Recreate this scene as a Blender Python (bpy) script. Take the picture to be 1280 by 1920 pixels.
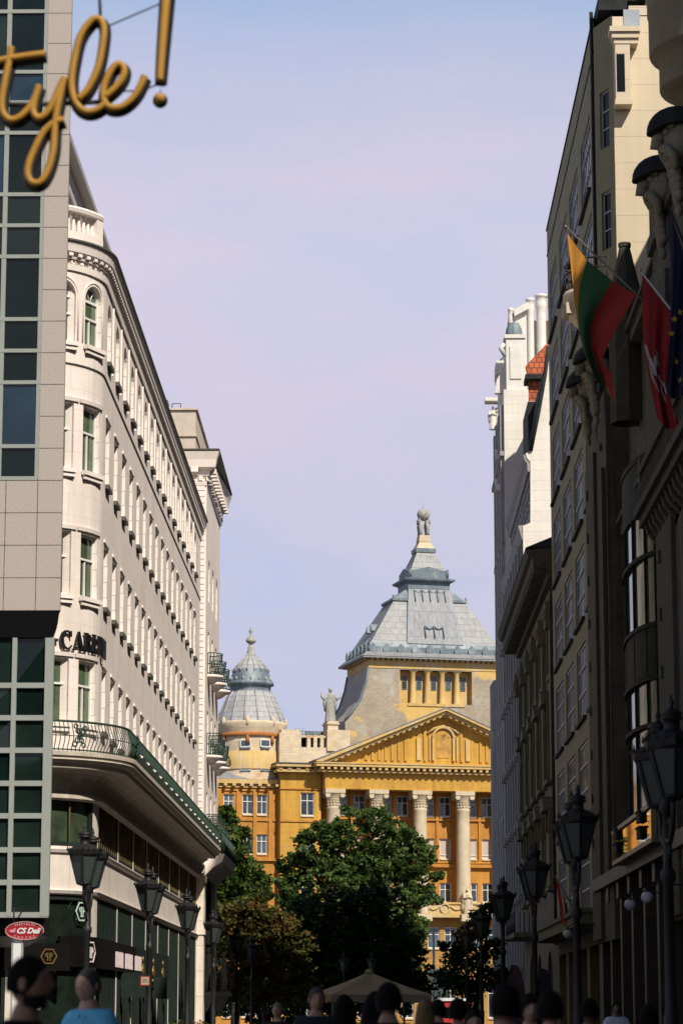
import bpy, math, random
from math import sin, cos, tan, atan, atan2, pi, radians, sqrt, hypot
from mathutils import Vector, Matrix
random.seed(11)
S = bpy.context.scene
for o in list(bpy.data.objects): bpy.data.objects.remove(o)

# ------------------------------------------------------------------ camera
F, HOR, VPX, CH = 4950.0, 1895.0, 705.0, 1.6          # lens and vanishing point measured on the photograph
AL = atan((HOR - 960) / F)
PS = atan((VPX - 640) * cos(AL) / F)
FW = Vector((-sin(PS) * cos(AL), cos(PS) * cos(AL), sin(AL)))
RT = Vector((cos(PS), sin(PS), 0))
UP = RT.cross(FW)
EYE = Vector((0, 0, CH))
cam = bpy.data.cameras.new('camera')
cam.sensor_fit = 'HORIZONTAL'; cam.sensor_width = 24.0; cam.lens = F / 1280 * 24.0
cam.clip_start = 0.5; cam.clip_end = 6000
cam.dof.use_dof = True; cam.dof.focus_distance = 150; cam.dof.aperture_fstop = 3.2
co = bpy.data.objects.new('camera', cam); S.collection.objects.link(co)
co.location = EYE; co.rotation_euler = (pi / 2 + AL, 0, PS)
S.camera = co

# ------------------------------------------------------------------ world and sun
SUN_AZ, SUN_EL = radians(31), radians(45)             # sun behind the camera and to the right
W = bpy.data.worlds.new("World"); S.world = W; W.use_nodes = True
nt = W.node_tree; nt.nodes.clear()
def wn(t, **k):
    n = nt.nodes.new(t)
    for a, b in k.items(): setattr(n, a, b)
    return n
sky = wn('ShaderNodeTexSky', sky_type='NISHITA', sun_disc=False)
sky.sun_elevation = SUN_EL; sky.sun_rotation = pi - SUN_AZ
sky.air_density = 1.0; sky.dust_density = 1.5; sky.ozone_density = 2.0
tc = wn('ShaderNodeTexCoord'); sep = wn('ShaderNodeSeparateXYZ')
nt.links.new(tc.outputs['Generated'], sep.inputs[0])
ramp = wn('ShaderNodeValToRGB'); cr = ramp.color_ramp
cr.elements[0].position = 0.0; cr.elements[0].color = (.56, .58, .76, 1)
cr.elements[1].position = 1.0; cr.elements[1].color = (.025, .035, .06, 1)
for p, c in ((.10, (.60, .59, .76, 1)), (.20, (.66, .62, .775, 1)), (.28, (.72, .66, .80, 1)), (.316, (.69, .64, .785, 1)), (.342, (.595, .60, .775, 1)), (.366, (.45, .55, .76, 1)), (.47, (.13, .17, .26, 1))):
    e = cr.elements.new(p); e.color = c
nt.links.new(sep.outputs['Z'], ramp.inputs[0])
# thin high cloud veil: broad soft streaks
mp = wn('ShaderNodeMapping'); mp.inputs['Scale'].default_value = (3.0, 3.0, 9.0); mp.inputs['Rotation'].default_value = (0, .35, 0)
nt.links.new(tc.outputs['Generated'], mp.inputs[0])
nz = wn('ShaderNodeTexNoise'); nz.inputs['Scale'].default_value = 2.2; nz.inputs['Detail'].default_value = 7; nz.inputs['Roughness'].default_value = .55
nt.links.new(mp.outputs[0], nz.inputs['Vector'])
r2 = wn('ShaderNodeValToRGB'); r2.color_ramp.elements[0].position = .35; r2.color_ramp.elements[0].color = (.87, .96, 1.03, 1)
r2.color_ramp.elements[1].position = .7; r2.color_ramp.elements[1].color = (1.07, 1.02, 1.0, 1)
nt.links.new(nz.outputs['Fac'], r2.inputs[0])
mul = wn('ShaderNodeMix', data_type='RGBA', blend_type='MULTIPLY'); mul.inputs[0].default_value = 1
nt.links.new(ramp.outputs[0], mul.inputs[6]); nt.links.new(r2.outputs[0], mul.inputs[7])
sc10 = wn('ShaderNodeMix', data_type='RGBA', blend_type='MULTIPLY'); sc10.inputs[0].default_value = 1; sc10.inputs[7].default_value = (8.8, 8.75, 8.75, 1)
nt.links.new(mul.outputs[2], sc10.inputs[6])
mx = wn('ShaderNodeMix', data_type='RGBA'); mx.inputs[0].default_value = .90
nt.links.new(sky.outputs[0], mx.inputs[6]); nt.links.new(sc10.outputs[2], mx.inputs[7])
bg = wn('ShaderNodeBackground'); bg.inputs['Strength'].default_value = .1
out = wn('ShaderNodeOutputWorld')
nt.links.new(mx.outputs[2], bg.inputs[0]); nt.links.new(bg.outputs[0], out.inputs[0])
sl = bpy.data.lights.new('sun', 'SUN'); sl.energy = 5.0; sl.angle = radians(.53); sl.color = (1.0, .93, .80)
so = bpy.data.objects.new('sun', sl); S.collection.objects.link(so)
SUNV = Vector((sin(SUN_AZ) * cos(SUN_EL), -cos(SUN_AZ) * cos(SUN_EL), sin(SUN_EL)))
so.rotation_euler = SUNV.to_track_quat('Z', 'Y').to_euler(); so.location = (30, -40, 60)
S.view_settings.view_transform = 'Standard'; S.view_settings.look = 'None'
S.view_settings.exposure = 0.2; S.view_settings.gamma = 1.0
S.cycles.use_denoising = True
S.cycles.max_bounces = 5; S.cycles.diffuse_bounces = 3; S.cycles.glossy_bounces = 3

# ------------------------------------------------------------------ pixel (1280 x 1920 photograph) to world point helpers
def ray(px, py): return FW * F + RT * (px - 640) - UP * (py - 960)
def atY(px, py, Y):
    d = ray(px, py); return EYE + d * (Y / d.y)
def proj(q):
    v = Vector(q) - EYE; a = v.dot(FW); return 640 + F * v.dot(RT) / a, 960 - F * v.dot(UP) / a
def atX(px, py, X):
    d = ray(px, py); return EYE + d * (X / d.x)
def zY(py, Y, px=640): return atY(px, py, Y).z

# ------------------------------------------------------------------ mesh builder
class MB:
    def __init__(s, T=None):
        s.v = []; s.f = []; s.uv = []; s.m = []; s.s = []; s.T = T
    def p(s, q):
        q = Vector(q)
        if s.T is not None: q = s.T @ q
        s.v.append(q); return len(s.v) - 1
    def idx(s, ids, uvs=None, mi=0, sm=False):
        s.f.append(ids); s.m.append(mi); s.s.append(sm)
        if uvs is None:
            P = [s.v[i] for i in ids]
            n = (P[1] - P[0]).cross(P[-1] - P[0])
            a = max(range(3), key=lambda k: abs(n[k]))
            if a == 2: uvs = [(q.x, q.y) for q in P]
            elif a == 1: uvs = [(q.x, q.z) for q in P]
            else: uvs = [(q.y, q.z) for q in P]
        s.uv.append(uvs)
    def face(s, pts, uvs=None, mi=0, sm=False): s.idx([s.p(q) for q in pts], uvs, mi, sm)
    def box(s, x0, x1, y0, y1, z0, z1, mi=0):
        a = [s.p((x, y, z)) for z in (z0, z1) for y in (y0, y1) for x in (x0, x1)]
        for q in ((0, 2, 3, 1), (4, 5, 7, 6), (0, 1, 5, 4), (2, 6, 7, 3), (0, 4, 6, 2), (1, 3, 7, 5)):
            s.idx([a[i] for i in q], None, mi)
    def frus(s, lo, hi, z0, z1, mi=0):      # lo, hi = (x0,x1,y0,y1)
        a = [s.p((x, y, z0)) for y in lo[2:] for x in lo[:2]] + [s.p((x, y, z1)) for y in hi[2:] for x in hi[:2]]
        for q in ((0, 2, 3, 1), (4, 5, 7, 6), (0, 1, 5, 4), (2, 6, 7, 3), (0, 4, 6, 2), (1, 3, 7, 5)):
            s.idx([a[i] for i in q], None, mi)
    def grid(s, rows, closed=False, mi=0, sm=True, uvs=None):
        ids = [[s.p(q) for q in r] for r in rows]
        n = len(ids[0])
        for i in range(len(ids) - 1):
            for j in range(n if closed else n - 1):
                k = (j + 1) % n
                u = None
                if uvs: u = [uvs[i][j], uvs[i][j + 1], uvs[i + 1][j + 1], uvs[i + 1][j]]
                s.idx([ids[i][j], ids[i][k], ids[i + 1][k], ids[i + 1][j]], u, mi, sm)
        return ids
    def tube(s, pts, r, n=8, mi=0, sm=True, caps=True):
        pts = [Vector(q) for q in pts]; rows = []
        up = Vector((0, 0, 1)); prev = None
        for i, q in enumerate(pts):
            t = (pts[min(i + 1, len(pts) - 1)] - pts[max(i - 1, 0)]).normalized()
            if prev is None:
                a = t.cross(up)
                if a.length < .05: a = t.cross(Vector((1, 0, 0)))
            else: a = prev - t * prev.dot(t)
            a.normalize(); b = t.cross(a); prev = a
            rr = r[i] if isinstance(r, (list, tuple)) else r
            rows.append([q + (a * cos(2 * pi * k / n) + b * sin(2 * pi * k / n)) * rr for k in range(n)])
        ids = s.grid(rows, True, mi, sm)
        if caps:
            s.idx(ids[0][::-1], None, mi); s.idx(ids[-1], None, mi)
    def lathe(s, prof, c=(0, 0, 0), n=16, mi=0, sm=True, a0=0, a1=2 * pi):
        full = abs(a1 - a0 - 2 * pi) < 1e-6
        m = n if full else n + 1
        rows = []; uvs = []
        for r, z in prof:
            rows.append([(c[0] + r * cos(a0 + (a1 - a0) * k / n), c[1] + r * sin(a0 + (a1 - a0) * k / n), c[2] + z) for k in range(m)])
        R0 = max(r for r, z in prof)
        uvs = [[((a1 - a0) * k / n * R0, z) for k in range(n + 1)] for r, z in prof]
        s.grid(rows, full, mi, sm, uvs)
    def ell(s, c, r, nu=12, nv=8, mi=0):
        rows = [[(c[0] + r[0] * sin(pi * i / nv) * cos(2 * pi * k / nu), c[1] + r[1] * sin(pi * i / nv) * sin(2 * pi * k / nu), c[2] - r[2] * cos(pi * i / nv)) for k in range(nu)] for i in range(nv + 1)]
        s.grid(rows, True, mi, True)
    def ext(s, poly, M, d, mi=0):           # extrude a 2-D outline; M maps (x, y, depth) to space
        n = len(poly)
        a = [s.p(M(x, y, 0)) for x, y in poly]; b = [s.p(M(x, y, d)) for x, y in poly]
        s.idx(a, None, mi); s.idx(b[::-1], None, mi)
        for i in range(n):
            j = (i + 1) % n
            s.idx([a[i], b[i], b[j], a[j]], None, mi)

WM = {}
def root(name, label, cat, loc=(0, 0, 0), rz=0.0, group=None):
    o = bpy.data.objects.new(name, None); S.collection.objects.link(o)
    o.location = loc; o.rotation_euler = (0, 0, rz); o.empty_display_size = .3
    WM[o] = Matrix.Translation(Vector(loc)) @ Matrix.Rotation(rz, 4, 'Z')
    o['label'] = label; o['category'] = cat
    if group: o['group'] = group
    return o
def mesh(name, mb, mats):
    me = bpy.data.meshes.new(name)
    me.from_pydata([tuple(v) for v in mb.v], [], mb.f)
    ul = me.uv_layers.new(name='UVMap')
    flat = [c for f in mb.uv for q in f for c in q]
    ul.data.foreach_set('uv', flat)
    for m in (mats if isinstance(mats, (list, tuple)) else [mats]): me.materials.append(m)
    me.polygons.foreach_set('material_index', mb.m)
    me.polygons.foreach_set('use_smooth', mb.s)
    me.update(); return me
def put(name, me, parent=None, world=None):
    o = bpy.data.objects.new(name, me); S.collection.objects.link(o)
    world = Matrix.Identity(4) if world is None else world
    WM[o] = world
    if parent is not None:
        o.parent = parent; o.matrix_basis = WM[parent].inverted() @ world
    else: o.matrix_basis = world
    return o
def build(name, mb, mats, parent=None, local=False, loc=None):
    """mesh object; vertices in world metres unless local (then in the parent's frame)"""
    if local:
        w = WM[parent].copy()
    else:
        if parent is not None: w = Matrix.Translation(WM[parent].translation)
        else: w = Matrix.Translation(Vector(loc)) if loc is not None else Matrix.Identity(4)
        t = w.translation
        mb.v = [v - t for v in mb.v]
    return put(name, mesh(name, mb, mats), parent, w)
def tag(o, label, cat, group=None, kind=None):
    if label: o['label'] = label
    if cat: o['category'] = cat
    if group: o['group'] = group
    if kind: o['kind'] = kind
    return o

# ------------------------------------------------------------------ materials
def M(name, col, rough=.8, metal=0.0, var=.12, ns=2.5, brick=None, bump=0.0, bs=30, stain=None, stain2=None, spec=.4, rnd=0.0, streak=0.0, seam=None):
    m = bpy.data.materials.new(name); m.use_nodes = True
    t = m.node_tree; N = t.nodes; L = t.links; b = N['Principled BSDF']
    b.inputs['Roughness'].default_value = rough; b.inputs['Metallic'].default_value = metal
    b.inputs['Specular IOR Level'].default_value = spec
    tc = N.new('ShaderNodeTexCoord')
    def noise(scale, det=4, vec=None, rg=.55):
        n = N.new('ShaderNodeTexNoise'); n.inputs['Scale'].default_value = scale; n.inputs['Detail'].default_value = det; n.inputs['Roughness'].default_value = rg
        L.new(vec or tc.outputs['Object'], n.inputs['Vector']); return n.outputs['Fac']
    def mapr(s, a, b_, c, d):
        r = N.new('ShaderNodeMapRange'); r.inputs[1].default_value = a; r.inputs[2].default_value = b_; r.inputs[3].default_value = c; r.inputs[4].default_value = d
        L.new(s, r.inputs[0]); return r.outputs[0]
    def mixc(f, a, c, mode='MIX'):
        x = N.new('ShaderNodeMix'); x.data_type = 'RGBA'; x.blend_type = mode
        for s, i in ((f, 0), (a, 6), (c, 7)):
            if isinstance(s, bpy.types.NodeSocket): L.new(s, x.inputs[i])
            elif i == 0: x.inputs[0].default_value = s
            else: x.inputs[i].default_value = (*s[:3], 1)
        return x.outputs[2]
    c = col; h = None
    if brick:
        bw, bh, mo, mc = brick[:4]; cv = brick[4] if len(brick) > 4 else .08
        k = N.new('ShaderNodeTexBrick'); L.new(tc.outputs['UV'], k.inputs['Vector'])
        k.inputs['Scale'].default_value = 1; k.inputs['Brick Width'].default_value = bw; k.inputs['Row Height'].default_value = bh
        k.inputs['Mortar Size'].default_value = mo; k.inputs['Mortar Smooth'].default_value = .2
        if len(brick) > 5: k.offset = brick[5]
        k.inputs['Color1'].default_value = (*[x * (1 + cv) for x in col], 1); k.inputs['Color2'].default_value = (*[x * (1 - cv) for x in col], 1); k.inputs['Mortar'].default_value = (*mc, 1)
        c = k.outputs['Color']; h = k.outputs['Fac']
    if seam:
        sx = N.new('ShaderNodeSeparateXYZ'); L.new(tc.outputs['UV'], sx.inputs[0])
    if stain:
        sc_, s0, s1, zs = stain[1:5]
        mp = N.new('ShaderNodeMapping'); mp.inputs['Scale'].default_value = (1, 1, zs); L.new(tc.outputs['Object'], mp.inputs[0])
        c = mixc(mapr(noise(stain[1], 6, mp.outputs[0], .6), s0, s1, 0, 1), c, stain[0])
    if stain2:
        mp = N.new('ShaderNodeMapping'); mp.inputs['Scale'].default_value = (1, 1, stain2[4]); mp.inputs['Location'].default_value = (7, 3, 1); L.new(tc.outputs['Object'], mp.inputs[0])
        c = mixc(mapr(noise(stain2[1], 6, mp.outputs[0], .6), stain2[2], stain2[3], 0, 1), c, stain2[0])
    if var:
        f = mapr(noise(ns, 6), .25, .75, 1 - var, 1 + var)
        g = N.new('ShaderNodeCombineColor')
        for i in range(3): L.new(f, g.inputs[i])
        c = mixc(1.0, c, g.outputs[0], 'MULTIPLY')
    if streak:
        mp = N.new('ShaderNodeMapping'); mp.inputs['Scale'].default_value = (3, 3, .12); L.new(tc.outputs['Object'], mp.inputs[0])
        f = mapr(noise(1.6, 6, mp.outputs[0], .6), .4, .75, 1, 1 - streak)
        g = N.new('ShaderNodeCombineColor')
        for i in range(3): L.new(f, g.inputs[i])
        c = mixc(1.0, c, g.outputs[0], 'MULTIPLY')
    if rnd:
        oi = N.new('ShaderNodeObjectInfo')
        f = mapr(oi.outputs['Random'], 0, 1, 1 - rnd, 1 + rnd)
        g = N.new('ShaderNodeCombineColor')
        for i in range(3): L.new(f, g.inputs[i])
        c = mixc(1.0, c, g.outputs[0], 'MULTIPLY')
    if isinstance(c, bpy.types.NodeSocket): L.new(c, b.inputs['Base Color'])
    else: b.inputs['Base Color'].default_value = (*c, 1)
    if bump or h is not None:
        bn = N.new('ShaderNodeBump'); bn.inputs['Distance'].default_value = .02
        if bump:
            bn.inputs['Strength'].default_value = bump
            hs = noise(bs, 5)
            if h is not None:
                ad = N.new('ShaderNodeMath'); ad.operation = 'SUBTRACT'; L.new(hs, ad.inputs[0]); L.new(h, ad.inputs[1]); hs = ad.outputs[0]
            L.new(hs, bn.inputs['Height'])
        else:
            bn.inputs['Strength'].default_value = .5; bn.invert = True
            L.new(h, bn.inputs['Height'])
        L.new(bn.outputs[0], b.inputs['Normal'])
    return m
def emis(name, col, st):
    m = M(name, col, .5, var=0); b = m.node_tree.nodes['Principled BSDF']
    b.inputs['Emission Color'].default_value = (*col, 1); b.inputs['Emission Strength'].default_value = st; return m
def leafm(name, c1, c2, c3):
    m = bpy.data.materials.new(name); m.use_nodes = True
    t = m.node_tree; N = t.nodes; L = t.links; N.clear()
    tc = N.new('ShaderNodeTexCoord'); n = N.new('ShaderNodeTexNoise'); n.inputs['Scale'].default_value = .9; n.inputs['Detail'].default_value = 6; n.inputs['Roughness'].default_value = .7
    L.new(tc.outputs['Object'], n.inputs['Vector'])
    r = N.new('ShaderNodeValToRGB'); e = r.color_ramp.elements
    e[0].position = .3; e[0].color = (*c1, 1); e[1].position = .72; e[1].color = (*c3, 1); q = e.new(.5); q.color = (*c2, 1)
    L.new(n.outputs['Fac'], r.inputs[0])
    d = N.new('ShaderNodeBsdfPrincipled'); d.inputs['Roughness'].default_value = .6; d.inputs['Specular IOR Level'].default_value = .25
    tr = N.new('ShaderNodeBsdfTranslucent'); mx = N.new('ShaderNodeMixShader'); mx.inputs[0].default_value = .42
    o = N.new('ShaderNodeOutputMaterial')
    L.new(r.outputs[0], d.inputs['Base Color']); L.new(r.outputs[0], tr.inputs['Color'])
    L.new(d.outputs[0], mx.inputs[1]); L.new(tr.outputs[0], mx.inputs[2]); L.new(mx.outputs[0], o.inputs[0])
    return m

# ------------------------------------------------------------------ facades along a plan path (outward side = right of travel)
class Path:
    def __init__(s, segs):
        s.g = []; u = 0
        for q in segs:
            if q[0] == 'L': l = hypot(q[2][0] - q[1][0], q[2][1] - q[1][1])
            else: l = abs(q[4] - q[3]) * q[2]
            s.g.append((u, u + l, q)); u += l
        s.len = u
    def at(s, u):
        for a, b, q in s.g:
            if u <= b + 1e-9 or q is s.g[-1][2]:
                t = (u - a) / (b - a)
                if q[0] == 'L':
                    dx, dy = (q[2][0] - q[1][0]) / (b - a), (q[2][1] - q[1][1]) / (b - a)
                    return q[1][0] + dx * (u - a), q[1][1] + dy * (u - a), dx, dy
                an = q[3] + (q[4] - q[3]) * t; sg = 1 if q[4] > q[3] else -1
                return q[1][0] + q[2] * cos(an), q[1][1] + q[2] * sin(an), -sin(an) * sg, cos(an) * sg
    def pt(s, u, n, z):
        x, y, dx, dy = s.at(u); return Vector((x + dy * n, y - dx * n, z))
    def rz(s, u):
        x, y, dx, dy = s.at(u); return atan2(dy, dx)
    def brk(s, u0, u1, step=.25):
        r = {u0, u1}
        for a, b, q in s.g:
            for w in (a, b):
                if u0 < w < u1: r.add(w)
            if q[0] == 'A':
                k = max(2, int((b - a) / step))
                for i in range(k + 1):
                    w = a + (b - a) * i / k
                    if u0 < w < u1: r.add(w)
        return sorted(r)
def line(a, b): return Path([('L', a, b)])
def facade(mb, P, u0, u1, z0, z1, ops=(), d=.3, mi=0, ri=0):
    """wall sheet with real openings; ops = (u centre, width, z bottom, z top, arched)"""
    us = set(P.brk(u0, u1)); zs = {z0, z1}
    for o in ops:
        us |= {o[0] - o[1] / 2, o[0] + o[1] / 2}; zs |= {o[2], o[3]}
    def uniq(v):
        r = []
        for q in sorted(v):
            if not r or q - r[-1] > 1e-5: r.append(q)
        return r
    us = [u for u in uniq(us) if u0 - 1e-6 <= u <= u1 + 1e-6]; zs = [z for z in uniq(zs) if z0 - 1e-6 <= z <= z1 + 1e-6]
    nz = len(zs)
    V = [[mb.p(P.pt(u, 0, z)) for z in zs] for u in us]
    hole = [[False] * nz for _ in us]
    for o in ops:
        for i in range(len(us) - 1):
            c = (us[i] + us[i + 1]) / 2
            if abs(c - o[0]) < o[1] / 2:
                for j in range(nz - 1):
                    e = (zs[j] + zs[j + 1]) / 2
                    if o[2] < e < o[3]: hole[i][j] = True
    for i in range(len(us) - 1):
        for j in range(nz - 1):
            if not hole[i][j]:
                mb.idx([V[i][j], V[i + 1][j], V[i + 1][j + 1], V[i][j + 1]], [(us[i], zs[j]), (us[i + 1], zs[j]), (us[i + 1], zs[j + 1]), (us[i], zs[j + 1])], mi)
    for o in ops:
        a, b = o[0] - o[1] / 2, o[0] + o[1] / 2; zb, zt = o[2], o[3]
        arch = len(o) > 4 and o[4]; r = o[1] / 2; zsp = zt - r if arch else zt
        for u, fl in ((a, 1), (b, 0)):
            q = [P.pt(u, 0, zb), P.pt(u, -d, zb), P.pt(u, -d, zsp), P.pt(u, 0, zsp)]
            w = [(0, zb), (d, zb), (d, zsp), (0, zsp)]
            mb.face(q[::-1] if fl else q, w[::-1] if fl else w, ri)
        bs = P.brk(a, b)
        for i in range(len(bs) - 1):
            mb.face([P.pt(bs[i], 0, zb), P.pt(bs[i + 1], 0, zb), P.pt(bs[i + 1], -d, zb), P.pt(bs[i], -d, zb)], None, ri)
            if not arch: mb.face([P.pt(bs[i], -d, zt), P.pt(bs[i + 1], -d, zt), P.pt(bs[i + 1], 0, zt), P.pt(bs[i], 0, zt)], None, ri)
        if arch:
            k = 10
            A = [(o[0] - r * cos(pi * i / k), zsp + r * sin(pi * i / k)) for i in range(k + 1)]
            for i in range(k):
                (ua, za), (ub, zb2) = A[i], A[i + 1]
                mb.face([P.pt(ua, 0, za), P.pt(ub, 0, zb2), P.pt(ub, 0, zt), P.pt(ua, 0, zt)], [(ua, za), (ub, zb2), (ub, zt), (ua, zt)], mi)
                mb.face([P.pt(ua, -d, za), P.pt(ub, -d, zb2), P.pt(ub, 0, zb2), P.pt(ua, 0, za)], None, ri)
def sweep(mb, P, u0, u1, prof, mi=0, caps=True, closed=True):
    us = P.brk(u0, u1)
    if closed: prof = list(prof) + [prof[0]]
    for i in range(len(us) - 1):
        for j in range(len(prof) - 1):
            (n0, a), (n1, b) = prof[j], prof[j + 1]
            mb.face([P.pt(us[i], n0, a), P.pt(us[i + 1], n0, a), P.pt(us[i + 1], n1, b), P.pt(us[i], n1, b)],
                    [(us[i], j * .4), (us[i + 1], j * .4), (us[i + 1], j * .4 + .4), (us[i], j * .4 + .4)], mi)
    if caps and closed:
        mb.face([P.pt(us[0], n, z) for n, z in prof[:-1]][::-1], None, mi); mb.face([P.pt(us[-1], n, z) for n, z in prof[:-1]], None, mi)
def blocks(mb, P, u0, u1, step, w, n0, n1, z0, z1, mi=0):
    k = max(1, int(round((u1 - u0) / step)))
    for i in range(k):
        u = u0 + (i + .5) * (u1 - u0) / k
        q = [P.pt(u + s * w / 2, n, z) for z in (z0, z1) for n in (n0, n1) for s in (-1, 1)]
        ids = [mb.p(x) for x in q]
        for f in ((0, 2, 3, 1), (4, 5, 7, 6), (0, 1, 5, 4), (2, 6, 7, 3), (0, 4, 6, 2), (1, 3, 7, 5)): mb.idx([ids[j] for j in f], None, mi)

# window prototypes: origin at the middle of the opening's foot on the wall face, x along, y into the wall
PROTO = {}
def win_proto(key, w, h, d, fm, pm, sm=None, bars=(1, (.62,)), arch=False, fw=.07, sill=None, split_low=True, ft=.07, big=False):
    f = MB(); g = MB()
    y0, y1 = d - ft, d
    zt = h - (w / 2 if arch else 0)
    f.box(-w / 2, -w / 2 + fw, y0, y1, 0, zt); f.box(w / 2 - fw, w / 2, y0, y1, 0, zt)
    f.box(-w / 2 + fw, w / 2 - fw, y0, y1, 0, fw)
    nb, tr = bars
    ztop = zt - fw
    if not arch: f.box(-w / 2 + fw, w / 2 - fw, y0, y1, zt - fw, zt)
    else:
        f.box(-w / 2 + fw, w / 2 - fw, y0, y1, zt - fw / 2, zt + fw / 2); ztop = zt - fw / 2
        r = w / 2; k = 10
        for i in range(k):
            a, b = pi * i / k, pi * (i + 1) / k
            pl = [(-r * cos(a), zt + r * sin(a)), (-r * cos(b), zt + r * sin(b)), (-(r - fw) * cos(b), zt + (r - fw) * sin(b)), (-(r - fw) * cos(a), zt + (r - fw) * sin(a))]
            f.ext(pl, lambda x, z, q: (x, y0 + q, z), .068 * ft / .07)
        for an in (pi / 3, 2 * pi / 3):
            f.tube([(0, y0 + .02, zt), (-(r - .02) * cos(an), y0 + .02, zt + (r - .02) * sin(an))], .018, 4)
    zl = [fw + (ztop - fw) * t for t in tr]
    for z in zl: f.box(-w / 2 + fw, w / 2 - fw, y0 - .015, y1 - .015, z - fw * .4, z + fw * .4)
    for i in range(nb):
        x = -w / 2 + fw + (w - 2 * fw) * (i + 1) / (nb + 1)
        f.box(x - fw * .4, x + fw * .4, y0 + .17 * ft, y1 - .006, fw, (zl[0] - fw * .4) if (zl and split_low) else ztop)
    g.face([(-w / 2, d - .02, 0), (w / 2, d - .02, 0), (w / 2, d - .02, h), (-w / 2, d - .02, h)], [(0, 0), (1, 0), (1, 1), (0, 1)])
    s = None
    if sill:
        s = MB(); s.box(-w / 2 - (.06 if big else -.04), w / 2 + (.06 if big else -.04), -sill, .03, -.13, -.006)
        if big: s.box(-w / 2 - .02, w / 2 + .02, -sill * .6, -.004, -.25, -.15)
        s = mesh('sill', s, sm)
    PROTO[key] = (mesh('window', f, fm), mesh('pane', g, pm), s)
def win(key, parent, wm, name='window'):
    a, b, c = PROTO[key]
    o = put(name, a, parent, wm); put('pane', b, o, wm)
    if c: put('sill', c, o, wm)
    return o
def wmat(P, u, z, n=0): return Matrix.Translation(P.pt(u, n, z)) @ Matrix.Rotation(P.rz(u), 4, 'Z')

def text_mesh(body, size, depth, shear=0, bold=0):
    c = bpy.data.curves.new('t', 'FONT'); c.body = body; c.size = size; c.extrude = depth; c.shear = shear; c.offset = bold
    c.align_x = 'CENTER'; c.align_y = 'CENTER'; c.resolution_u = 3
    o = bpy.data.objects.new('t', c); S.collection.objects.link(o)
    dg = bpy.context.evaluated_depsgraph_get(); me = bpy.data.meshes.new_from_object(o.evaluated_get(dg))
    bpy.data.objects.remove(o); bpy.data.curves.remove(c); return me
def put_text(name, body, size, depth, mat, parent, wm, shear=0, bold=0):
    me = text_mesh(body, size, depth, shear, bold); me.name = name; me.materials.clear(); me.materials.append(mat)
    if not me.uv_layers: me.uv_layers.new()
    return put(name, me, parent, wm)
def facing(p, rz=0.0):       # matrix for an upright flat sign: x right, y up, facing -Y turned by rz
    return Matrix.Translation(Vector(p)) @ Matrix.Rotation(rz, 4, 'Z') @ Matrix.Rotation(pi / 2, 4, 'X')
# ------------------------------------------------------------------ shared materials
m_cream = M('cream render', (.78, .69, .65), .85, var=.07, ns=.8, brick=(1.9, .62, .007, (.60, .52, .46), .012), bump=.05, bs=60, streak=.16, stain=((.62, .53, .47), .35, .56, .75, .45))
m_creamtrim = M('cream trim', (.76, .68, .64), .85, var=.08, ns=2, bump=.05)
m_jamb = M('window reveal', (.80, .72, .67), .8, var=.05, brick=(3, .47, .012, (.45, .38, .35), .0))
m_white = M('white window paint', (.74, .72, .69), .4, var=.04)
m_pane = M('window glass', (.028, .05, .036), .04, var=.6, ns=.9, spec=.6, rnd=.6)
m_curt = M('curtained glass', (.075, .105, .062), .06, var=.5, ns=2.2, spec=.6, rnd=.4, streak=.5)
m_sillg = M('grey sill metal', (.085, .08, .07), .6, var=.2)
m_iron = M('black iron', (.012, .012, .013), .55, var=.3)
m_green = M('dark green iron', (.02, .045, .032), .55, var=.3)
m_greenp = M('green balcony panel', (.03, .055, .042), .6, var=.4, ns=1.5)
m_granite = M('speckled granite', (.38, .33, .30), .7, var=.34, ns=38, bump=.05, bs=80)
m_granseam = M('granite joint', (.09, .075, .065), .9)
m_alu = M('grey green aluminium', (.27, .29, .265), .45, var=.06)
m_tglass = M('green tower glass', (.010, .019, .016), .03, var=.6, ns=.5, spec=.35)
m_tglass2 = M('painted sky tower glass', (.010, .030, .052), .03, var=.5, ns=.5, spec=.5)  # blue in the base colour paints a reflection of the sky
m_tglass3 = M('painted dark reflection glass', (.004, .010, .009), .04, var=.5, ns=.4, spec=.3)  # near-black base colour paints a reflection of buildings
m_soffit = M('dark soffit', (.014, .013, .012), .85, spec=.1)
m_dark = M('dark interior and painted shade', (.006, .006, .007), .9, spec=.03)
m_shopg = M('shop glass', (.010, .016, .012), .05, var=.5, spec=.6)
m_bronze = M('dark green shop frame', (.014, .022, .018), .75, var=.3, spec=.15)
m_gold = M('brass bars', (.16, .12, .06), .4, metal=.3, var=.5, ns=1.2)
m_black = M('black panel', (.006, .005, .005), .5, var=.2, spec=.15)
m_sky2 = M('dark letters', (.008, .008, .010), .4)

# ------------------------------------------------------------------ ground
def slab(name, x0, x1, y0, y1, z, mat, kind='structure', t=0):
    b = MB()
    if t: b.box(x0, x1, y0, y1, z - t, z)
    else: b.face([(x0, y0, z), (x1, y0, z), (x1, y1, z), (x0, y1, z)])
    return tag(build(name, b, mat), None, None, None, kind)
m_ground = M('far ground', (.16, .15, .14), .9, var=.2, ns=.05)
m_pave = M('stone paving', (.12, .11, .10), .85, var=.15, brick=(.6, .4, .008, (.08, .075, .07), .1))
m_asph = M('asphalt', (.05, .05, .052), .9, var=.2, ns=3)
slab('ground', -2500, 2500, -800, 4200, -.02, m_ground)
slab('street_paving', -7.3, 7.3, -60, 216, .0, m_pave)
slab('road', -160, 160, 229, 236, -.008, m_asph)

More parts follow.
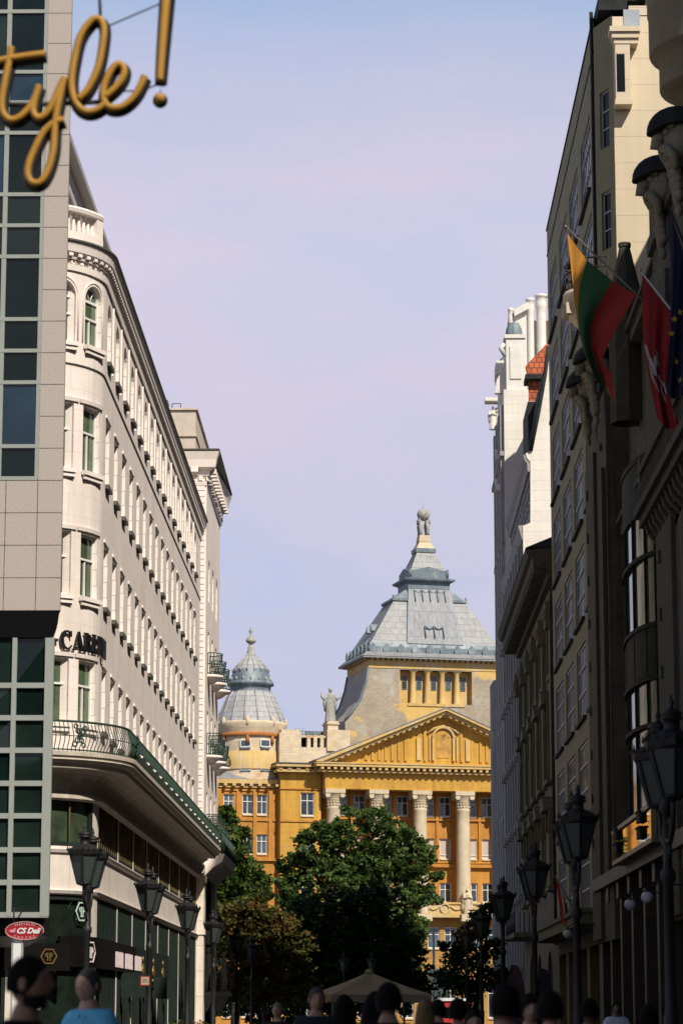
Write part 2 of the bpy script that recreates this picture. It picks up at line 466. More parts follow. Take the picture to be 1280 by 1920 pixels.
# ------------------------------------------------------------------ glass and granite tower at the left edge
def glass_tower():
    r = root('office_tower', 'granite and dark green glass office tower with an overhanging upper block, at the left edge', 'office building', (-11, 60, 0))
    Y = 60.0; XE = -7.25; XG = -7.82
    zb = zY(1145, Y, 50); zt = zb + 31.0
    zg = zY(898, Y, 50)
    st = (zY(960, Y) - zY(1021, Y))
    w = MB()
    # granite lower band and right-hand strip, single stones with open joints
    fp = [(XE, Y), (-10.2, 74), (-24, 74), (-24, Y)]
    for z0, z1 in ((zb, zt),):
        for i in range(4):
            (xa, ya), (xb, yb) = fp[i], fp[(i + 1) % 4]
            if i == 3: ya = yb = Y + .14
            if i == 0: ya = Y + .14
            if i == 2: yb = Y + .14
            w.face([(xa, ya, z0), (xb, yb, z0), (xb, yb, z1), (xa, ya, z1)], None, 1)
    w.face([(x, max(y, Y + .14), zt) for x, y in fp], None, 1)
    nrow = int((zt - zb) / st) + 1
    xs = [XE, XG] + [XG - 1.0 - 1.28 * i for i in range(0, 12)]
    xs[2] = XG - .74
    for k in range(nrow):
        z0 = zb + k * st + .008; z1 = min(zb + (k + 1) * st - .008, zt)
        if z1 <= z0: continue
        for i in range(len(xs) - 1):
            if i > 0 and z0 > zg - .05: break
            w.box(xs[i + 1] + .008, xs[i] - (.008 if i else 0), Y, Y + .15, z0, z1, 0)
    build('stone_cladding', w, [m_granite, m_granseam], r)
    # curtain glazing of the upper block
    fr = MB(); gl = MB()
    mull = [XG - .03, -8.74] + [-8.74 - 1.05 * i for i in range(1, 14)]
    rows = [zg + .02]
    pat = (1, 2, 1, 1, 2, 1, 1, 2, 1, 1, 2, 1, 1, 2, 1, 1, 2, 1, 1, 2)
    for q in pat: rows.append(rows[-1] + q * st)
    rows = [z for z in rows if z < zt]
    for z in rows: fr.box(-22, XG - .01, Y + .005, Y + .11, z - .045, z + .045)
    for x in mull: fr.box(x - .055, x + .055, Y + .012, Y + .10, zg + .02, zt - .05)
    build('glazing_frame', fr, m_alu, r)
    k = 0
    for i in range(len(mull) - 1):
        if mull[i + 1] < -12: break
        for j in range(len(rows) - 1):
            g = MB(); tw = random.uniform(-.03, .03)
            g.face([(mull[i + 1], Y + .06 + tw, rows[j]), (mull[i], Y + .06 - tw, rows[j]), (mull[i], Y + .06 - tw * .2, rows[j + 1]), (mull[i + 1], Y + .06 + tw * .3, rows[j + 1])])
            build('glass_pane', g, random.choice((m_tglass, m_tglass2, m_tglass3)), r)
    # curved soffit and recessed glazed bay below
    s = MB()
    X2 = -7.26
    arc = [(XE, zb)] + [(XE - .02 - .17 * (1 - cos(radians(a))), zb - .62 * sin(radians(a))) for a in range(15, 91, 15)]
    for i in range(len(arc) - 1):
        s.face([(arc[i][0], Y, arc[i][1]), (arc[i + 1][0], Y, arc[i + 1][1]), (arc[i + 1][0] - 1.35, Y + 8, arc[i + 1][1]), (arc[i][0] - 1.35, Y + 8, arc[i][1])], None, 0)
    s.face([(-24, Y + .005, zb - .002)] + [(x, Y + .005, z - .002) for x, z in arc] + [(-24, Y + .005, zb - .62)], None, 1)  # front strip in near-black, painting the shadow of the recess
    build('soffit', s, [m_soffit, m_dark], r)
    b = MB(); g2 = MB(); Yb = Y + .0
    zl = [zY(y, Yb, 50) for y in (1285, 1346, 1407, 1469, 1530, 1594, 1655, 1716)]
    zl = [zb - .62] + zl
    ms = [-7.47, atY(21, 1500, Yb).x] + [atY(21, 1500, Yb).x - .82 * i for i in range(1, 9)]
    for z in zl[1:]: b.box(ms[-1], ms[0] + .09, Yb + .02, Yb + .16, z - .06, z + .06)
    for x in ms: b.box(x - (.10 if x == ms[0] else .055), x + (.10 if x == ms[0] else .055), Yb + .012, Yb + .15, zl[-1] - .03, zl[0])
    build('bay_frame', b, m_alu, r)
    for i in range(len(ms) - 1):
        for j in range(len(zl) - 1):
            if ms[i + 1] < -12: break
            g = MB(); tw = random.uniform(-.03, .03)
            g.face([(ms[i + 1], Yb + .10 + tw, zl[j + 1]), (ms[i], Yb + .10 - tw, zl[j + 1]), (ms[i], Yb + .10 + tw * .4, zl[j]), (ms[i + 1], Yb + .10 - tw * .7, zl[j])])
            build('bay_pane', g, random.choice((m_tglass, m_tglass, m_tglass3)), r)
    c = MB()
    c.ext([(-24, Yb + .2), (ms[0] + .05, Yb + .2), (ms[0] - 2.0, Yb + 12), (-24, Yb + 12)], lambda x, y, d: (x, y, zl[-1] + d), zl[0] - .01 - zl[-1])
    build('bay_core', c, m_dark, r)
    # dark ground floor below the bay
    d = MB(); zq = zl[-1] - .06
    d.ext([(-24, Yb + .9), (-8.9, Yb + .9), (-10.6, Yb + 12), (-24, Yb + 12)], lambda x, y, q: (x, y, q), zq - .4)
    d.ext([(-24, Yb + .6), (ms[0] + .05, Yb + .6), (ms[0] - 2, Yb + 12), (-24, Yb + 12)], lambda x, y, q: (x, y, zq - .4 + q), .4)
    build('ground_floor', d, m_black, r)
    return r
glass_tower()

# ------------------------------------------------------------------ hotel with the rounded corner
XR, RC, YC, YE = -7.95, 2.3, 75.6, 118.5
HP = Path([('L', (-20, YC - RC), (XR - RC, YC - RC)), ('A', (XR - RC, YC), RC, -pi / 2, 0), ('L', (XR, YC), (XR, YE))])
U1 = 20 + XR - RC; U2 = U1 + pi / 2 * RC; UE = HP.len
def uY(y): return U2 + y - YC
def u_px(px, z, n=0):
    best = min((abs(proj(HP.pt(U1 - 4 + i * .01, n, z))[0] - px), U1 - 4 + i * .01) for i in range(900))
    return best[1]
def hotel():
    r = root('hotel_building', 'long cream white hotel with a rounded corner, rows of sunlit windows and a green balcony', 'hotel', (-12, 95, 0))
    Yk = 74.6
    zt = [zY(y, Yk, 175) for y in (537, 765, 1003, 1240)]
    zs = [zY(y, Yk, 175) for y in (652, 887, 1122, 1360)]
    zbal = zY(1407, 72.3, 110)
    zeave = 23.5
    cols = [76.74 + 2.553 * i for i in range(16)]
    cols = [c - .0 for c in cols]
    corner = [u_px(116, 21), u_px(177, 21)]
    front = [corner[0] - 1.9 - 1.9 * i for i in range(4)]
    ops = []
    for k in range(4):
        for u in front + corner: ops.append((u, .92, zs[k], zt[k], k == 0))
        for y in cols: ops.append((uY(y), 1.12, zs[k], zt[k], k == 0))
    w = MB()
    facade(w, HP, 0, UE, zbal, zeave - .2, ops, .34, 0, 1)
    w.box(-30, XR - .7, YC - RC + .7, YE - .1, zbal, 23.6, 2)
    build('wall', w, [m_cream, m_jamb, m_cream], r)
    for k in range(4):
        h = zt[k] - zs[k]
        win_proto(('h', k), 1.12, h, .30, m_white, m_pane, m_sillg, (1, (.62,)), k == 0, .07, .12)
        win_proto(('hc', k), .92, h, .24, m_white, m_curt, m_creamtrim, (1, (.62,)), k == 0, .07, .12, big=True)
        for u in front + corner: win(('hc', k), r, wmat(HP, u, zs[k]), 'window' if k else 'arched_window')
        for y in cols: win(('h', k), r, wmat(HP, uY(y), zs[k]), 'window' if k else 'arched_window')
    # moulded surrounds standing proud of the wall
    a = MB()
    def flush():
        nonlocal a
        build('window_surround', a, m_creamtrim, r); a = MB()
    for k in range(4):
        for u in front[:1] + corner:
            if k:
                sweep(a, HP, u - .62, u + .62, [(0, zt[k] + .05), (.05, zt[k] + .05), (.07, zt[k] + .16), (0, zt[k] + .16)])
            else:
                pp = [(.55 * cos(t), .55 * sin(t)) for t in [pi * i / 12 for i in range(13)]]
                zz = zt[0] - .46
                a.tube([HP.pt(u + .55, .0, zs[0] + .05)] + [HP.pt(u + x, .0, zz + y) for x, y in pp] + [HP.pt(u - .55, .0, zs[0] + .05)], .032, 6)
            flush()
        for y in cols:
            if k: a.box(XR, XR + .05, y - .66, y + .66, zt[k] + .05, zt[k] + .13); flush()
    # vertical strips between the attic windows
    for y in [c + 1.276 for c in cols[:-1]]:
        a.box(XR, XR + .05, y - .33, y - .27, zs[0] - .1, zeave - .9)
        build('wall_strip', a, m_creamtrim, r); a = MB()
        a.box(XR, XR + .012, y - 1.85, y - .72, zeave - .80, zeave - .68); build('frieze_slot_shade', a, m_sillg, r); a = MB()  # raised dark strip paints the shade of a recess in the frieze
    s = MB(); zz = zY(693, Yk, 175)
    sweep(s, HP, 0, UE, [(0, zz - .025), (.03, zz - .02), (.035, zz + .02), (0, zz + .025)])
    build('string_course', s, m_sillg, r)  # dark colour on the course paints a thin shadow line
    # main cornice with brackets, dark metal edge
    c = MB()
    sweep(c, HP, 0, UE, [(0, zeave - .80), (.06, zeave - .80), (.08, zeave - .62), (0, zeave - .62)])
    blocks(c, HP, 0, UE, .20, .12, 0, .03, zeave - .57, zeave - .50)
    sweep(c, HP, 0, UE, [(0, zeave - .46), (.08, zeave - .46), (.12, zeave - .34), (.22, zeave - .28), (.26, zeave - .10), (.30, zeave), (0, zeave + .06)])
    blocks(c, HP, 0, UE, .30, .13, .10, .19, zeave - .40, zeave - .31)
    build('cornice', c, m_creamtrim, r)
    g = MB()
    sweep(g, HP, 0, UE, [(.24, zeave + .012), (.34, zeave + .005), (.34, zeave + .06), (.1, zeave + .12)])
    build('gutter', g, m_sillg, r)
    # corner balustrade
    q = MB(); b0, b1 = zeave + .1, zY(402, Yk, 150)
    ub = U1 + radians(70) * RC
    sweep(q, HP, 4, ub, [(-.35, b0), (.12, b0), (.12, b0 + .28), (-.35, b0 + .28)])
    sweep(q, HP, 4, ub, [(-.33, b1 - .16), (.12, b1 - .16), (.15, b1 - .06), (.12, b1), (-.33, b1)])
    u = U1 - 3
    while u < ub - .2:
        if (int((u - U1 + 9) / 1.15)) % 2: 
            pr = [(.05, 0), (.085, .12), (.05, .35), (.04, .5), (.07, b1 - b0 - .44)]
            q.lathe([(a_, b_) for a_, b_ in pr], HP.pt(u, -.1, b0 + .28), 8)
            u += .2
        else:
            sweep(q, HP, u, u + .95, [(-.28, b0 + .28), (.06, b0 + .28), (.06, b1 - .16), (-.28, b1 - .16)]); u += 1.15
    sweep(q, HP, ub - .3, ub + .02, [(-.34, b0 + .28), (.10, b0 + .28), (.10, b1 - .16), (-.34, b1 - .16)])
    build('balustrade', q, m_creamtrim, r)
    # set-back penthouse with sloping roof
    p = MB(); XP = -9.85; zp = atX(160, 364, XP).z
    p.face([(XP, 77.8, 23.6), (XP, 118, 23.6), (XP, 118, zp - .5), (XP, 77.8, zp - .5)])
    p.face([(XP, 77.8, 23.6), (XP, 77.8, zp - .5), (-30, 77.8, zp - .5), (-30, 77.8, 23.6)])
    p.box(-30, XP - .02, 81.6, 118, 23.6, zp - .5)
    build('penthouse', p, M('penthouse render', (.60, .55, .52), .7, brick=(1.3, 4, .02, (.07, .065, .06), .02)), r)
    p = MB()
    p.box(-30, XP + .32, 77.3, 118.2, zp - .49, zp - .28); p.frus((-30, XP + .3, 77.3, 118.2), (-29, XP - .6, 79, 118.2), zp - .275, zp + .1)
    p.box(XP, XP + .1, 77.8, 118, zp - 1.65, zp - 1.5)
    build('penthouse_roof', p, M('grey roof metal', (.36, .34, .33), .5), r)
    # green balcony: slab, coved underside, iron railing
    BO = 1.05
    BP = Path([('L', (-20, YC - RC - BO), (XR - RC, YC - RC - BO)), ('A', (XR - RC, YC), RC + BO, -pi / 2, 0), ('L', (XR + BO, YC), (XR + BO, 117.6))])
    V1, V2 = U1, U1 + pi / 2 * (RC + BO)
    k = MB()
    sweep(k, BP, 0, BP.len, [(-1.0, zbal + .02), (.04, zbal + .02), (.04, zbal - .10), (-.02, zbal - .16), (.0, zbal - .20), (-.10, zbal - .30), (-.16, zbal - .30), (-.2, zbal - .42), (-1.0, zbal - .42)])
    build('balcony_slab', k, M('balcony stone', (.44, .39, .33), .85, var=.2), r)
    k = MB()
    cove = [(.50, zbal - .425), (.34, zbal - .50), (.20, zbal - .64), (.10, zbal - .82), (.06, zbal - 1.0), (.06, zbal - 1.02), (.14, zbal - 1.08), (.20, zbal - 1.1), (.20, zbal - 1.2), (.0, zbal - 1.25)]
    sweep(k, HP, 0, UE, cove, closed=False)
    build('cove', k, M('cove stone', (.50, .44, .37), .9, var=.2, streak=.3), r)
    k = MB(); zr = zY(1348, 72.3, 110)
    H = zr - zbal
    def bel(t):   # bellied bar profile
        return .02 + .16 * sin(pi * min(1, max(0, (1 - t) * 1.25 - .1))) * (1 - t) ** .3
    u = U1 - 3.5
    while u < BP.len - .05:
        st = .135 if u < V2 + 6 else .19
        k.tube([BP.pt(u, -.16 + bel(t), zbal + .04 + (H - .06) * t) for t in (0, .12, .25, .4, .55, .75, 1)], .013, 4, sm=False, caps=False)
        u += st
    for n, z, rr in ((-.14, zr, .035), (-.14, zbal + .08, .022), (0.0, zbal + H * .52, .014)):
        us = BP.brk(U1 - 3.5, BP.len, .2)
        k.tube([BP.pt(u, n, z) for u in us], rr, 5)
    for u in (U1 - .6, V1 + 2.2, V2 + .6):      # wrought scroll panels
        for j in range(5):
            a = [BP.pt(u + .16 * (j - 2) * .5 + .07 * cos(t), .04, zbal + .22 + .11 * j + .07 * sin(t)) for t in [i * pi / 4 for i in range(9)]]
            k.tube(a, .026, 4)
            a = [BP.pt(u - .13 * (j - 2) * .5 + .06 * cos(t), .03, zbal + .2 + .13 * j + .06 * sin(t)) for t in [i * pi / 4 for i in range(9)]]
            k.tube(a, .022, 4)
    build('balcony_railing', k, m_green, r)
    k = MB()   # solid sheet-metal parapet along the street
    for i in range(int((BP.len - V2 - .8) / 2.52)):
        u0 = V2 + .8 + i * 2.52
        sweep(k, BP, u0 + .03, u0 + 2.49, [(-.20, zbal + .1), (.03, zbal + .14), (.05, zbal + .35), (-.13, zr - .08), (-.17, zr - .08)])
    build('balcony_panels', k, m_greenp, r)
    k = MB()
    for i in range(18):
        u = V2 + 1.2 + i * 2.3
        k.ell(BP.pt(u, .10, zbal + .22), (.04, .04, .04), 8, 6)
        k.tube([BP.pt(u, .0, zbal + .3), BP.pt(u, .10, zbal + .25)], .015, 5)
        build('balcony_lamp', k, m_white, r); k = MB()
    # shop storeys
    z1t, z1b = 7.95, 6.1
    z0t, z0b = 4.75, .25
    ops2 = []
    bay = [(82.0 - 5.15 + 5.15 * i, 82.0 + 5.15 * i) for i in range(8)]
    bay[0] = (75.9, 82.0)
    for a_, b_ in bay:
        ops2 += [((uY(a_) + uY(b_)) / 2, b_ - a_ - .22, z1b, z1t), ((uY(a_) + uY(b_)) / 2, b_ - a_ - .22, z0b, z0t)]
    uc = U1 + radians(48) * RC
    for z_, y_ in ((z1b, z1t), (z0b, z0t)):
        ops2 += [(uc, 2.35, z_, y_), (U1 - 1.05, 2.3, z_, y_), (U1 - 3.8, 2.4, z_, y_)]
    w = MB(); facade(w, HP, 0, UE, 0, zbal - 1.2, ops2, .45, 0, 0)
    build('shop_wall', w, M('shop stone', (.68, .60, .55), .8, var=.12, ns=1.2, brick=(1.3, 3, .006, (.33, .29, .26), .03), streak=.12), r)
    w = MB()
    for z_ in (z1b - .12, z0t + .10, z1t + .0):
        sweep(w, HP, 0, UE, [(0, z_ - .07), (.07, z_ - .06), (.12, z_ + .03), (0, z_ + .06)])
    build('shop_mouldings', w, m_creamtrim, r)
    def glazing(u0, u1, zb_, zt_, nb, name):
        f = MB(); g = MB(); bb = MB()
        for z in (zb_ + .06, zt_ - .07):
            sweep(f, HP, u0, u1, [(-.10, z - .065), (-.02, z - .065), (-.02, z + .065), (-.10, z + .065)])
        for u in (u0 + .06, u1 - .06):
            sweep(f, HP, u - .06, u + .06, [(-.11, zb_ + .005), (-.015, zb_ + .005), (-.015, zt_ - .005), (-.11, zt_ - .005)])
        for i in range(1, nb):
            u = u0 + (u1 - u0) * i / nb; n = -.035
            bb.box(-.022, .022, -.03, .03, 0, 1) if False else None
            bb.tube([HP.pt(u, n, zb_ + .1), HP.pt(u, n, zt_ - .1)], .026, 4, sm=False)
        us = HP.brk(u0 + .01, u1 - .01)
        for i in range(len(us) - 1):
            g.face([HP.pt(us[i], -.14, zb_), HP.pt(us[i + 1], -.14, zb_), HP.pt(us[i + 1], -.14, zt_), HP.pt(us[i], -.14, zt_)])
        o = build(name, f, m_bronze, r)
        if nb > 1: build('bar', bb, m_gold if zb_ > 3 else m_bronze, o)
        build('pane', g, m_curt if (nb <= 2 and zb_ > 3) else m_shopg, o)
    for a_, b_ in bay:
        glazing(uY(a_) + .11, uY(b_) - .11, z1b, z1t, 10, 'shop_window'); glazing(uY(a_) + .11, uY(b_) - .11, z0b, z0t, 12, 'shop_window')
    for u, ww in ((uc, 2.35), (U1 - 1.05, 2.3), (U1 - 3.8, 2.4)):
        glazing(u - ww / 2, u + ww / 2, z1b, z1t, 2, 'shop_window'); glazing(u - ww / 2, u + ww / 2, z0b, z0t, 1, 'shop_window')
    return r, zbal, zs, zt
hotel_root, ZBAL, HZS, HZT = hotel()

# letters of the hotel name, black metal, standing off the curved wall
LET = {
 'R': [[(0,0),(.36,0),(.36,.06),(.27,.09),(.27,.91),(.36,.94),(.36,1),(0,1),(0,.94),(.08,.91),(.08,.09),(0,.06)],[(.27,.93),(.5,.93),(.6,.87),(.63,.75),(.6,.62),(.5,.53),(.27,.5),(.27,.58),(.4,.61),(.45,.72),(.43,.84),(.36,.88),(.27,.88)],[(.34,.53),(.5,.53),(.72,.1),(.8,.06),(.8,0),(.56,0)]],
 'I': [[(0,0),(.4,0),(.4,.06),(.3,.09),(.3,.91),(.4,.94),(.4,1),(0,1),(0,.94),(.1,.91),(.1,.09),(0,.06)]],
 'T': [[(.2,0),(.58,0),(.58,.06),(.49,.09),(.49,.9),(.7,.88),(.75,.7),(.8,.7),(.78,1),(0,1),(-.02,.7),(.03,.7),(.08,.88),(.29,.9),(.29,.09),(.2,.06)]],
 'Z': [[(0,0),(.68,0),(.72,.32),(.66,.32),(.58,.12),(.3,.1),(.68,.94),(.68,1),(.04,1),(.02,.7),(.07,.7),(.14,.88),(.42,.9),(0,.06)]],
 '-': [[(0,.36),(.36,.36),(.36,.5),(0,.5)]],
 'C': [[(.78,.98),(.73,.98),(.68,.93),(.5,1),(.3,.98),(.12,.86),(.02,.68),(0,.48),(.04,.28),(.16,.1),(.34,.01),(.54,-.01),(.7,.06),(.82,.2),(.78,.24),(.66,.12),(.5,.08),(.36,.14),(.26,.3),(.23,.5),(.26,.7),(.36,.86),(.5,.92),(.64,.84),(.73,.66),(.78,.66)]],
 'A': [[(-.04,0),(.24,0),(.24,.06),(.15,.09),(.22,.28),(.16,.28),(.4,1),(.5,1),(.33,.72),(.08,.09),(-.04,.06)],[(.4,1),(.5,1),(.82,.09),(.9,.06),(.9,0),(.5,0),(.5,.06),(.6,.09),(.36,.74)],[(.2,.27),(.54,.27),(.52,.35),(.22,.35)]],
 'L': [[(0,0),(.66,0),(.7,.34),(.64,.34),(.55,.13),(.3,.1),(.3,.91),(.4,.94),(.4,1),(0,1),(0,.94),(.1,.91),(.1,.09),(0,.06)]],
 'N': [[(0,0),(.26,0),(.26,.06),(.17,.09),(.17,.91),(.08,1),(0,1),(0,.94),(.08,.91),(.08,.09),(0,.06)],[(.08,1),(.28,1),(.78,.2),(.78,0),(.7,0),(.14,.88)],[(.7,0),(.78,0),(.78,.91),(.87,.94),(.87,1),(.6,1),(.6,.94),(.69,.91),(.69,.1)]],
}
LET['O'] = [[(.42 + (.42 * cos(t) if k == 0 else .24 * cos(t)), .5 + (.52 * sin(t) if k == 0 else .42 * sin(t))) for k, t in ([(0, -pi / 2 + 2 * pi * i / 20) for i in range(20)] + [(0, 1.5 * pi - 1e-3)] + [(1, 1.5 * pi - 2 * pi * i / 20) for i in range(21)])]]
def hotel_sign():
    r = root('hotel_sign', 'black metal serif letters spelling the hotel name round the curved cream corner', 'sign', HP.pt(U1 + 1.5, .1, 11.9))
    zb = zY(1215, 73.5, 122); h = .545
    u = u_px(112.5, zb, .1)
    word = 'RITZ-CARLTON'; adv = {'R': .84, 'I': .5, 'T': .84, 'Z': .82, '-': .5, 'C': .9, 'A': .92, 'L': .76, 'O': .92, 'N': .96}
    u -= sum(adv[c] for c in 'RITZ-') * h * .86
    for c in word:
        b = MB()
        for poly in LET[c]:
            b.ext(poly, lambda x, y, d: HP.pt(u + x * h * .86, .12 - d, zb + y * h), .07)
        build('letter', b, m_sky2, r)
        u += adv[c] * h * .86
hotel_sign()

# ------------------------------------------------------------------ taller wing at the far end of the hotel
def wing():
    r = root('hotel_wing', 'taller cream end block of the hotel with a heavy cornice and small round balconies', 'building', (-10, 127, 0))
    XW = -7.7; Ya, Yb = 118.6, 129.0
    P = Path([('L', (-20, Ya), (XW, Ya)), ('L', (XW, Ya), (XW, Yb))])
    ul = 20 + XW
    zc = 26.75
    ys = (120.9, 123.8, 126.7)
    zrow = [22.2, 18.8, 15.1, 11.4]
    ops = [(ul + y - Ya, 1.1, z - 2.0, z, k == 0) for y in ys for k, z in enumerate(zrow)]
    w = MB(); facade(w, P, 0, P.len, 8.4, zc - .2, ops, .3, 0, 1)
    w.box(-30, XW - .6, Ya + .6, Yb - .01, 0, zc - .1, 0); w.face([(XW, Yb, 0), (-30, Yb, 0), (-30, Yb, zc - .2), (XW, Yb, zc - .2)], None, 0)
    build('wall', w, [m_cream, m_jamb], r)
    w = MB(); 
    ops2 = [(ul + Yb - Ya - 4.6, 6.6, .3, 4.6), (ul + Yb - Ya - 4.6, 6.6, 5.6, 7.6)]
    facade(w, P, 0, P.len, 0, 8.4, ops2, .4, 0, 0)
    build('shop_wall', w, m_cream, r)
    for z0, z1 in ((.3, 4.6), (5.6, 7.6)):
        g = MB(); 
        g.face([(XW - .32, Yb - 7.9, z0), (XW - .32, Yb - 1.3, z0), (XW - .32, Yb - 1.3, z1), (XW - .32, Yb - 7.9, z1)])
        f = MB()
        for i in range(9): f.box(XW - .3, XW - .2, Yb - 7.9 + i * .82 - .04, Yb - 7.9 + i * .82 + .04, z0, z1)
        o = build('shop_window', f, m_bronze, r); build('pane', g, m_shopg, o)
    win_proto('wg', 1.1, 2.0, .26, m_white, m_pane, None, (1, (.62,)), False)
    win_proto('wga', 1.1, 2.0, .26, m_white, m_pane, None, (1, (.62,)), True)
    for y in ys:
        for k, z in enumerate(zrow): win('wga' if k == 0 else 'wg', r, wmat(P, ul + y - Ya, z - 2.0))
    q = MB()     # quoined strip at the near edge
    for i in range(60):
        q.box(XW - .62, XW - .08, Ya - .06, Ya, 8.5 + i * .29, 8.5 + i * .29 + .25)
    build('quoins', q, m_creamtrim, r)
    q = MB(); q.box(XW - .75, XW + .05, Ya - .12, Ya + 1.0, 0, 8.0)
    q.box(XW - .8, XW + .12, Ya - .18, Ya + 1.05, 7.2, 7.5); q.box(XW - .8, XW + .12, Ya - .18, Ya + 1.05, 4.9, 5.15)
    q.box(XW - .8, XW + .1, Ya - .17, Ya + 1.03, 0, .8)
    build('pilaster', q, M('pale stone', (.66, .58, .50), .85, var=.1, brick=(4, 1.1, .012, (.4, .35, .3), .02)), r)
    c = MB()
    sweep(c, P, 0, P.len, [(0, zc - 1.5), (.08, zc - 1.5), (.12, zc - 1.3), (0, zc - 1.3)])
    blocks(c, P, 0, P.len, .34, .18, 0, .16, zc - 1.28, zc - 1.08)
    prof = [(0, zc - 1.05), (.12, zc - 1.05), (.18, zc - .8), (.40, zc - .7), (.46, zc - .35), (.58, zc), (0, zc + .05)]
    for (u0, u1) in ((0, ul), (ul, P.len)):
        sweep(c, P, u0, u1, prof, caps=False)
    # mitred corner piece
    for j in range(len(prof) - 1):
        (n0, a), (n1, b) = prof[j], prof[j + 1]
        c.face([(XW, Ya - n0, a), (XW + n0, Ya - n0, a), (XW + n1, Ya - n1, b), (XW, Ya - n1, b)])
        c.face([(XW + n0, Ya - n0, a), (XW + n0, Ya, a), (XW + n1, Ya, b), (XW + n1, Ya - n1, b)])
    blocks(c, P, 0, P.len, .8, .34, .1, .42, zc - .92, zc - .70)
    build('cornice', c, m_creamtrim, r)
    c = MB(); c.box(-20, XW + .60, Ya - .60, Yb, zc + .06, zc + .12); build('cornice_flashing', c, m_sillg, r)
    t = MB(); XT = -8.25
    t.box(-20, XT, Ya + .2, Yb - .5, zc + .13, 28.85); t.box(-20, XT + .06, Ya + .12, Yb - .4, 27.6, 27.7); t.box(-20, XT + .08, Ya + .1, Yb - .4, 28.85, 28.95)
    t.box(-14, XT - .25, Ya + .6, Yb - 1, 28.95, 28.97)
    build('attic', t, M('weathered cream render', (.55, .47, .41), .85, var=.12, stain=((.38, .33, .29), .5, .52, .75, .5)), r)
    t = MB(); t.box(-10.4, -9.6, Ya + .6, Ya + 1.6, 28.97, 29.45); t.tube([(-9.4, Ya + .8, 28.9), (-9.4, Ya + .8, 29.3), (-9.0, Ya + .8, 29.3), (-9.0, Ya + .8, 28.9)], .03, 5); build('roof_hatch', t, m_sillg, r)
    # rounded iron balconies
    for y in ys:
        for z in (16.75, 13.05, 9.35):
            b = MB()
            b.lathe([(.05, -.42), (.28, -.36), (.55, -.16), (.66, -.12), (.70, 0), (.02, .002)], (XW, y, z), 14, a0=-pi / 2, a1=pi / 2)
            o = build('balcony', b, m_creamtrim, r)
            b = MB()
            for i in range(15):
                a = -pi / 2 + pi * i / 14
                b.tube([(XW + .02 + q * cos(a), y + q * sin(a), z + h) for q, h in ((.6, .0), (.74, .15), (.72, .35), (.6, .6), (.64, 1.0))], .016, 4, sm=False)
            for q, h in ((.64, 1.0), (.62, .06), (.66, .5)):
                b.tube([(XW + .02 + q * cos(a), y + q * sin(a), z + h) for a in [-pi / 2 + pi * i / 12 for i in range(13)]], .024, 5)
            build('railing', b, m_green, o)
    k = MB()
    BPx = Path([('L', (XW + .9, Ya + .8), (XW + .9, Yb))])
    sweep(k, BPx, 0, BPx.len, [(-.9, ZBAL - .1), (.02, ZBAL - .1), (-.1, ZBAL - .45), (-.5, ZBAL - .7), (-.9, ZBAL - 1.1)])
    build('balcony_slab', k, m_creamtrim, r)
    k = MB(); 
    for i in range(40): k.tube([BPx.pt(.1 + i * .238, -.12 + q, ZBAL - .1 + h) for q, h in ((0, 0), (.14, .2), (.12, .4), (0, .6), (0, 1.0))], .018, 4)
    for h, q in ((1.0, -.12), (.05, -.1), (.5, -.06)): k.tube([BPx.pt(.05, q, ZBAL - .1 + h), BPx.pt(BPx.len - .05, q, ZBAL - .1 + h)], .03, 5)
    k.box(XW + .66, XW + .7, Ya + .9, Yb - .1, ZBAL - .02, ZBAL + .82)
    build('balcony_railing', k, m_greenp, r)
    # corbelled stone bracket under the balcony corner
    return r
wing()
# ------------------------------------------------------------------ yellow palace closing the street
PTH = radians(15); PO = atY(600, 1895, 240)
PCU, PSU = cos(PTH), sin(PTH)
def loc(px, py, v):       # pixel to palace frame (u along the front, z) on the plane at depth v
    d = ray(px, py); den = -d.x * PSU + d.y * PCU; t = (v - PO.x * PSU + PO.y * PCU - 0) / den
    x = d.x * t - PO.x; y = d.y * t - PO.y
    return x * PCU + y * PSU, CH + d.z * t
m_yel = M('ochre render', (.53, .295, .050), .9, var=.14, ns=.5, bump=.06, bs=20, stain=((.50, .33, .13), .45, .55, .75, 1), stain2=((.36, .17, .045), .8, .54, .74, .2), streak=.32, brick=(30, .62, .010, (.36, .20, .04), .0))
m_yel2 = M('pale ochre render', (.54, .365, .14), .9, var=.12, ns=.8, stain=((.52, .42, .26), .5, .48, .68, 1), stain2=((.33, .26, .17), .9, .63, .78, .3), streak=.2)
m_org = M('orange ochre render', (.47, .215, .04), .9, var=.16, ns=.7, stain=((.38, .17, .04), .5, .5, .7, .5), streak=.25, brick=(30, .8, .010, (.32, .15, .03), .0))
m_stone = M('worn column stone', (.52, .43, .30), .85, var=.16, ns=1.2, stain=((.40, .30, .19), .7, .55, .75, .4), bump=.08)
m_brick = M('bare weathered brick', (.34, .285, .215), .95, var=.15, ns=.6, brick=(.30, .12, .012, (.27, .23, .19), .12), stain=((.56, .38, .13), .22, .56, .60, 1.3), stain2=((.37, .345, .30), .5, .55, .64, .8), bump=.1)
m_creambr = M('pale patched masonry', (.56, .46, .33), .95, var=.15, ns=.9, brick=(.6, .25, .012, (.42, .33, .24), .08), stain=((.44, .27, .15), .5, .58, .66, .7), stain2=((.50, .36, .15), .3, .6, .66, 1), bump=.1)
m_zinc = M('zinc sheet roof', (.26, .262, .272), .6, var=.09, ns=.9, brick=(1.05, .62, .016, (.17, .18, .20), .05, .5), metal=.15, stain=((.30, .26, .22), .8, .6, .8, .12), streak=.3)
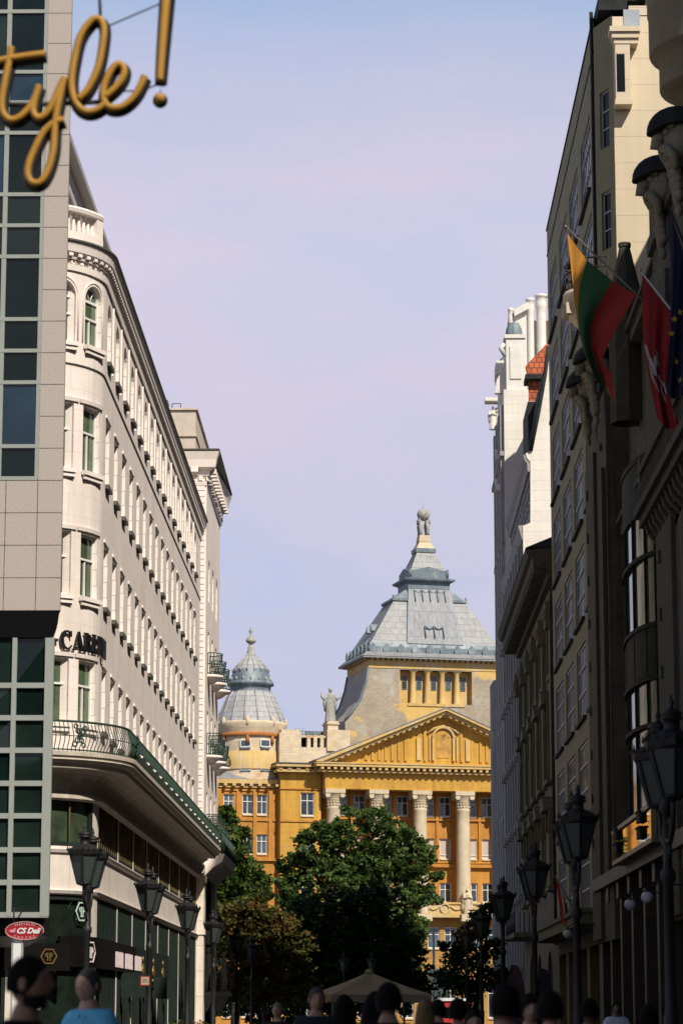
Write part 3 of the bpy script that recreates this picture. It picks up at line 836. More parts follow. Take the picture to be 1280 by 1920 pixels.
m_zinclit = M('brightened turret zinc', (.36, .36, .37), .6, var=.09, ns=.9, brick=(1.05, .5, .02, (.18, .19, .21), .05, .5), streak=.2)  # lighter copy of the roof zinc, turret brightness put into the colour
m_zincrust = M('stained zinc bay', (.215, .228, .255), .6, var=.10, ns=.9, brick=(.9, 2.6, .014, (.17, .18, .20), .05), metal=.15, stain=((.22, .15, .09), 1.3, .58, .74, .05), streak=.35)
m_blue = M('blue grey lead', (.14, .18, .21), .55, var=.22, ns=1.2, stain=((.30, .34, .37), .8, .5, .7, .4), metal=.1, streak=.25)
m_tile = M('terracotta moulding', (.34, .13, .035), .8, var=.2)
m_pw = M('palace white frame', (.66, .64, .62), .5, var=.1)
m_blind = M('closed blind', (.47, .38, .32), .7, var=.05)
m_pglass = M('palace glass', (.05, .07, .085), .06, var=.7, ns=1.4, spec=.7, rnd=.7)
m_stat = M('weathered statue stone', (.34, .335, .31), .9, var=.3, ns=5, streak=.3)
m_ghost = M('faded painted letters', (.42, .235, .05), .9, var=.25)

def draped(b, x, y, z, h, arms='raised', mi=0):
    """a standing draped stone figure as one surface plus arms"""
    prof = [(.0, .0), (.155, .0), (.16, .03), (.14, .2), (.125, .4), (.135, .52), (.12, .6), (.13, .72), (.115, .8), (.05, .835), (.036, .855)]
    n = 20; rows = []
    for q, t in prof:
        fold = .012 if t < .55 else .004
        rows.append([(x + h * (q * 1.0 + fold * cos(7 * a)) * cos(a), y + h * (q * .72 + fold * cos(7 * a)) * sin(a), z + h * t) for a in [2 * pi * i / n for i in range(n)]])
    b.grid(rows, True, mi)
    b.ell((x, y - .01 * h, z + h * .93), (.055 * h, .064 * h, .078 * h), 12, 8, mi)
    b.ell((x, y + .01 * h, z + h * .95), (.062 * h, .062 * h, .06 * h), 10, 6, mi)
    b.tube([(x, y - .07 * h, z + h * .93), (x, y - .08 * h, z + h * .915)], .012 * h, 5, mi)
    for s in (-1, 1):
        sh = (x + s * .115 * h, y, z + h * .78)
        if arms == 'raised': pts = [sh, (x + s * .21 * h, y - .02 * h, z + h * .66), (x + s * .285 * h, y - .08 * h, z + h * .71), (x + s * .30 * h, y - .09 * h, z + h * .80)]
        else: pts = [sh, (x + s * .16 * h, y - .04 * h, z + h * .62), (x + s * .04 * h, y - .14 * h, z + h * .66), (x - s * .02 * h, y - .13 * h, z + h * .72)]
        b.tube(pts, [.05 * h, .042 * h, .028 * h, .02 * h], 8, mi)
        e = Vector(pts[-1])
        for k in range(4): b.tube([e, e + Vector(((k - 1.5) * .012 * h, -.006 * h, .05 * h))], .006 * h, 4, mi)
        # hanging cloak fold
        b.tube([sh, (x + s * .17 * h, y + .03 * h, z + h * .55), (x + s * .15 * h, y + .03 * h, z + h * .30)], [.05 * h, .055 * h, .03 * h], 8, mi)

def palace():
    r = root('yellow_palace', 'ochre yellow palace with a columned pediment and a grey pyramid roof closing the street', 'palace', (PO.x, PO.y, 0), PTH)
    B = lambda n, b, m: build(n, b, m, r, local=True)
    cols = [1.42 + 4.1 * k for k in range(6)]
    uR = 23.3
    # --- walls
    rows = [(19.25, 21.05), (15.35, 17.2), (11.4, 13.15), (7.15, 9.05), (.9, 4.3)]
    P = line((.35, 2.4), (uR, 2.4))
    ops = []; wins = []
    for k in range(5):
        c = (cols[k] + cols[k + 1]) / 2
        for s in (-.80, .80):
            for j, (a, b_) in enumerate(rows[:3]):
                ops.append((c + s - .35, 1.14, a, b_)); wins.append((P, c + s - .35, a, 'pal%d' % j))
    w = MB(); facade(w, P, 0, P.len, 9.6, 21.4, ops, .28)
    B('portico_wall', w, m_org)
    P2 = line((-.2, .9), (uR + .4, .9)); ops = []
    for k in range(5):
        c = (cols[k] + cols[k + 1]) / 2
        for s in (-.80, .80):
            for j in (3, 4):
                a, b_ = rows[j]; ops.append((c + s + .2, 1.14, a, b_)); wins.append((P2, c + s + .2, a, 'pal%d' % j))
    w = MB(); facade(w, P2, 0, P2.len, 0, 9.9, ops, .3); w.box(-.2, uR + .4, 1.3, 2.4, 9.5, 9.9)
    B('ground_storeys', w, M('lower ochre render', (.40, .22, .06), .9, var=.2, ns=.7, brick=(1.4, .7, .016, (.25, .14, .05), .05), streak=.3))
    P3 = line((-3.45, 1.2), (.35, 1.2)); ops = []
    for u in (2.55,):
        for j, (a, b_) in enumerate(((19.0, 21.1), (15.5, 17.3), (11.4, 13.2), (7.1, 9.1), (1, 4))):
            ops.append((u, 1.3, a, b_)); wins.append((P3, u, a, 'palw%d' % min(j, 1)))
    w = MB(); facade(w, P3, 0, P3.len, 0, 22.9, ops, .3)
    w.face([(-3.45, 1.2, 0), (-3.45, 3.2, 0), (-3.45, 3.2, 22.9), (-3.45, 1.2, 22.9)]); w.face([(.35, 1.2, 9.9), (.35, 2.4, 9.9), (.35, 2.4, 22.9), (.35, 1.2, 22.9)])
    B('side_bay_wall', w, m_yel)
    P4 = line((-16, 2.2), (-3.45, 2.2)); ops = []
    for u in (6.5, 8.0, 9.74, 11.08):
        for j, (a, b_) in enumerate(((19.1, 20.9), (15.55, 17.3), (11.4, 13.2), (7.1, 9.1), (1, 4))):
            ops.append((u, 1.0, a, b_)); wins.append((P4, u, a, 'pals%d' % min(j, 1)))
    w = MB(); facade(w, P4, 0, P4.len, 0, 22.0, ops, .26)
    B('wing_wall', w, m_org)
    w = MB(); w.box(-15.9, 30, 3.6, 22, 0, 22.9); B('palace_core', w, m_dark)
    # panels, bands, string courses
    w = MB()
    for k in range(5):
        c = (cols[k] + cols[k + 1]) / 2
        w.box(c - .12, c + .12, 2.25, 2.4, 14.9, 21.3)
        w.box(c - 1.55, c - 1.42, 2.28, 2.4, 14.9, 21.3); w.box(c + 1.42, c + 1.55, 2.28, 2.4, 14.9, 21.3)
        for z in (18.95, 15.05): w.box(c - 1.55, c + 1.55, 2.2, 2.4, z - .12, z + .06)
        w.box(c - 1.7, c + 1.7, 2.05, 2.4, 14.55, 14.85)
    for u0, u1, v in ((-16, -3.45, 2.2),):
        w.box(u0, u1, v - .25, v, 14.9, 15.2); w.box(u0, u1, v - .12, v, 18.5, 18.75); w.box(u0, u1, v - .12, v, 21.2, 21.4)
        for u in (-4.15, -5.6, -7.15, -8.9): w.box(u - .17, u + .17, v - .16, v, 15.2, 21.2)
    w.box(-3.5, .3, 1.1, 1.2, 18.4, 18.6); w.box(-3.5, .3, 1.1, 1.2, 14.6, 14.9); w.box(-3.5, .3, 1.08, 1.2, 21.35, 21.5)
    B('wall_mouldings', w, m_org)
    # --- windows
    for key, W_, H_, p in (('pal0', 1.14, 1.8, m_pglass), ('pal1', 1.14, 1.85, m_blind), ('pal2', 1.14, 1.75, m_pglass), ('pal3', 1.14, 1.9, m_pglass), ('pal4', 1.14, 3.4, m_shopg), ('palw0', 1.3, 2.1, m_pglass), ('palw1', 1.3, 1.8, m_pglass), ('pals0', 1.0, 1.8, m_pglass), ('pals1', 1.0, 1.75, m_pglass)):
        win_proto(key, W_, H_, .22, m_pw, p, m_stone, (1, (.66,)) if key != 'pal1' else (0, (.16,)), False, .085, .12, False)
    for PP, u, z, key in wins: win(key, r, WM[r] @ wmat(PP, u, z))
    # --- columns
    for u in cols:
        b = MB(); zb, zt = 10.9, 21.4
        sh = []
        n = 40
        for t in (0, .02, .15, .16, .3, .5, .7, .82, .83, .845, .85):
            R_ = .66 - .10 * t * t
            if t in (.83, .845): R_ += .04
            sh.append([(u + (R_ - (.025 if (i % 2 and t < .82 and t > .01) else 0)) * cos(2 * pi * i / n), .8 + (R_ - (.025 if (i % 2 and t < .82 and t > .01) else 0)) * sin(2 * pi * i / n), zb + (zt - zb) * t) for i in range(n)])
        b.grid(sh, True)
        b.lathe([(.80, 0), (.80, .18), (.72, .26), (.76, .36), (.66, .5)], (u, .8, zb - .3), 20)
        zc = zb + (zt - zb) * .85
        b.lathe([(.58, 0), (.60, .55), (.66, .6), (.66, .7)], (u, .8, zc), 20)
        for i in range(14):
            for q in range(2): b.ell((u + .60 * cos(2 * pi * i / 14), .8 + .60 * sin(2 * pi * i / 14), zc + .16 + .26 * q), (.08, .08, .11), 6, 4)
        o = B('column', b, m_stone)
        b = MB()
        zk = zc + .7
        b.lathe([(.64, 0), (.70, .15), (.82, .42), (.9, .5)], (u, .8, zk), 20)
        for s in (-1, 1):
            for t in (-1, 1): b.tube([(u + s * .68, .8 + t * .66, zk + .32), (u + s * .68, .8 + t * .76, zk + .32)], .24, 10)
        b.box(u - .92, u + .92, -.02, 1.62, zk + .5, zt - .0)
        build('capital', b, m_stone, o, local=False) if False else None
        oc = put('capital', mesh('capital', b, m_stone), o, WM[r])
    # balcony plinth, garlands, seated figures
    b = MB()
    b.box(-.4, uR + .6, -.15, 2.4, 9.9, 10.25); b.box(-.2, uR + .4, .0, 2.4, 10.25, 11.1); b.box(-.35, uR + .55, -.12, 2.4, 11.1, 11.28)
    for k in range(5):
        c = (cols[k] + cols[k + 1]) / 2
        b.tube([(c + .42 * cos(t), -.06, 10.7 + .42 * sin(t)) for t in [2 * pi * i / 16 for i in range(17)]], .09, 6)
        for s in (-1, 1):
            b.tube([(c + s * (.5 + 1.2 * t), -.05, 10.95 - .35 * sin(pi * t)) for t in [i / 8 for i in range(9)]], .085, 6)
    B('portico_balcony', b, m_yel2)
    for u in cols[1:]:
        b = MB(); draped(b, u, -.35, 10.2, 2.3, 'folded')
        b.ell((u, -.15, 10.9), (.6, .3, .7), 10, 8); b.ell((u, -.1, 11.9), (.5, .22, .6), 10, 8)
        b.box(u - .65, u + .65, -.75, -.1, 9.55, 10.2)
        B('stone_figure', b, m_stone)
    # --- entablature and pediment
    b = MB(); b.box(.45, uR - .1, .12, 2.2, 21.41, 22.9); b.box(.40, uR - .05, .06, 2.2, 22.72, 22.88)
    B('frieze', b, m_yel)
    b = MB()
    b.box(-.2, uR + .5, -.35, 2.5, 22.9, 23.1)
    b.box(-.55, uR + .9, -.75, 2.6, 23.38, 23.62); b.box(-.62, uR + .97, -.82, 2.6, 23.622, 23.74)
    for i in range(40): b.box(-.1 + i * .6, .16 + i * .6, -.68, .1, 23.12, 23.37)
    b.box(0, uR + .3, -.1, 2.5, 23.1, 23.38)
    B('entablature_cornice', b, m_yel2)
    ap = 11.7; za = 28.95; ul_, ur_ = -.6, 2 * ap + .6; zl = 23.75
    sl = (za - zl) / (ap - ul_)
    b = MB()
    b.face([(ul_ + 1.2, .35, zl), (ur_ - 1.2, .35, zl), (ap, .35, za - .5)], [(ul_, zl), (ur_, zl), (ap, za)])
    b.face([(ul_ + .2, 2.4, zl), (ap, 2.4, za - .1), (ur_ - .2, 2.4, zl)])
    # ribs and panels of the tympanum
    for i in range(1, 12):
        for s in (-1, 1):
            d = 1.75 + .0 + (i - 1) * .62
            if d > 8.2: continue
            zt = za - .75 - d * sl - .55
            if zt - (zl + .35) < .25: continue
            if 2.0 < d < 3.0: continue
            b.box(ap + s * d - .13, ap + s * d + .13, .22, .349, zl + .35, zt)
    B('pediment', b, m_yel)
    b = MB()
    # arched niche frame
    zz = zl + .45
    for s in (-1, 1):
        b.box(ap + s * .98 - .10, ap + s * .98 + .10, .1, .346, zz, zz + 2.1); b.box(ap + s * 1.3 - .06, ap + s * 1.3 + .06, .16, .346, zz, zz + 2.2)
        b.box(ap + s * 2.35 - .2, ap + s * 2.35 + .2, .18, .346, zz, zz + 2.0)
    pts = [(ap + 1.0 * cos(pi * i / 14), .22, zz + 2.05 + 1.0 * sin(pi * i / 14)) for i in range(15)]
    b.tube(pts, .13, 6)
    b.tube([(ap - 1.5, .2, zz + 2.5), (ap - .9, .2, zz + 2.95), (ap, .2, zz + 3.2), (ap + .9, .2, zz + 2.95), (ap + 1.5, .2, zz + 2.5)], .11, 6)
    # raking cornices
    T = .72
    for s in (-1, 1):
        for k, (n0, n1, y0) in enumerate(((0, .22, -.88), (.22, .5, -.62), (.5, .72, -.2))):
            e = ul_ if s < 0 else ur_
            a = [(e - s * -0, za)]
            q = [(ap, za - n0), (e, zl - n0 + .12), (e, zl - n1 + .12), (ap, za - n1)]
            q = [(x, max(z, zl - .0)) if z < zl else (x, z) for x, z in q]
            if k: 
                L_ = (za - n0 - zl) / sl; L2 = (za - n1 - zl) / sl
                q = [(ap, za - n0), (ap + s * L_, zl), (ap + s * L2, zl), (ap, za - n1)]
            else: q = [(ap, za), (e, zl + .12), (e, zl), (ap + s * (za - n1 - zl) / sl, zl), (ap, za - n1)]
            b.ext(q if s > 0 else q, lambda x, z, d, y0=y0: (x, y0 + d, z), 2.4 - y0 - .003 * k)
        for i in range(20):
            d = .5 + i * .58; zz2 = za - d * sl - .5
            if zz2 < zl + .2: continue
            b.ext([(ap + s * d - .14, zz2 + sl * s * .14 - .16), (ap + s * d + .14, zz2 - sl * s * .14 - .16), (ap + s * d + .14, zz2 - sl * s * .14 + .02), (ap + s * d - .14, zz2 + sl * s * .14 + .02)], lambda x, z, dd: (x, -.56 + dd, z), .5)
    B('raking_cornice', b, m_yel2)
    b = MB(); b.ext([(ap + .62 * cos(t), zz + 2.05 + .62 * sin(t)) for t in [pi * i / 12 for i in range(13)]] + [(ap - .62, zz + .25), (ap + .62, zz + .25)], lambda x, z, d: (x, .30 + d, z), .04)
    B('niche_panel', b, M('rusty niche', (.42, .24, .06), .9, var=.3, ns=1.5, stain=((.18, .09, .03), 1.4, .58, .66, 1)))
    b = MB()
    for s in (-1, 1):
        e = ul_ - .08 if s < 0 else ur_ + .08
        b.ext([(ap, za + .005), (e, zl + .125), (e, zl + .21), (ap, za + .10)], lambda x, z, d: (x, -.94 + d, z), 3.4)
    B('pediment_flashing', b, m_zinc)
    # faded lettering
    for body, px, sz in (('\u00c9LET \u00c9S J\u00c1RAD\u00c9K', 716, .62), ('\u201eAZ ANKER\u201d', 828, 1.0), ('BIZT.', 908, .62)):
        u, z = loc(px, 1465, .12)
        put_text('faded_lettering', body, sz, .004, m_ghost, r, WM[r] @ facing((u, .116, z)))
    # --- left bay cornice and parapet
    b = MB()
    b.box(-3.9, .2, .5, 3, 22.9, 23.1); b.box(-4.05, .0, .25, 3, 23.36, 23.6)
    for i in range(5): b.box(-3.75 + i * .82, -3.4 + i * .82, .42, .8, 23.1, 23.36)
    b.box(-3.7, 0, .82, 3, 23.1, 23.36)
    B('bay_cornice', b, m_yel2)
    b = MB(); b.box(-4.1, .1, .2, 3, 23.6, 23.72); B('bay_cornice_roof', b, M('bay slate', (.05, .05, .055), .7), )
    b = MB()
    b.box(-3.4, 3.1, 1.9, 4.6, 23.7, 25.3); b.box(-3.4, -1.35, 1.9, 3.2, 25.3, 26.6); b.box(-3.2, -1.5, 1.95, 3.1, 26.6, 26.9)
    for i in range(4): b.box(-.78 + i * .62, -.45 + i * .62, 1.95, 2.4, 25.3, 26.45)
    b.box(-1.34, 1.3, 2.0, 2.3, 26.2, 26.4)
    b.box(1.05, 3.2, 1.7, 4.8, 25.0, 26.95); b.box(1.15, 2.15, 1.9, 3.6, 26.95, 27.78)
    b.box(1.05, 2.25, 1.8, 3.7, 27.45, 27.6)
    B('attic_parapet', b, m_creambr)
    b = MB(); b.box(-1.34, 1.0, 2.6, 2.8, 25.3, 26.4); B('parapet_recess', b, m_dark)
    b = MB()
    for i in range(9): b.tube([(-1.6 + .34 * i, 3.2, 26.5), (-1.6 + .34 * i, 3.2, 27.2 if i < 3 else 26.95)], .03, 4)
    for z in (26.9, 26.6): b.tube([(-1.7, 3.2, z), (1.2, 3.2, z)], .03, 4)
    b.box(-.5, 1.0, 3.6, 4, 26.4, 26.95)
    B('roof_railing', b, m_blue)
    # --- tower
    uc, vc, hu, hv = 12.45, 9.0, 6.55, 4.0
    prof = [(-hu, 33.9), (-hu, 33.3), (-hu - .30 + .02, 31.9), (-hu - .8, 30.3), (-hu - 1.65, 29.0), (-hu - 2.3, 28.25), (-hu - 2.3, 23)]
    wu0, wu1, wz0, wz1 = uc - 3.6, uc + 3.6, 30.0, 33.15
    b = MB()
    v0, v1 = vc - hv, vc + hv
    for i in range(len(prof) - 1):
        (a, za_), (c, zc_) = prof[i], prof[i + 1]
        for s in (1, -1):
            b.face([(uc + s * a, v0, za_), (uc + s * c, v0, zc_), (uc + s * c, v1, zc_), (uc + s * a, v1, za_)], [(0, za_), (0, zc_), (8, zc_), (8, za_)], 1)
    zs_ = [33.9, 33.3, wz1, 31.9, 30.3, wz0, 29.0, 28.25, 23]
    def edge(z):
        for i in range(len(prof) - 1):
            (a, za_), (c, zc_) = prof[i], prof[i + 1]
            if zc_ <= z <= za_: return a + (c - a) * (za_ - z) / (za_ - zc_)
    for i in range(len(zs_) - 1):
        zt, zb = zs_[i], zs_[i + 1]; et, eb = edge(zt), edge(zb)
        segs = [(et, eb, -et, -eb)]
        if zt <= wz1 + 1e-6 and zb >= wz0 - 1e-6: segs = [(et, eb, wu0 - uc, wu0 - uc), (wu1 - uc, wu1 - uc, -et, -eb)]
        for q in segs:
            P_ = [(uc + q[0], v0, zt), (uc + q[1], v0, zb), (uc + q[3], v0, zb), (uc + q[2], v0, zt)]
            b.face(P_, [(x, z) for x, y, z in P_], 0)
        P_ = [(uc + et, v1, zt), (uc - et, v1, zt), (uc - eb, v1, zb), (uc + eb, v1, zb)]; b.face(P_, None, 0)
    B('tower_wall', b, [m_brick, M('grey tower side', (.36, .34, .32), .9, var=.15, ns=.7, stain=((.52, .42, .30), .4, .55, .62, 1))])
    b = MB()    # metal edge following the flare
    b.tube([(uc + a - .02, v0 - .02, z) for a, z in prof[1:6]], .13, 6); B('flare_flashing', b, m_blue); b = MB(); b.tube([(uc + a - .02, v1, z) for a, z in prof[1:6]], .13, 6)
    B('flare_flashing', b, m_blue)
    b = MB()
    b.box(uc - hu - .05, uc + hu + .05, v0 - .06, v1 + .05, 33.25, 34.0); b.box(uc - hu + .2, wu0 - .1, v0 - .03, v0 + .4, 32.65, 33.25) if False else None
    b.box(wu0, wu0 + .06, v0 + .01, v0 + .9, wz0, wz1); b.box(wu1 - .06, wu1, v0 + .01, v0 + .9, wz0, wz1)
    b.box(wu0, wu1, v0 + .9, v0 + 1.1, wz0, wz1)
    for i in range(26):
        u = uc - hu + .25 + i * .52; b.box(u - .12, u + .12, v0 - .45, v0, 34.0, 34.14)
        if i < 16: b.box(uc - hu - .45, uc - hu, v0 + .3 + i * .5, v0 + .5 + i * .5, 34.0, 34.14)
    B('tower_frieze', b, m_yel2)
    b = MB()
    for i in range(4):
        u = wu0 + (wu1 - wu0) * (i + 1) / 5 - .0
        b.lathe([(.36, 0), (.36, .12), (.28, .2), (.24, 2.8), (.32, 2.95), (.36, 3.12)], (u, v0 + .45, wz0), 12); b.box(u - .36, u + .36, v0 + .1, v0 + .8, wz1 - .12, wz1 - .01)
    b.box(wu0 + .8, wu1 - .8, v0 - .1, v0 + .85, wz0 - .25, wz0)
    B('tower_loggia_columns', b, m_yel2)
    win_proto('tw', .5, 1.3, .06, m_blue, m_pglass, None, (0, (.6,)), False, .05)
    for i in range(5):
        u = wu0 + (wu1 - wu0) * (i + .5) / 5
        win('tw', r, WM[r] @ (Matrix.Translation((u, v0 + .84, 31.4))))
    # eaves and roof
    b = MB()
    b.box(uc - hu - .75, uc + hu + .75, v0 - .75, v1 + .75, 34.14, 34.3); b.frus((uc - hu - .8, uc + hu + .8, v0 - .8, v1 + .8), (uc - hu - .3, uc + hu + .3, v0 - .3, v1 + .3), 34.3, 34.75)
    B('tower_eaves', b, m_zinc)
    b = MB()
    b.box(uc - hu - .1, uc + hu + .1, v0 - .1, v1 + .1, 34.75, 35.3); b.frus((uc - hu + .05, uc + hu - .05, v0 + .05, v1 - .05), (uc - hu + .2, uc + hu - .2, v0 + .2, v1 - .2), 35.3, 35.75)
    B('roof_parapet', b, m_blue)
    for i in range(10):
        b = MB(); u = uc - hu + .3 + i * (2 * hu - .6) / 9
        b.ext([(u - .3, 34.78), (u - .34, 35.1), (u - .2, 35.42), (u, 35.6), (u + .2, 35.42), (u + .34, 35.1), (u + .3, 34.78)], lambda x, z, d: (x, v0 - .28 + d, z), .16); B('antefix', b, m_blue)
    for i in range(6):
        b = MB(); v = v0 + .4 + i * 1.4
        b.ext([(v - .3, 34.78), (v - .3, 35.3), (v, 35.6), (v + .3, 35.3), (v + .3, 34.78)], lambda x, z, d: (uc - hu - .30 + d, x, z), .16); B('antefix', b, m_blue)
    b = MB()
    def fr(lu, lv, hu_, hv_, z0, z1, mi=0):
        lo = [(uc - lu, vc - lv), (uc + lu, vc - lv), (uc + lu, vc + lv), (uc - lu, vc + lv)]; hi = [(uc - hu_, vc - hv_), (uc + hu_, vc - hv_), (uc + hu_, vc + hv_), (uc - hu_, vc + hv_)]
        for i in range(4):
            j = (i + 1) % 4; w_ = hypot(lo[j][0] - lo[i][0], lo[j][1] - lo[i][1]) / 2; w2 = hypot(hi[j][0] - hi[i][0], hi[j][1] - hi[i][1]) / 2
            b.face([(*lo[i], z0), (*lo[j], z0), (*hi[j], z1), (*hi[i], z1)], [(-w_, z0), (w_, z0), (w2, z1), (-w2, z1)], mi)
        b.face([(*q, z1) for q in hi], None, mi)
    fr(6.3, 3.75, 3.55, 1.95, 35.7, 40.05)
    fr(2.8, 3.9, 2.05, 1.80, 35.7, 41.3, 1); fr(6.42, 1.75, 2.35, 1.3, 35.7, 41.0, 1)
    fr(1.75, 1.6, .88, .8, 43.1, 45.05)
    B('pyramid_roof', b, [m_zinc, m_zincrust])
    b = MB()
    fr(3.7, 2.1, 3.7, 2.1, 40.05, 40.3); fr(3.6, 2.05, 2.2, 1.5, 40.3, 41.25)
    fr(2.08, 1.83, 2.08, 1.83, 41.3, 41.9); fr(2.1, 1.85, 2.45, 2.2, 41.9, 42.1); fr(2.5, 2.25, 2.55, 2.3, 42.1, 42.28); fr(2.4, 2.15, 2.0, 1.75, 42.28, 42.4); fr(2.0, 1.75, 2.0, 1.75, 42.4, 43.1)
    b.ext([(uc - 1.7, 43.1), (uc, 43.5), (uc + 1.7, 43.1)], lambda x, z, d: (x, vc - 1.76 + d, z), .25)
    b.ext([(vc - 1.5, 43.1), (vc, 43.5), (vc + 1.5, 43.1)], lambda x, z, d: (uc - 2.02 + d, x, z), .25)
    for s in (-1, 1):
        b.tube([(uc + s * 1.85, vc - 1.7, 42.5), (uc + s * 1.85, vc - 1.7, 43.25)], .14, 8)
        b.tube([(uc + s * 3.6, vc - 2.0, 40.2), (uc + s * 3.6, vc - 2.0, 40.6)], .1, 6)
    fr(.98, .9, 1.0, .92, 45.05, 45.45)
    # ornaments of the front bay: hanging garlands and pipes
    for i in range(5):
        x = uc - 1.5 + .75 * i
        b.tube([(x, vc - 1.95, 41.2), (x, vc - 2.35, 40.0)], .06, 5)
        if i < 4: b.tube([(x + .75 * t, vc - 1.92, 41.2 - .3 * sin(pi * t)) for t in [k / 6 for k in range(7)]], .06, 5)
    for i in range(3): b.tube([(uc - .9 + .9 * i, vc - 3.42, 37.5), (uc - .9 + .9 * i, vc - 3.85, 36.3)], .05, 5)
    for i in range(2): b.tube([(uc - .9 + .9 * (i + t), vc - 3.40, 37.5 - .3 * sin(pi * t)) for t in [k / 6 for k in range(7)]], .08, 5)
    for i in range(2): b.ext([(v0 + 2.2 + i * 1.6, 37.1), (v0 + 2.9 + i * 1.6, 37.1), (v0 + 2.55 + i * 1.6, 37.75)], lambda x, z, d: (uc - 5.7 + d, x, z), .8)
    B('roof_caps', b, m_blue)
    b = MB(); fr(.9, .85, .55, .5, 45.45, 46.15); fr(.6, .55, .5, .48, 46.15, 46.8)
    B('globe_pedestal', b, m_stone)
    b = MB()
    for s in (-1, 1):
        for t in (-1, 1):
            x, y = uc + s * .36, vc + t * .3
            b.tube([(x, y, 46.75), (x * .98 + uc * .02, y, 47.2), (x, y, 47.7), (x - s * .08, y - t * .05, 48.1)], [.16, .17, .24, .14], 8); b.ell((x - s * .05, y - t * .1, 48.15), (.14, .14, .18), 8, 6)
            b.tube([(x + s * .14, y, 47.9), (x + s * .2, y, 48.25), (x - s * .02, y, 48.55)], [.09, .08, .05], 6)
    B('globe_bearers', b, m_stat)
    b = MB(); b.ell((uc, vc, 48.88), (.62, .62, .62), 24, 16)
    ax = Vector((.75, 0, .66)).normalized(); e1 = Vector((0, 1, 0)); e2 = ax.cross(e1)
    b.tube([Vector((uc, vc, 48.88)) + (ax * cos(t) + e1 * sin(t)) * .64 for t in [2 * pi * i / 32 for i in range(33)]], .04, 5)
    b.tube([(uc, vc, 49.45), (uc, vc, 50.1)], .025, 5)
    B('roof_globe', b, m_stat)
    # --- round turret with cone roof on the left wing
    tu, tv = -5.45, 5.0
    zv = lambda y: loc(468, y, tv)[1]
    k = 1 / 20.4
    def lz(l, name, mat, n=28, sm=True):
        b = MB(); b.lathe([(q * k, zv(y)) for q, y in l], (tu, tv, 0), n, sm=sm); B(name, b, mat)
    lz([(68, 1470), (62, 1445), (61.5, 1384)], 'turret_drum', m_creambr)
    lz([(65, 1386), (67, 1383), (66, 1380), (63, 1378)], 'turret_band', m_tile)
    lz([(63, 1379), (65, 1372), (69, 1362), (68.5, 1358), (64, 1356)], 'turret_cornice', m_creambr)
    lz([(67, 1359), (66, 1355), (55, 1330), (46, 1308), (40, 1300), (37, 1297)], 'turret_roof', m_zinclit, 16, False)
    lz([(38, 1298), (38, 1288), (44, 1286.5), (44, 1281), (41, 1279)], 'turret_ledge', m_blue)
    lz([(39.5, 1280), (36, 1266), (34, 1263), (34, 1257), (33, 1256)], 'turret_collar', m_blue)
    lz([(33, 1257.5), (19, 1240), (8, 1226)], 'turret_cone', m_zinclit, 16, False)
    lz([(8, 1227), (7.5, 1222), (6.5, 1221), (6.5, 1213), (4, 1212), (4, 1208), (8, 1205), (10, 1203), (10, 1201), (7, 1196), (3, 1193), (2.5, 1187), (4, 1185), (3.5, 1181), (0.3, 1176)], 'finial', m_stat, 14)
    b = MB()
    for i in range(16):
        a = 2 * pi * (i + .0) / 16
        pts = [(tu + q * k * cos(a), tv + q * k * sin(a), zv(y)) for q, y in ((66.5, 1357), (55.5, 1330), (46.5, 1308), (40, 1299))]
        b.tube(pts, .075, 5)
        b.tube([(tu + q * k * cos(a), tv + q * k * sin(a), zv(y)) for q, y in ((33.5, 1257), (8.5, 1227))], .06, 5)
        b.ell((tu + 35 * k * cos(a), tv + 35 * k * sin(a), zv(1258)), (.07, .07, .2), 6, 4)
        b.ell((tu + 39 * k * cos(a + .2), tv + 39 * k * sin(a + .2), zv(1275)), (.10, .10, .2), 6, 4)
    B('turret_ribs', b, m_zinclit)
    for i in range(8):
        b = MB(); a = 2 * pi * (i + .5) / 8 + .1
        b.ell((tu + 66 * k * cos(a), tv + 66 * k * sin(a), zv(1358)), (.22, .22, .45), 8, 6)
        b.tube([(tu + 62.5 * k * cos(a), tv + 62.5 * k * sin(a), zv(1384)), (tu + 63 * k * cos(a), tv + 63 * k * sin(a), zv(1400))], .17, 6, 1); B('turret_console', b, [m_creambr, m_tile])
    win_proto('dw', 1.0, .7, .05, m_pw, m_pglass, m_blue, (0, ()), False, .09, .12)
    win_proto('dw2', 1.05, 1.32, .08, m_pw, m_pglass, m_blue, (1, ()), False, .10, .12)
    bb = MB()
    for px in (461, 497, 426):
        for y, key, hw in ((1401, 'dw', .5), (1444, 'dw2', .53)):
            u, z = loc(px, y, tv - 3.0)
            dx = (u - tu) / 3.02; a = math.asin(max(-1, min(1, dx)))
            p = Vector((tu + 3.09 * sin(a), tv - 3.09 * cos(a), z))
            win(key, r, WM[r] @ (Matrix.Translation(p) @ Matrix.Rotation(a, 4, 'Z')))
    bb.lathe([(64.8 * k, zv(1447)), (63.4 * k, zv(1414)), (61 * k, zv(1413))], (tu, tv, 0), 24, a0=-pi / 2 - .95, a1=-pi / 2 + .75)
    B('turret_render', bb, m_yel2)
    b = MB(); b.face([(-16, 1.7, 22.25), (-3.6, 1.7, 22.25), (-3.2, 3.2, 23.05), (-16, 3.2, 23.05)], [(0, 0), (12, 0), (12, 1.6), (0, 1.6)]); B('wing_roof', b, m_zinc)
    b = MB(); b.box(-16, -3.5, 1.7, 2.6, 21.85, 22.24); b.box(-16, -3.45, 1.95, 2.6, 21.5, 21.84)
    for i in range(16): b.box(-15.8 + i * .8, -15.5 + i * .8, 1.55, 1.9, 21.62, 21.84)
    B('wing_cornice', b, m_yel2)
    return r
palace_root = palace()
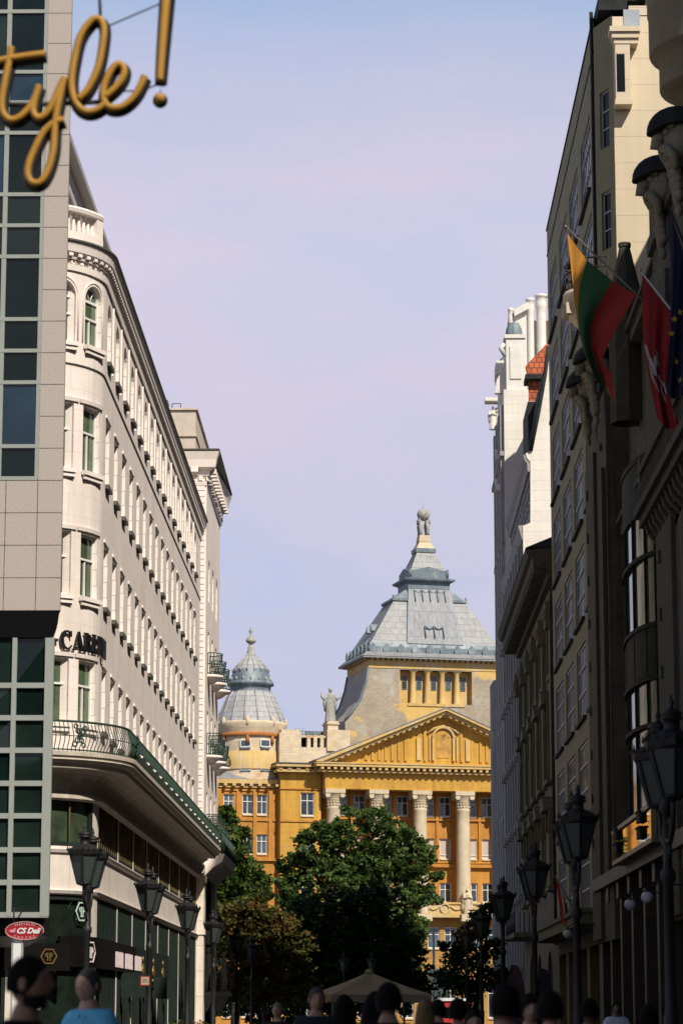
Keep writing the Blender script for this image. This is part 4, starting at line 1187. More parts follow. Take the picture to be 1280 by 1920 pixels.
def roof_statue():
    w = WM[palace_root]; b = MB(T=w)
    draped(b, 1.6, 2.75, 27.79, 3.15)
    p = w @ Vector((1.6, 2.75, 27.79))
    o = build('roof_statue', b, m_stat, loc=p)
    tag(o, 'weathered stone figure with both arms raised on the palace parapet left of the pyramid roof', 'statue')
roof_statue()
# ------------------------------------------------------------------ right-hand side of the street
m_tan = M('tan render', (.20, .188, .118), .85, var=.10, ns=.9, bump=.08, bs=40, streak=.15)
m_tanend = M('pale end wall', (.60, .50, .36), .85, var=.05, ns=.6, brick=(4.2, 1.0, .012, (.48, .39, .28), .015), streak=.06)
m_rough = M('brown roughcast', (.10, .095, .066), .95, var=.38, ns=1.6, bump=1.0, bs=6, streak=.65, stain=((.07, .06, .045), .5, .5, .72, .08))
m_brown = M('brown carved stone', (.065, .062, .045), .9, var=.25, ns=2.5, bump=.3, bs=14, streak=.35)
m_turret = M('beige turret render', (.25, .225, .16), .9, var=.1, ns=1, streak=.15)
m_head = M('carved head stone', (.24, .215, .155), .9, var=.2, ns=4, streak=.25)  # lightened stone colour stands in for light reflected onto the heads
m_dmetal = M('dark weathered copper', (.024, .026, .027), .75, var=.4, ns=3, spec=.15)
m_steel = M('blue grey steel frame', (.30, .335, .38), .5, var=.1)
m_rpane = M('grey blue window glass', (.012, .016, .020), .08, var=.5, ns=.7, spec=.05, rnd=.6)
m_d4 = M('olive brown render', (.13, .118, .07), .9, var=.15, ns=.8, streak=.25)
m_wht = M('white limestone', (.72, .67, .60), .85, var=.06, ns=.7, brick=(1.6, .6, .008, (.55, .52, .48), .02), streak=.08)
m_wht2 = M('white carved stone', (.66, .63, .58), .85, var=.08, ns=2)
m_shade = M('limestone with painted shade', (.30, .295, .285), .9, var=.1, ns=1, brick=(1.0, 1.6, .02, (.20, .20, .20), .03), streak=.2)  # darker copy of the white limestone, shade painted into the street faces
m_red = M('red roof tile', (.36, .085, .03), .8, var=.25, ns=2, brick=(.34, .40, .035, (.12, .03, .015), .22))
m_copper = M('grey copper dome', (.19, .23, .26), .55, var=.2, streak=.3)
m_mirror = M('mirror fascia glass', (.75, .62, .48), .02, metal=1.0, var=.15, ns=.8)
m_oriel = M('curved oriel glass', (.07, .08, .055), .10, var=.5, ns=1.5, spec=.4, streak=.5)

def head(b, p, s=1.0, mi=(0, 1)):
    """carved bearded head looking across the street (-X), under a dark metal hood"""
    x, y, z = p
    b.ell((x + .02 * s, y, z), (.36 * s, .34 * s, .44 * s), 14, 10, mi[0])
    b.tube([(x - .24 * s, y, z + .14 * s), (x - .46 * s, y, z - .04 * s), (x - .50 * s, y, z - .14 * s), (x - .34 * s, y, z - .17 * s)], [.09 * s, .12 * s, .12 * s, .08 * s], 8, mi[0])
    for t in (-1, 1):
        b.ell((x - .27 * s, y + t * .16 * s, z + .08 * s), (.09 * s, .09 * s, .08 * s), 8, 6, mi[0])
        b.tube([(x - .33 * s, y + t * .06 * s, z + .20 * s), (x - .30 * s, y + t * .2 * s, z + .22 * s), (x - .15 * s, y + t * .32 * s, z + .14 * s)], [.06 * s, .07 * s, .05 * s], 6, mi[0])
        b.tube([(x - .36 * s, y + t * .04 * s, z - .22 * s), (x - .30 * s, y + t * .20 * s, z - .26 * s), (x - .18 * s, y + t * .30 * s, z - .45 * s), (x - .12 * s, y + t * .30 * s, z - .70 * s)], [.08 * s, .10 * s, .09 * s, .05 * s], 7, mi[0])
        for k in range(6):
            b.ell((x - .14 * s + .02 * k, y + t * .12 * s, z - .42 * s - .15 * k * s), (.11 * s, .10 * s, .13 * s), 8, 6, mi[0])
    for k in range(7): b.ell((x - .22 * s + .035 * k, y, z - .36 * s - .18 * k * s), (.12 * s - .008 * k, .11 * s, .14 * s), 8, 6, mi[0])
    rows = []
    for i in range(8):
        a = i / 7 * pi / 2
        rows.append([(x - .02 * s + (.60 * s) * sin(a) * cos(t) * (1.05 if cos(t) < 0 else .8), y + .46 * s * sin(a) * sin(t), z + .22 * s + .42 * s * cos(a) - (.14 * s * max(0, -cos(t)) * (i / 7) ** 3)) for t in [2 * pi * k / 18 for k in range(18)]])
    b.grid(rows, True, mi[1]); b.grid([[q for q in rows[-1]], [(x, y, z + .2 * s)] * 18], True, mi[1])

def brown_building():
    r = root('carved_stone_building', 'dark brown roughcast building with carved bearded heads and a curved oriel, at the right edge', 'building', (12, 66, 0))
    XF, XP = 8.25, 7.38
    P = line((XF, 91.4), (XF, 2)); zt = 22.4
    ops = []
    for y0, y1 in ((29, 45), (10, 25)):
        n = 4
        for i in range(n):
            yc = y0 + (i + .5) * (y1 - y0) / n
            for z in (5.2, 9.2, 13.2, 17.2): ops.append((91.4 - yc, 2.0, z, z + 2.6))
    w = MB(); facade(w, P, 0, P.len, 0, zt, ops, .4)
    w.box(XF + .6, 30, 2, 91.3, 0, 22.3); w.face([(XF, 91.4, 0), (XF, 91.4, zt), (30, 91.4, zt), (30, 91.4, 0)])
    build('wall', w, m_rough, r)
    win_proto('bw', 2.0, 2.6, .3, m_bronze, m_rpane, None, (1, (.65,)))
    for o in ops: win('bw', r, wmat(P, o[0], o[2]))
    b = MB(); b.frus((10.6, 30, 3, 90.5), (13.2, 28, 6, 88), 22.35, 35.5); build('unseen_shade_mansard', b, m_dmetal, r)  # unseen set-back roof, height shaped to shade the pale end wall
    heads = []
    for y0, y1 in ((84.0, 91.3), (61.2, 68.8), (45.5, 52), (25.2, 29)):
        b = MB()
        b.box(XP + .12, XF + .01, y0, y1, 3.8, 21.6, 0)
        b.box(XP, XF, y0 + (y1 - y0) * .50, y1 - .3, 3.9, 20.2, 1)
        b.box(XP - .02, XP + .1, y0 + .35, y0 + .9, 6, 19.0, 1)
        for k in range(9): b.box(XP - .06, XP + .04, y1 - 1.4, y1 - 1.1, 7 + k * 1.5, 7.3 + k * 1.5, 1); b.box(XP + .02, XP + .13, y0 + 1.3, y0 + 1.6, 9 + k * 1.35, 9.2 + k * 1.35, 1)
        b.box(XP - .02, XF, y0 - .1, y1 + .1, 21.6, 22.0, 1); b.box(XP + .05, XF, y0, y1, 22.0, 22.9, 1)
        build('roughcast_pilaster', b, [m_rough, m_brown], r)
        for y in (y0 + .25, (y0 + y1) / 2): heads.append((y, XP - .12))
    for y, x in ((87.6, 7.32), (84.3, 7.32), (64.9, 7.42), (61.2, 7.42), (49, 7.4), (46, 7.4)):
        b = MB(); head(b, (x - .02, y, 22.35), 1.25); build('carved_head', b, [m_head, m_dmetal], r)
    # bell-cast lower columns and string courses between pilasters
    for y0, y1 in ((69, 83.8), (52, 61)):
        for z in (21.9, 16.6): b = MB(); b.box(XF - .35, XF, y0, y1, z, z + .35); b.box(XF - .5, XF, y0, y1, z + .35, z + .5); build('string_course', b, m_brown, r)
    # curved oriel
    cy, ry, cx = 79.6, 3.5, 8.35
    zl = [atX(1183, y, 7.9).z for y in (1000, 1082, 1212, 1302, 1392, 1560)]
    def orr(mb, z0, z1, off=0, n=24, mi=0):
        pts = [(cx - (.62 + off) * sin(pi * i / n), cy + (ry + off) * cos(pi * i / n)) for i in range(n + 1)]
        mb.grid([[(x, y, z) for x, y in pts] for z in (z0, z1)], False, mi)
        if off: 
            q0 = [(cx - .58 * sin(pi * i / n), cy + ry * cos(pi * i / n)) for i in range(n + 1)]
            mb.grid([[(x, y, z0) for x, y in q0], [(x, y, z0) for x, y in pts]], False, mi, False); mb.grid([[(x, y, z1) for x, y in pts], [(x, y, z1) for x, y in q0]], False, mi, False)
    g = MB(); orr(g, zl[5] - .6, zl[0]); build('oriel_glass', g, m_oriel, r)
    f = MB()
    orr(f, zl[3], zl[2], .06); orr(f, zl[0], zl[0] + 1.6, .08); orr(f, zl[5] - 1.6, zl[5] - .6, .08)
    for z in (zl[1], zl[4], zl[2] + .02, zl[3] - .1): orr(f, z - .06, z + .06, .13)
    orr(f, zl[0] + 1.6, zl[0] + 1.75, .12)
    for i in (3, 7, 11, 15, 19, 22):
        a = pi * i / 24; x, y = cx - .66 * sin(a), cy + (ry + .03) * cos(a)
        f.box(x - .035, x + .035, y - .035, y + .035, zl[5] - .6, zl[0])
    build('oriel_frame', f, m_bronze, r)
    # long bracketed ledge in front of the near bays
    b = MB(); XL = 7.05
    zb = 13.9
    for y0, y1 in ((40, 69.5),):
        b.box(XL, XF, y0, y1, zb + .35, zb + .6); b.box(XL - .14, XF, y0, y1 + .1, zb + .6, zb + .85); b.box(XL + .3, XF, y0, y1 - .2, zb, zb + .35)
        i = y0
        while i < y1 - .3:
            b.ext([(XL + .1, zb + .345), (XL + .16, zb + .12), (XL + .5, zb - .3), (XF, zb - .9), (XF, zb + .345)], lambda x, z, d, i=i: (x, i + d, z), .28); i += .8
        for j in range(int((y1 - y0) / .35)): b.tube([(XL + .1, y0 + .2 + j * .35, zb + .85), (XL + .04, y0 + .2 + j * .35, zb + 1.2), (XL + .1, y0 + .2 + j * .35, zb + 1.75)], [.07, .10, .05], 6)
        b.box(XL - .02, XL + .25, y0, y1, zb + 1.75, zb + 1.95)
        b.box(XL + .0, XL + .28, y1 - .5, y1, zb + .85, zb + 2.2)
    build('bracketed_balcony', b, m_brown, r)
    b = MB()
    for k in range(10):
        a0, a1 = pi / 2 * k / 10, pi / 2 * (k + 1) / 10
        b.ext([(69 - 6 * sin(a0) * 0 - 6 * (1 - cos(a0)), 9.5 + 4.2 * sin(a0)), (69 - 6 * (1 - cos(a1)), 9.5 + 4.2 * sin(a1)), (69.4 - 6 * (1 - cos(a1)), 9.8 + 4.2 * sin(a1)), (69.4 - 6 * (1 - cos(a0)), 9.8 + 4.2 * sin(a0))], lambda y, z, d: (7.5 + d, y, z), .8)
    build('arched_hood', b, m_dmetal, r)
    # pinnacle
    xp, yp = 7.85, 80.0; z0, z1 = zY(560, yp, 1200), zY(453, yp, 1200)
    b = MB(); b.lathe([(.55, -4.0), (.55, 0), (.62, .1), (.50, .2), (.36, .8), (.17, z1 - z0 - .2), (.20, z1 - z0 - .18), (.20, z1 - z0 - .05), (.02, z1 - z0)], (xp, yp, z0), 8, sm=False)
    build('pinnacle', b, m_brown, r)
    # corbelled corner turret above
    yt = 69.0; xl = atY(1216, 60, yt).x; x2 = atY(1236, 140, yt).x; xc = 9.6
    zA = zY(100, yt, 1230); zB = zY(168, yt, 1245)
    b = MB(); R1, R2 = xc - xl, xc - x2
    b.lathe([(.5, zB - 3.6), (.7, zB - .3), (R2 - .35, zB - .10), (R2 - .03, zB - .02), (R2, zB + .03), (R2, zA - .10), (R1 - .03, zA - .06), (R1, zA), (R1, zA + 1.1), (R1 + .03, zA + 1.13), (R1 + .03, zA + 1.4), (R1 + .06, zA + 1.9), (R1 + .06, zA + 3.5), (R1 - .5, zA + 5.5), (0.02, zA + 8)], (xc, yt, 0), 40)
    build('corner_turret', b, m_turret, r)
    b = MB(); b.tube([(xc - R1 - .0, yt - .9, zA + 1.55), (xc - .3, yt - R1 - .1, zA + 1.62)], .09, 6); b.box(xl + .75, xl + 1.1, yt - 2.0, yt - 1.4, zA + 1.35, zA + 1.65); build('turret_bracket', b, m_dmetal, r)
    # shop front: arched dark timber, mirror fascia
    b = MB()
    for i in range(12):
        y = 50 + i * 3.6
        b.box(7.55, 8.24, y - .28, y + .28, 0, 5.4)
        b.box(7.45, 8.24, y - .36, y + .36, 5.0, 5.5)
    b.box(7.3, 8.24, 46, 90, 5.5, 5.9); b.box(7.7, 8.24, 46, 90, 0, .6)
    build('shopfront_piers', b, M('dark brown timber', (.030, .022, .014), .5, var=.3), r)
    g = MB(); g.face([(8.0, 46, .6), (8.0, 90, .6), (8.0, 90, 5.5), (8.0, 46, 5.5)][::-1]); build('shopfront_glass', g, m_shopg, r)
    XM = 7.0
    ya, yb = atX(1151, 1590, XM).y, atX(1224, 1550, XM).y
    za, zb_ = atX(1151, 1616, XM).z, atX(1151, 1566, XM).z
    b = MB(); b.face([(XM, ya, za), (XM, ya, zb_), (XM, yb, zb_), (XM, yb, za)]); b.face([(XM + .01, yb, za), (XM + .01, yb, zb_), (7.9, yb + .3, zb_), (7.9, yb + .3, za)])
    o = build('mirror_fascia', b, m_mirror, r)
    b = MB()
    for z in (za - .07, zb_ + .07): b.box(XM - .06, XM + .3, yb - .1, ya + .1, z - .06, z + .06)
    for y in (ya, yb): b.box(XM - .05, XM + .08, y - .06, y + .06, za - .01, zb_ + .01)
    b.box(XM + .02, 8.2, yb + .05, ya - .05, za - .01, zb_ + .01)
    build('fascia_frame', b, m_gold, o)
    for t in (.12, .74):      # square black lanterns mounted on the fascia
        y = ya + (yb - ya) * t
        b = MB()
        for k in range(2):
            zc = za + .12 + k * .42
            b.box(XM - .10, XM - .02, y - .45, y + .45, zc + .02, zc + .28)
            b.box(XM - .13, XM - .01, y - .52, y + .52, zc + .28, zc + .33)
        build('fascia_lantern', b, m_bronze, r)
    return r
brown_building()

def tan_building():
    r = root('tan_building', 'tall tan building with a grid of deep multi-pane windows and a pale sunlit end wall', 'building', (12, 106, 0))
    XF = 8.2; Y0, Y1 = 92.4, 121.0; zp = 38.0
    P = line((XF, Y1), (XF, Y0))
    tops = [35.2 - 3.87 * k for k in range(8)]
    ysc = [117.2, 110.9, 104.6, 98.3]
    ops = []
    for y in ysc:
        for z in tops: ops.append((Y1 - y, 4.6, z - 2.95, z))
    w = MB(); facade(w, P, 0, Y1 - 93.7, 4.9, zp, ops, .12)
    P2 = line((XF, 93.7), (XF + .58, Y0))
    o2 = [(P2.len / 2, .7, z - 2.4, z - .2) for z in tops]
    facade(w, P2, 0, P2.len, 4.9, zp - .3, o2, .15)
    w.box(XF, XF + .5, 94, Y1, zp, zp + .02)
    w.box(XF + .8, 24, Y0 + 1.4, Y1, 0, zp - .3); w.face([(XF, Y1, 4.9), (XF, Y1, zp), (24, Y1, zp), (24, Y1, 4.9)])
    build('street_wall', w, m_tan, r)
    w = MB(); w.box(XF - .05, XF + .4, 93.7, Y1 + .02, zp + .02, zp + .10); w.box(XF - .03, XF + .03, 93.7, Y1, zp - 1.25, zp - 1.15)
    build('coping', w, m_dmetal, r)
    win_proto('tan', 4.6, 2.95, .115, m_steel, m_rpane, None, (5, (.36, .72)), False, .085, None, False, .05)
    win_proto('tan2', .7, 2.2, .14, m_steel, m_rpane, None, (0, (.33, .66)), False, .06, None, False, .04)
    for o in ops:
        t = win('tan', r, wmat(P, o[0], o[2])); s = MB()
        s.box(XF - .14, XF - .005, Y1 - o[0] - 2.3, Y1 - o[0] + 2.3, o[2] - .14, o[2] - .01); build('ledge', s, m_dmetal, t)
    for o in o2: win('tan2', r, wmat(P2, o[0], o[2]))
    # pale end wall
    w = MB(); zt = zY(14, Y0, 1190)
    PE = line((XF + .58, Y0), (24, Y0))
    facade(w, PE, 0, PE.len, 12, zY(30, Y0, 1150)); w.box(XF + 1.2, 24, Y0 + .02, Y0 + 3, zp - .3, zt + .1); w.box(XF + 1.9, 24, Y0 + .01, Y0 + 3, zt + .1, zt + 2)
    x0, x1 = atY(1153, 100, Y0).x, atY(1193, 100, Y0).x
    za, zb = zY(195, Y0, 1160), zY(62, Y0, 1170)
    w.box(XF + .62, x1 - .3, Y0 - .55, Y0, za, zb - .6)
    for k, (q, h) in enumerate(((.0, .0), (.08, .2), (.16, .42))): w.box(XF + .58 - q, x1 + q * .5, Y0 - .58 - q, Y0, zb - .6 + h, zb - .4 + h)
    w.box(XF + .58, x1 - .25, Y0 - .6, Y0, za - .2, za)
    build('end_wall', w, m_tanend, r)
    w = MB(); w.box(XF + .66, x1 - .5, Y0 - .565, Y0 - .54, za + .3, zb - 1.0); build('end_window', w, m_rpane, r)
    w = MB(); w.box(XF + .1, XF + 1.15, Y0 + .1, Y0 + 3, zp - .05, zp + .5); w.box(XF + .45, XF + 1.85, Y0 + .6, Y0 + 4, zp + .5, zp + 1.2); build('roof_edge', w, m_dmetal, r)
    b = MB(); b.box(XF + 1.0, XF + 1.6, Y0 - .03, Y0 + .2, zY(62, Y0) + .06, zY(20, Y0)); build('roof_light', b, m_steel, r)
    # round balcony
    yc = 93.6; zf = atX(1120, 452, XF - .6).z
    b = MB(); b.lathe([(.1, -2.6), (.5, -2.1), (1.0, -1.2), (1.3, -.9), (1.35, -.3), (1.5, -.25), (1.5, 0), (.05, 0)], (XF + .2, yc, zf), 24)
    for k in range(5):
        a = pi / 2 + pi * (k + .7) / 6; b.box(XF + .2 + 1.36 * cos(a) - .16, XF + .2 + 1.36 * cos(a) + .16, yc + 1.36 * sin(a) - .16, yc + 1.36 * sin(a) + .16, zf - .85, zf - .45)
    o = build('round_balcony', b, m_tanend, r)
    b = MB()
    for h in (.35, .7, 1.05): b.tube([(XF + .2 + 1.42 * cos(a), yc + 1.42 * sin(a), zf + h) for a in [pi / 2 + pi * i / 16 for i in range(17)]], .035, 5)
    for i in range(7): a = pi / 2 + pi * i / 6; b.tube([(XF + .2 + 1.42 * cos(a), yc + 1.42 * sin(a), zf), (XF + .2 + 1.42 * cos(a), yc + 1.42 * sin(a), zf + 1.05)], .03, 5)
    build('railing', b, m_iron, o)
    b = MB(); b.tube([(XF - .06, 93.9, 5), (XF - .06, 93.9, zp + .4)], .07, 8); build('downpipe', b, m_dmetal, r)
    b = MB(); p = atX(1023, 450, XF + .1); b.tube([(p.x, Y1 - .1, p.z - 3.4), (p.x, Y1 - .1, p.z)], .035, 5); b.tube([(p.x - .12, Y1 - .1, p.z - 1.2), (p.x + .3, Y1 - .1, p.z - 1.2)], .02, 4); build('antenna', b, m_dmetal, r)
    # shop level
    w = MB(); P3 = line((XF, Y1), (XF, Y0)); facade(w, P3, 0, P3.len, 0, 4.88, [(3.2 + 5.7 * i, 4.4, .3, 4.0) for i in range(5)], .5)
    build('shop_wall', w, m_d4, r)
    g = MB(); g.face([(XF + .48, Y0, .3), (XF + .48, Y1, .3), (XF + .48, Y1, 4), (XF + .48, Y0, 4)][::-1]); build('shop_window', g, m_shopg, r)
    w = MB(); w.box(XF - 1.1, XF, Y0 + .3, Y1 - .5, 4.55, 4.95); w.box(XF - 1.2, XF, Y0 + .2, Y1 - .4, 4.95, 5.1); build('canopy', w, m_d4, r)
    return r
tan_building()

def corniced_building():
    r = root('corniced_building', 'lower olive brown building with a massive dark overhanging cornice beside the tan facade', 'building', (12, 135, 0))
    XF = 8.3; Y0, Y1 = 121.1, 150.0
    zc = (atX(939, 1162, 7.0).z + atX(992, 1014, 7.0).z) / 2 - .1
    P = line((XF, Y1), (XF, Y0))
    ops = []
    ycs = [146.4, 141.2, 136, 130.8, 125.0]
    lv = ((zc - 5.4, 2.9), (zc - 10.4, 3.2), (zc - 15.4, 3.2))
    for y in ycs:
        for z, h in lv: ops.append((Y1 - y, 1.5, z, z + h))
    ops.append((Y1 - 143, 3.6, .2, 4.4, True)); ops.append((Y1 - 136, 3.6, .2, 4.4, True)); ops.append((Y1 - 128, 3.6, .2, 4.4, True))
    w = MB(); facade(w, P, 0, P.len, 0, zc - .3, ops, .4); w.box(XF + .7, 24, Y0, Y1 - .05, 0, zc - .4)
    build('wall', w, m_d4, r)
    for k, (z, h) in enumerate(lv): win_proto(('cb', k), 1.5, h, .3, m_bronze, m_rpane, None, (1, (.68,)))
    for y in ycs:
        for k, (z, h) in enumerate(lv): win(('cb', k), r, wmat(P, Y1 - y, z))
    g = MB(); g.face([(XF + .38, Y0, 0), (XF + .38, Y1, 0), (XF + .38, Y1, 4.4), (XF + .38, Y0, 4.4)][::-1]); build('shop_window', g, m_dark, r)
    c = MB()
    sweep(c, P, -.0, P.len, [(0, zc - 2.3), (.15, zc - 2.3), (.2, zc - 2.0), (0, zc - 2.0)])
    prof = [(0, zc - 1.3), (.25, zc - 1.3), (.35, zc - .9), (.95, zc - .75), (1.0, zc - .35), (1.18, zc - .3), (1.3, zc), (0, zc + .1)]
    sweep(c, P, 0, P.len, prof)
    blocks(c, P, 0, P.len, 1.0, .45, .3, .93, zc - 1.1, zc - .78)
    build('cornice', c, M('dark brown cornice', (.07, .06, .045), .9, var=.25), r)  # cornice in a darker brown than the wall
    c = MB(); c.frus((7.0, 24, Y0, Y1), (12, 22, Y0 + 3, Y1 - .1), zc + .1, zc + 2.6); build('roof', c, m_dmetal, r)
    d = MB()
    for y in ycs:
        for k, (z, h) in enumerate(lv):
            if k == 0: d.box(XF - .12, XF, y - 1.0, y + 1.0, z - .25, z)
            else:
                d.ext([(y - 1.25, z + h + .3), (y + 1.25, z + h + .3), (y + 1.25, z + h + .45), (y, z + h + 1.05), (y - 1.25, z + h + .45)], lambda yy, zz, q: (XF - .5 + q, yy, zz), .5)
                d.box(XF - .25, XF, y - 1.2, y - .9, z + h - .6, z + h + .3); d.box(XF - .25, XF, y + .9, y + 1.2, z + h - .6, z + h + .3)
                d.box(XF - .3, XF, y - 1.1, y + 1.1, z - .2, z)
            d.box(XF - .1, XF, y - 1.0, y - .76, z, z + h); d.box(XF - .1, XF, y + .76, y + 1.0, z, z + h)
    for y in (149, 143.8, 138.6, 133.4, 128, 122):
        d.box(XF - .22, XF, y - .5, y + .5, zc - 10.6, zc - 2.4); d.box(XF - .42, XF, y - .65, y + .65, zc - 3.6, zc - 2.4)
        for j in range(3): d.ell((XF - .35, y - .35 + j * .35, zc - 3.0), (.2, .22, .35), 6, 4)
    build('window_hoods', d, m_d4, r)
    b = MB(); b.tube([(XF - .12, Y0 + .15, 4.5), (XF - .12, Y0 + .15, zc - 1.2), (XF - .9, Y0 + .2, zc - .1)], .10, 8); build('downpipe', b, m_dmetal, r)
    # first-floor balcony
    b = MB(); zb = 5.6; b.box(XF - 1.1, XF, 139.5, 149, zb - .25, zb); o = build('balcony', b, m_d4, r)
    b = MB()
    for i in range(32): b.tube([(XF - 1.05, 139.6 + i * .3, zb), (XF - 1.05, 139.6 + i * .3, zb + 1.05)], .025, 4)
    b.tube([(XF - 1.05, 139.5, zb + 1.05), (XF - 1.05, 149, zb + 1.05)], .04, 5)
    for i in range(5): b.tube([(XF - 1.05 + .25 * i, 139.55, zb), (XF - 1.05 + .25 * i, 139.55, zb + 1.05)], .025, 4)
    build('railing', b, m_iron, o)
corniced_building()

def white_gable():
    r = root('white_gabled_house', 'bright white gable wall with a mansard roof rising above the dark cornice', 'building', (12, 160, 0))
    Y0, Y1 = 150.1, 172.0
    q = lambda px, py: (atY(px, py, Y0).x, atY(px, py, Y0).z)
    pts = [(q(981, 1060)[0], 0), q(981, 1060), q(980, 986), q(994, 980), q(994, 866), q(987, 858), q(985, 850), q(997, 845)] + [q(1012, 770), q(1024, 700), q(1030, 650)]
    ztop = pts[-1][1]
    b = MB()
    n = len(pts); poly = pts + [(24, ztop), (24, 0)]
    b.idx([b.p((x, Y0, z)) for x, z in poly], [(x, z) for x, z in poly], 0)
    for i in range(n):
        (xa, za), (xb, zb) = poly[i], poly[i + 1]
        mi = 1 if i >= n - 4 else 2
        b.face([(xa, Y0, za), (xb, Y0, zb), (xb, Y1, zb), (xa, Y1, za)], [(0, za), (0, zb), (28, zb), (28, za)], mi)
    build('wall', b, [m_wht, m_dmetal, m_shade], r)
    b = MB(); e = [pts[i] for i in (7, 8, 9, 10)]
    b.tube([(x - .08, Y0 - .05, z) for x, z in e], .14, 6)
    x, z = q(990, 852); 
    xw = pts[4][0]
    P = line((xw, Y1), (xw, Y0 + .05))
    sweep(b, P, 0, P.len, [(0, z - 1.0), (.15, z - 1.0), (.2, z - .5), (.34, z - .3), (.40, z - .02), (0, z + .05)], 1)
    for i in range(11): 
        for j in range(3): b.ell((xw - .06, Y0 + 1.2 + i * 1.9, z - 1.6 - j * .7), (.12, .5, .3), 6, 4, 1)
    xl, z2 = pts[2]
    P = line((xl + .05, Y1), (xl + .05, Y0 + .04)); sweep(b, P, 0, P.len, [(0, z2 - .8), (.1, z2 - .8), (.3, z2 - .1), (.32, z2 + .02), (0, z2 + .05)], 1)
    build('roof_trim', b, [m_dmetal, m_shade], r)
    b = MB(); ops = []
    P = line((pts[0][0] - .02, Y1), (pts[0][0] - .02, Y0 + .1))
    for i in range(7):
        b.box(pts[0][0] - .28, pts[0][0], Y0 + 1 + i * 3, Y0 + 1.6 + i * 3, 0, z2 - 1)
        for k in range(6): b.box(pts[0][0] - .5, pts[0][0], Y0 + .8 + i * 3, Y0 + 1.8 + i * 3, 3.6 + k * 4.1, 4.0 + k * 4.1)
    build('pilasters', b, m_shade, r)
    for i in range(6):
        for k in range(5):
            g = MB(); x = pts[0][0] - .03; y = Y0 + 2.9 + i * 3; z = 4.6 + k * 4.1
            g.box(x - .05, x + .02, y - .7, y + .7, z, z + 2.4); build('window', g, m_rpane, r)
white_gable()

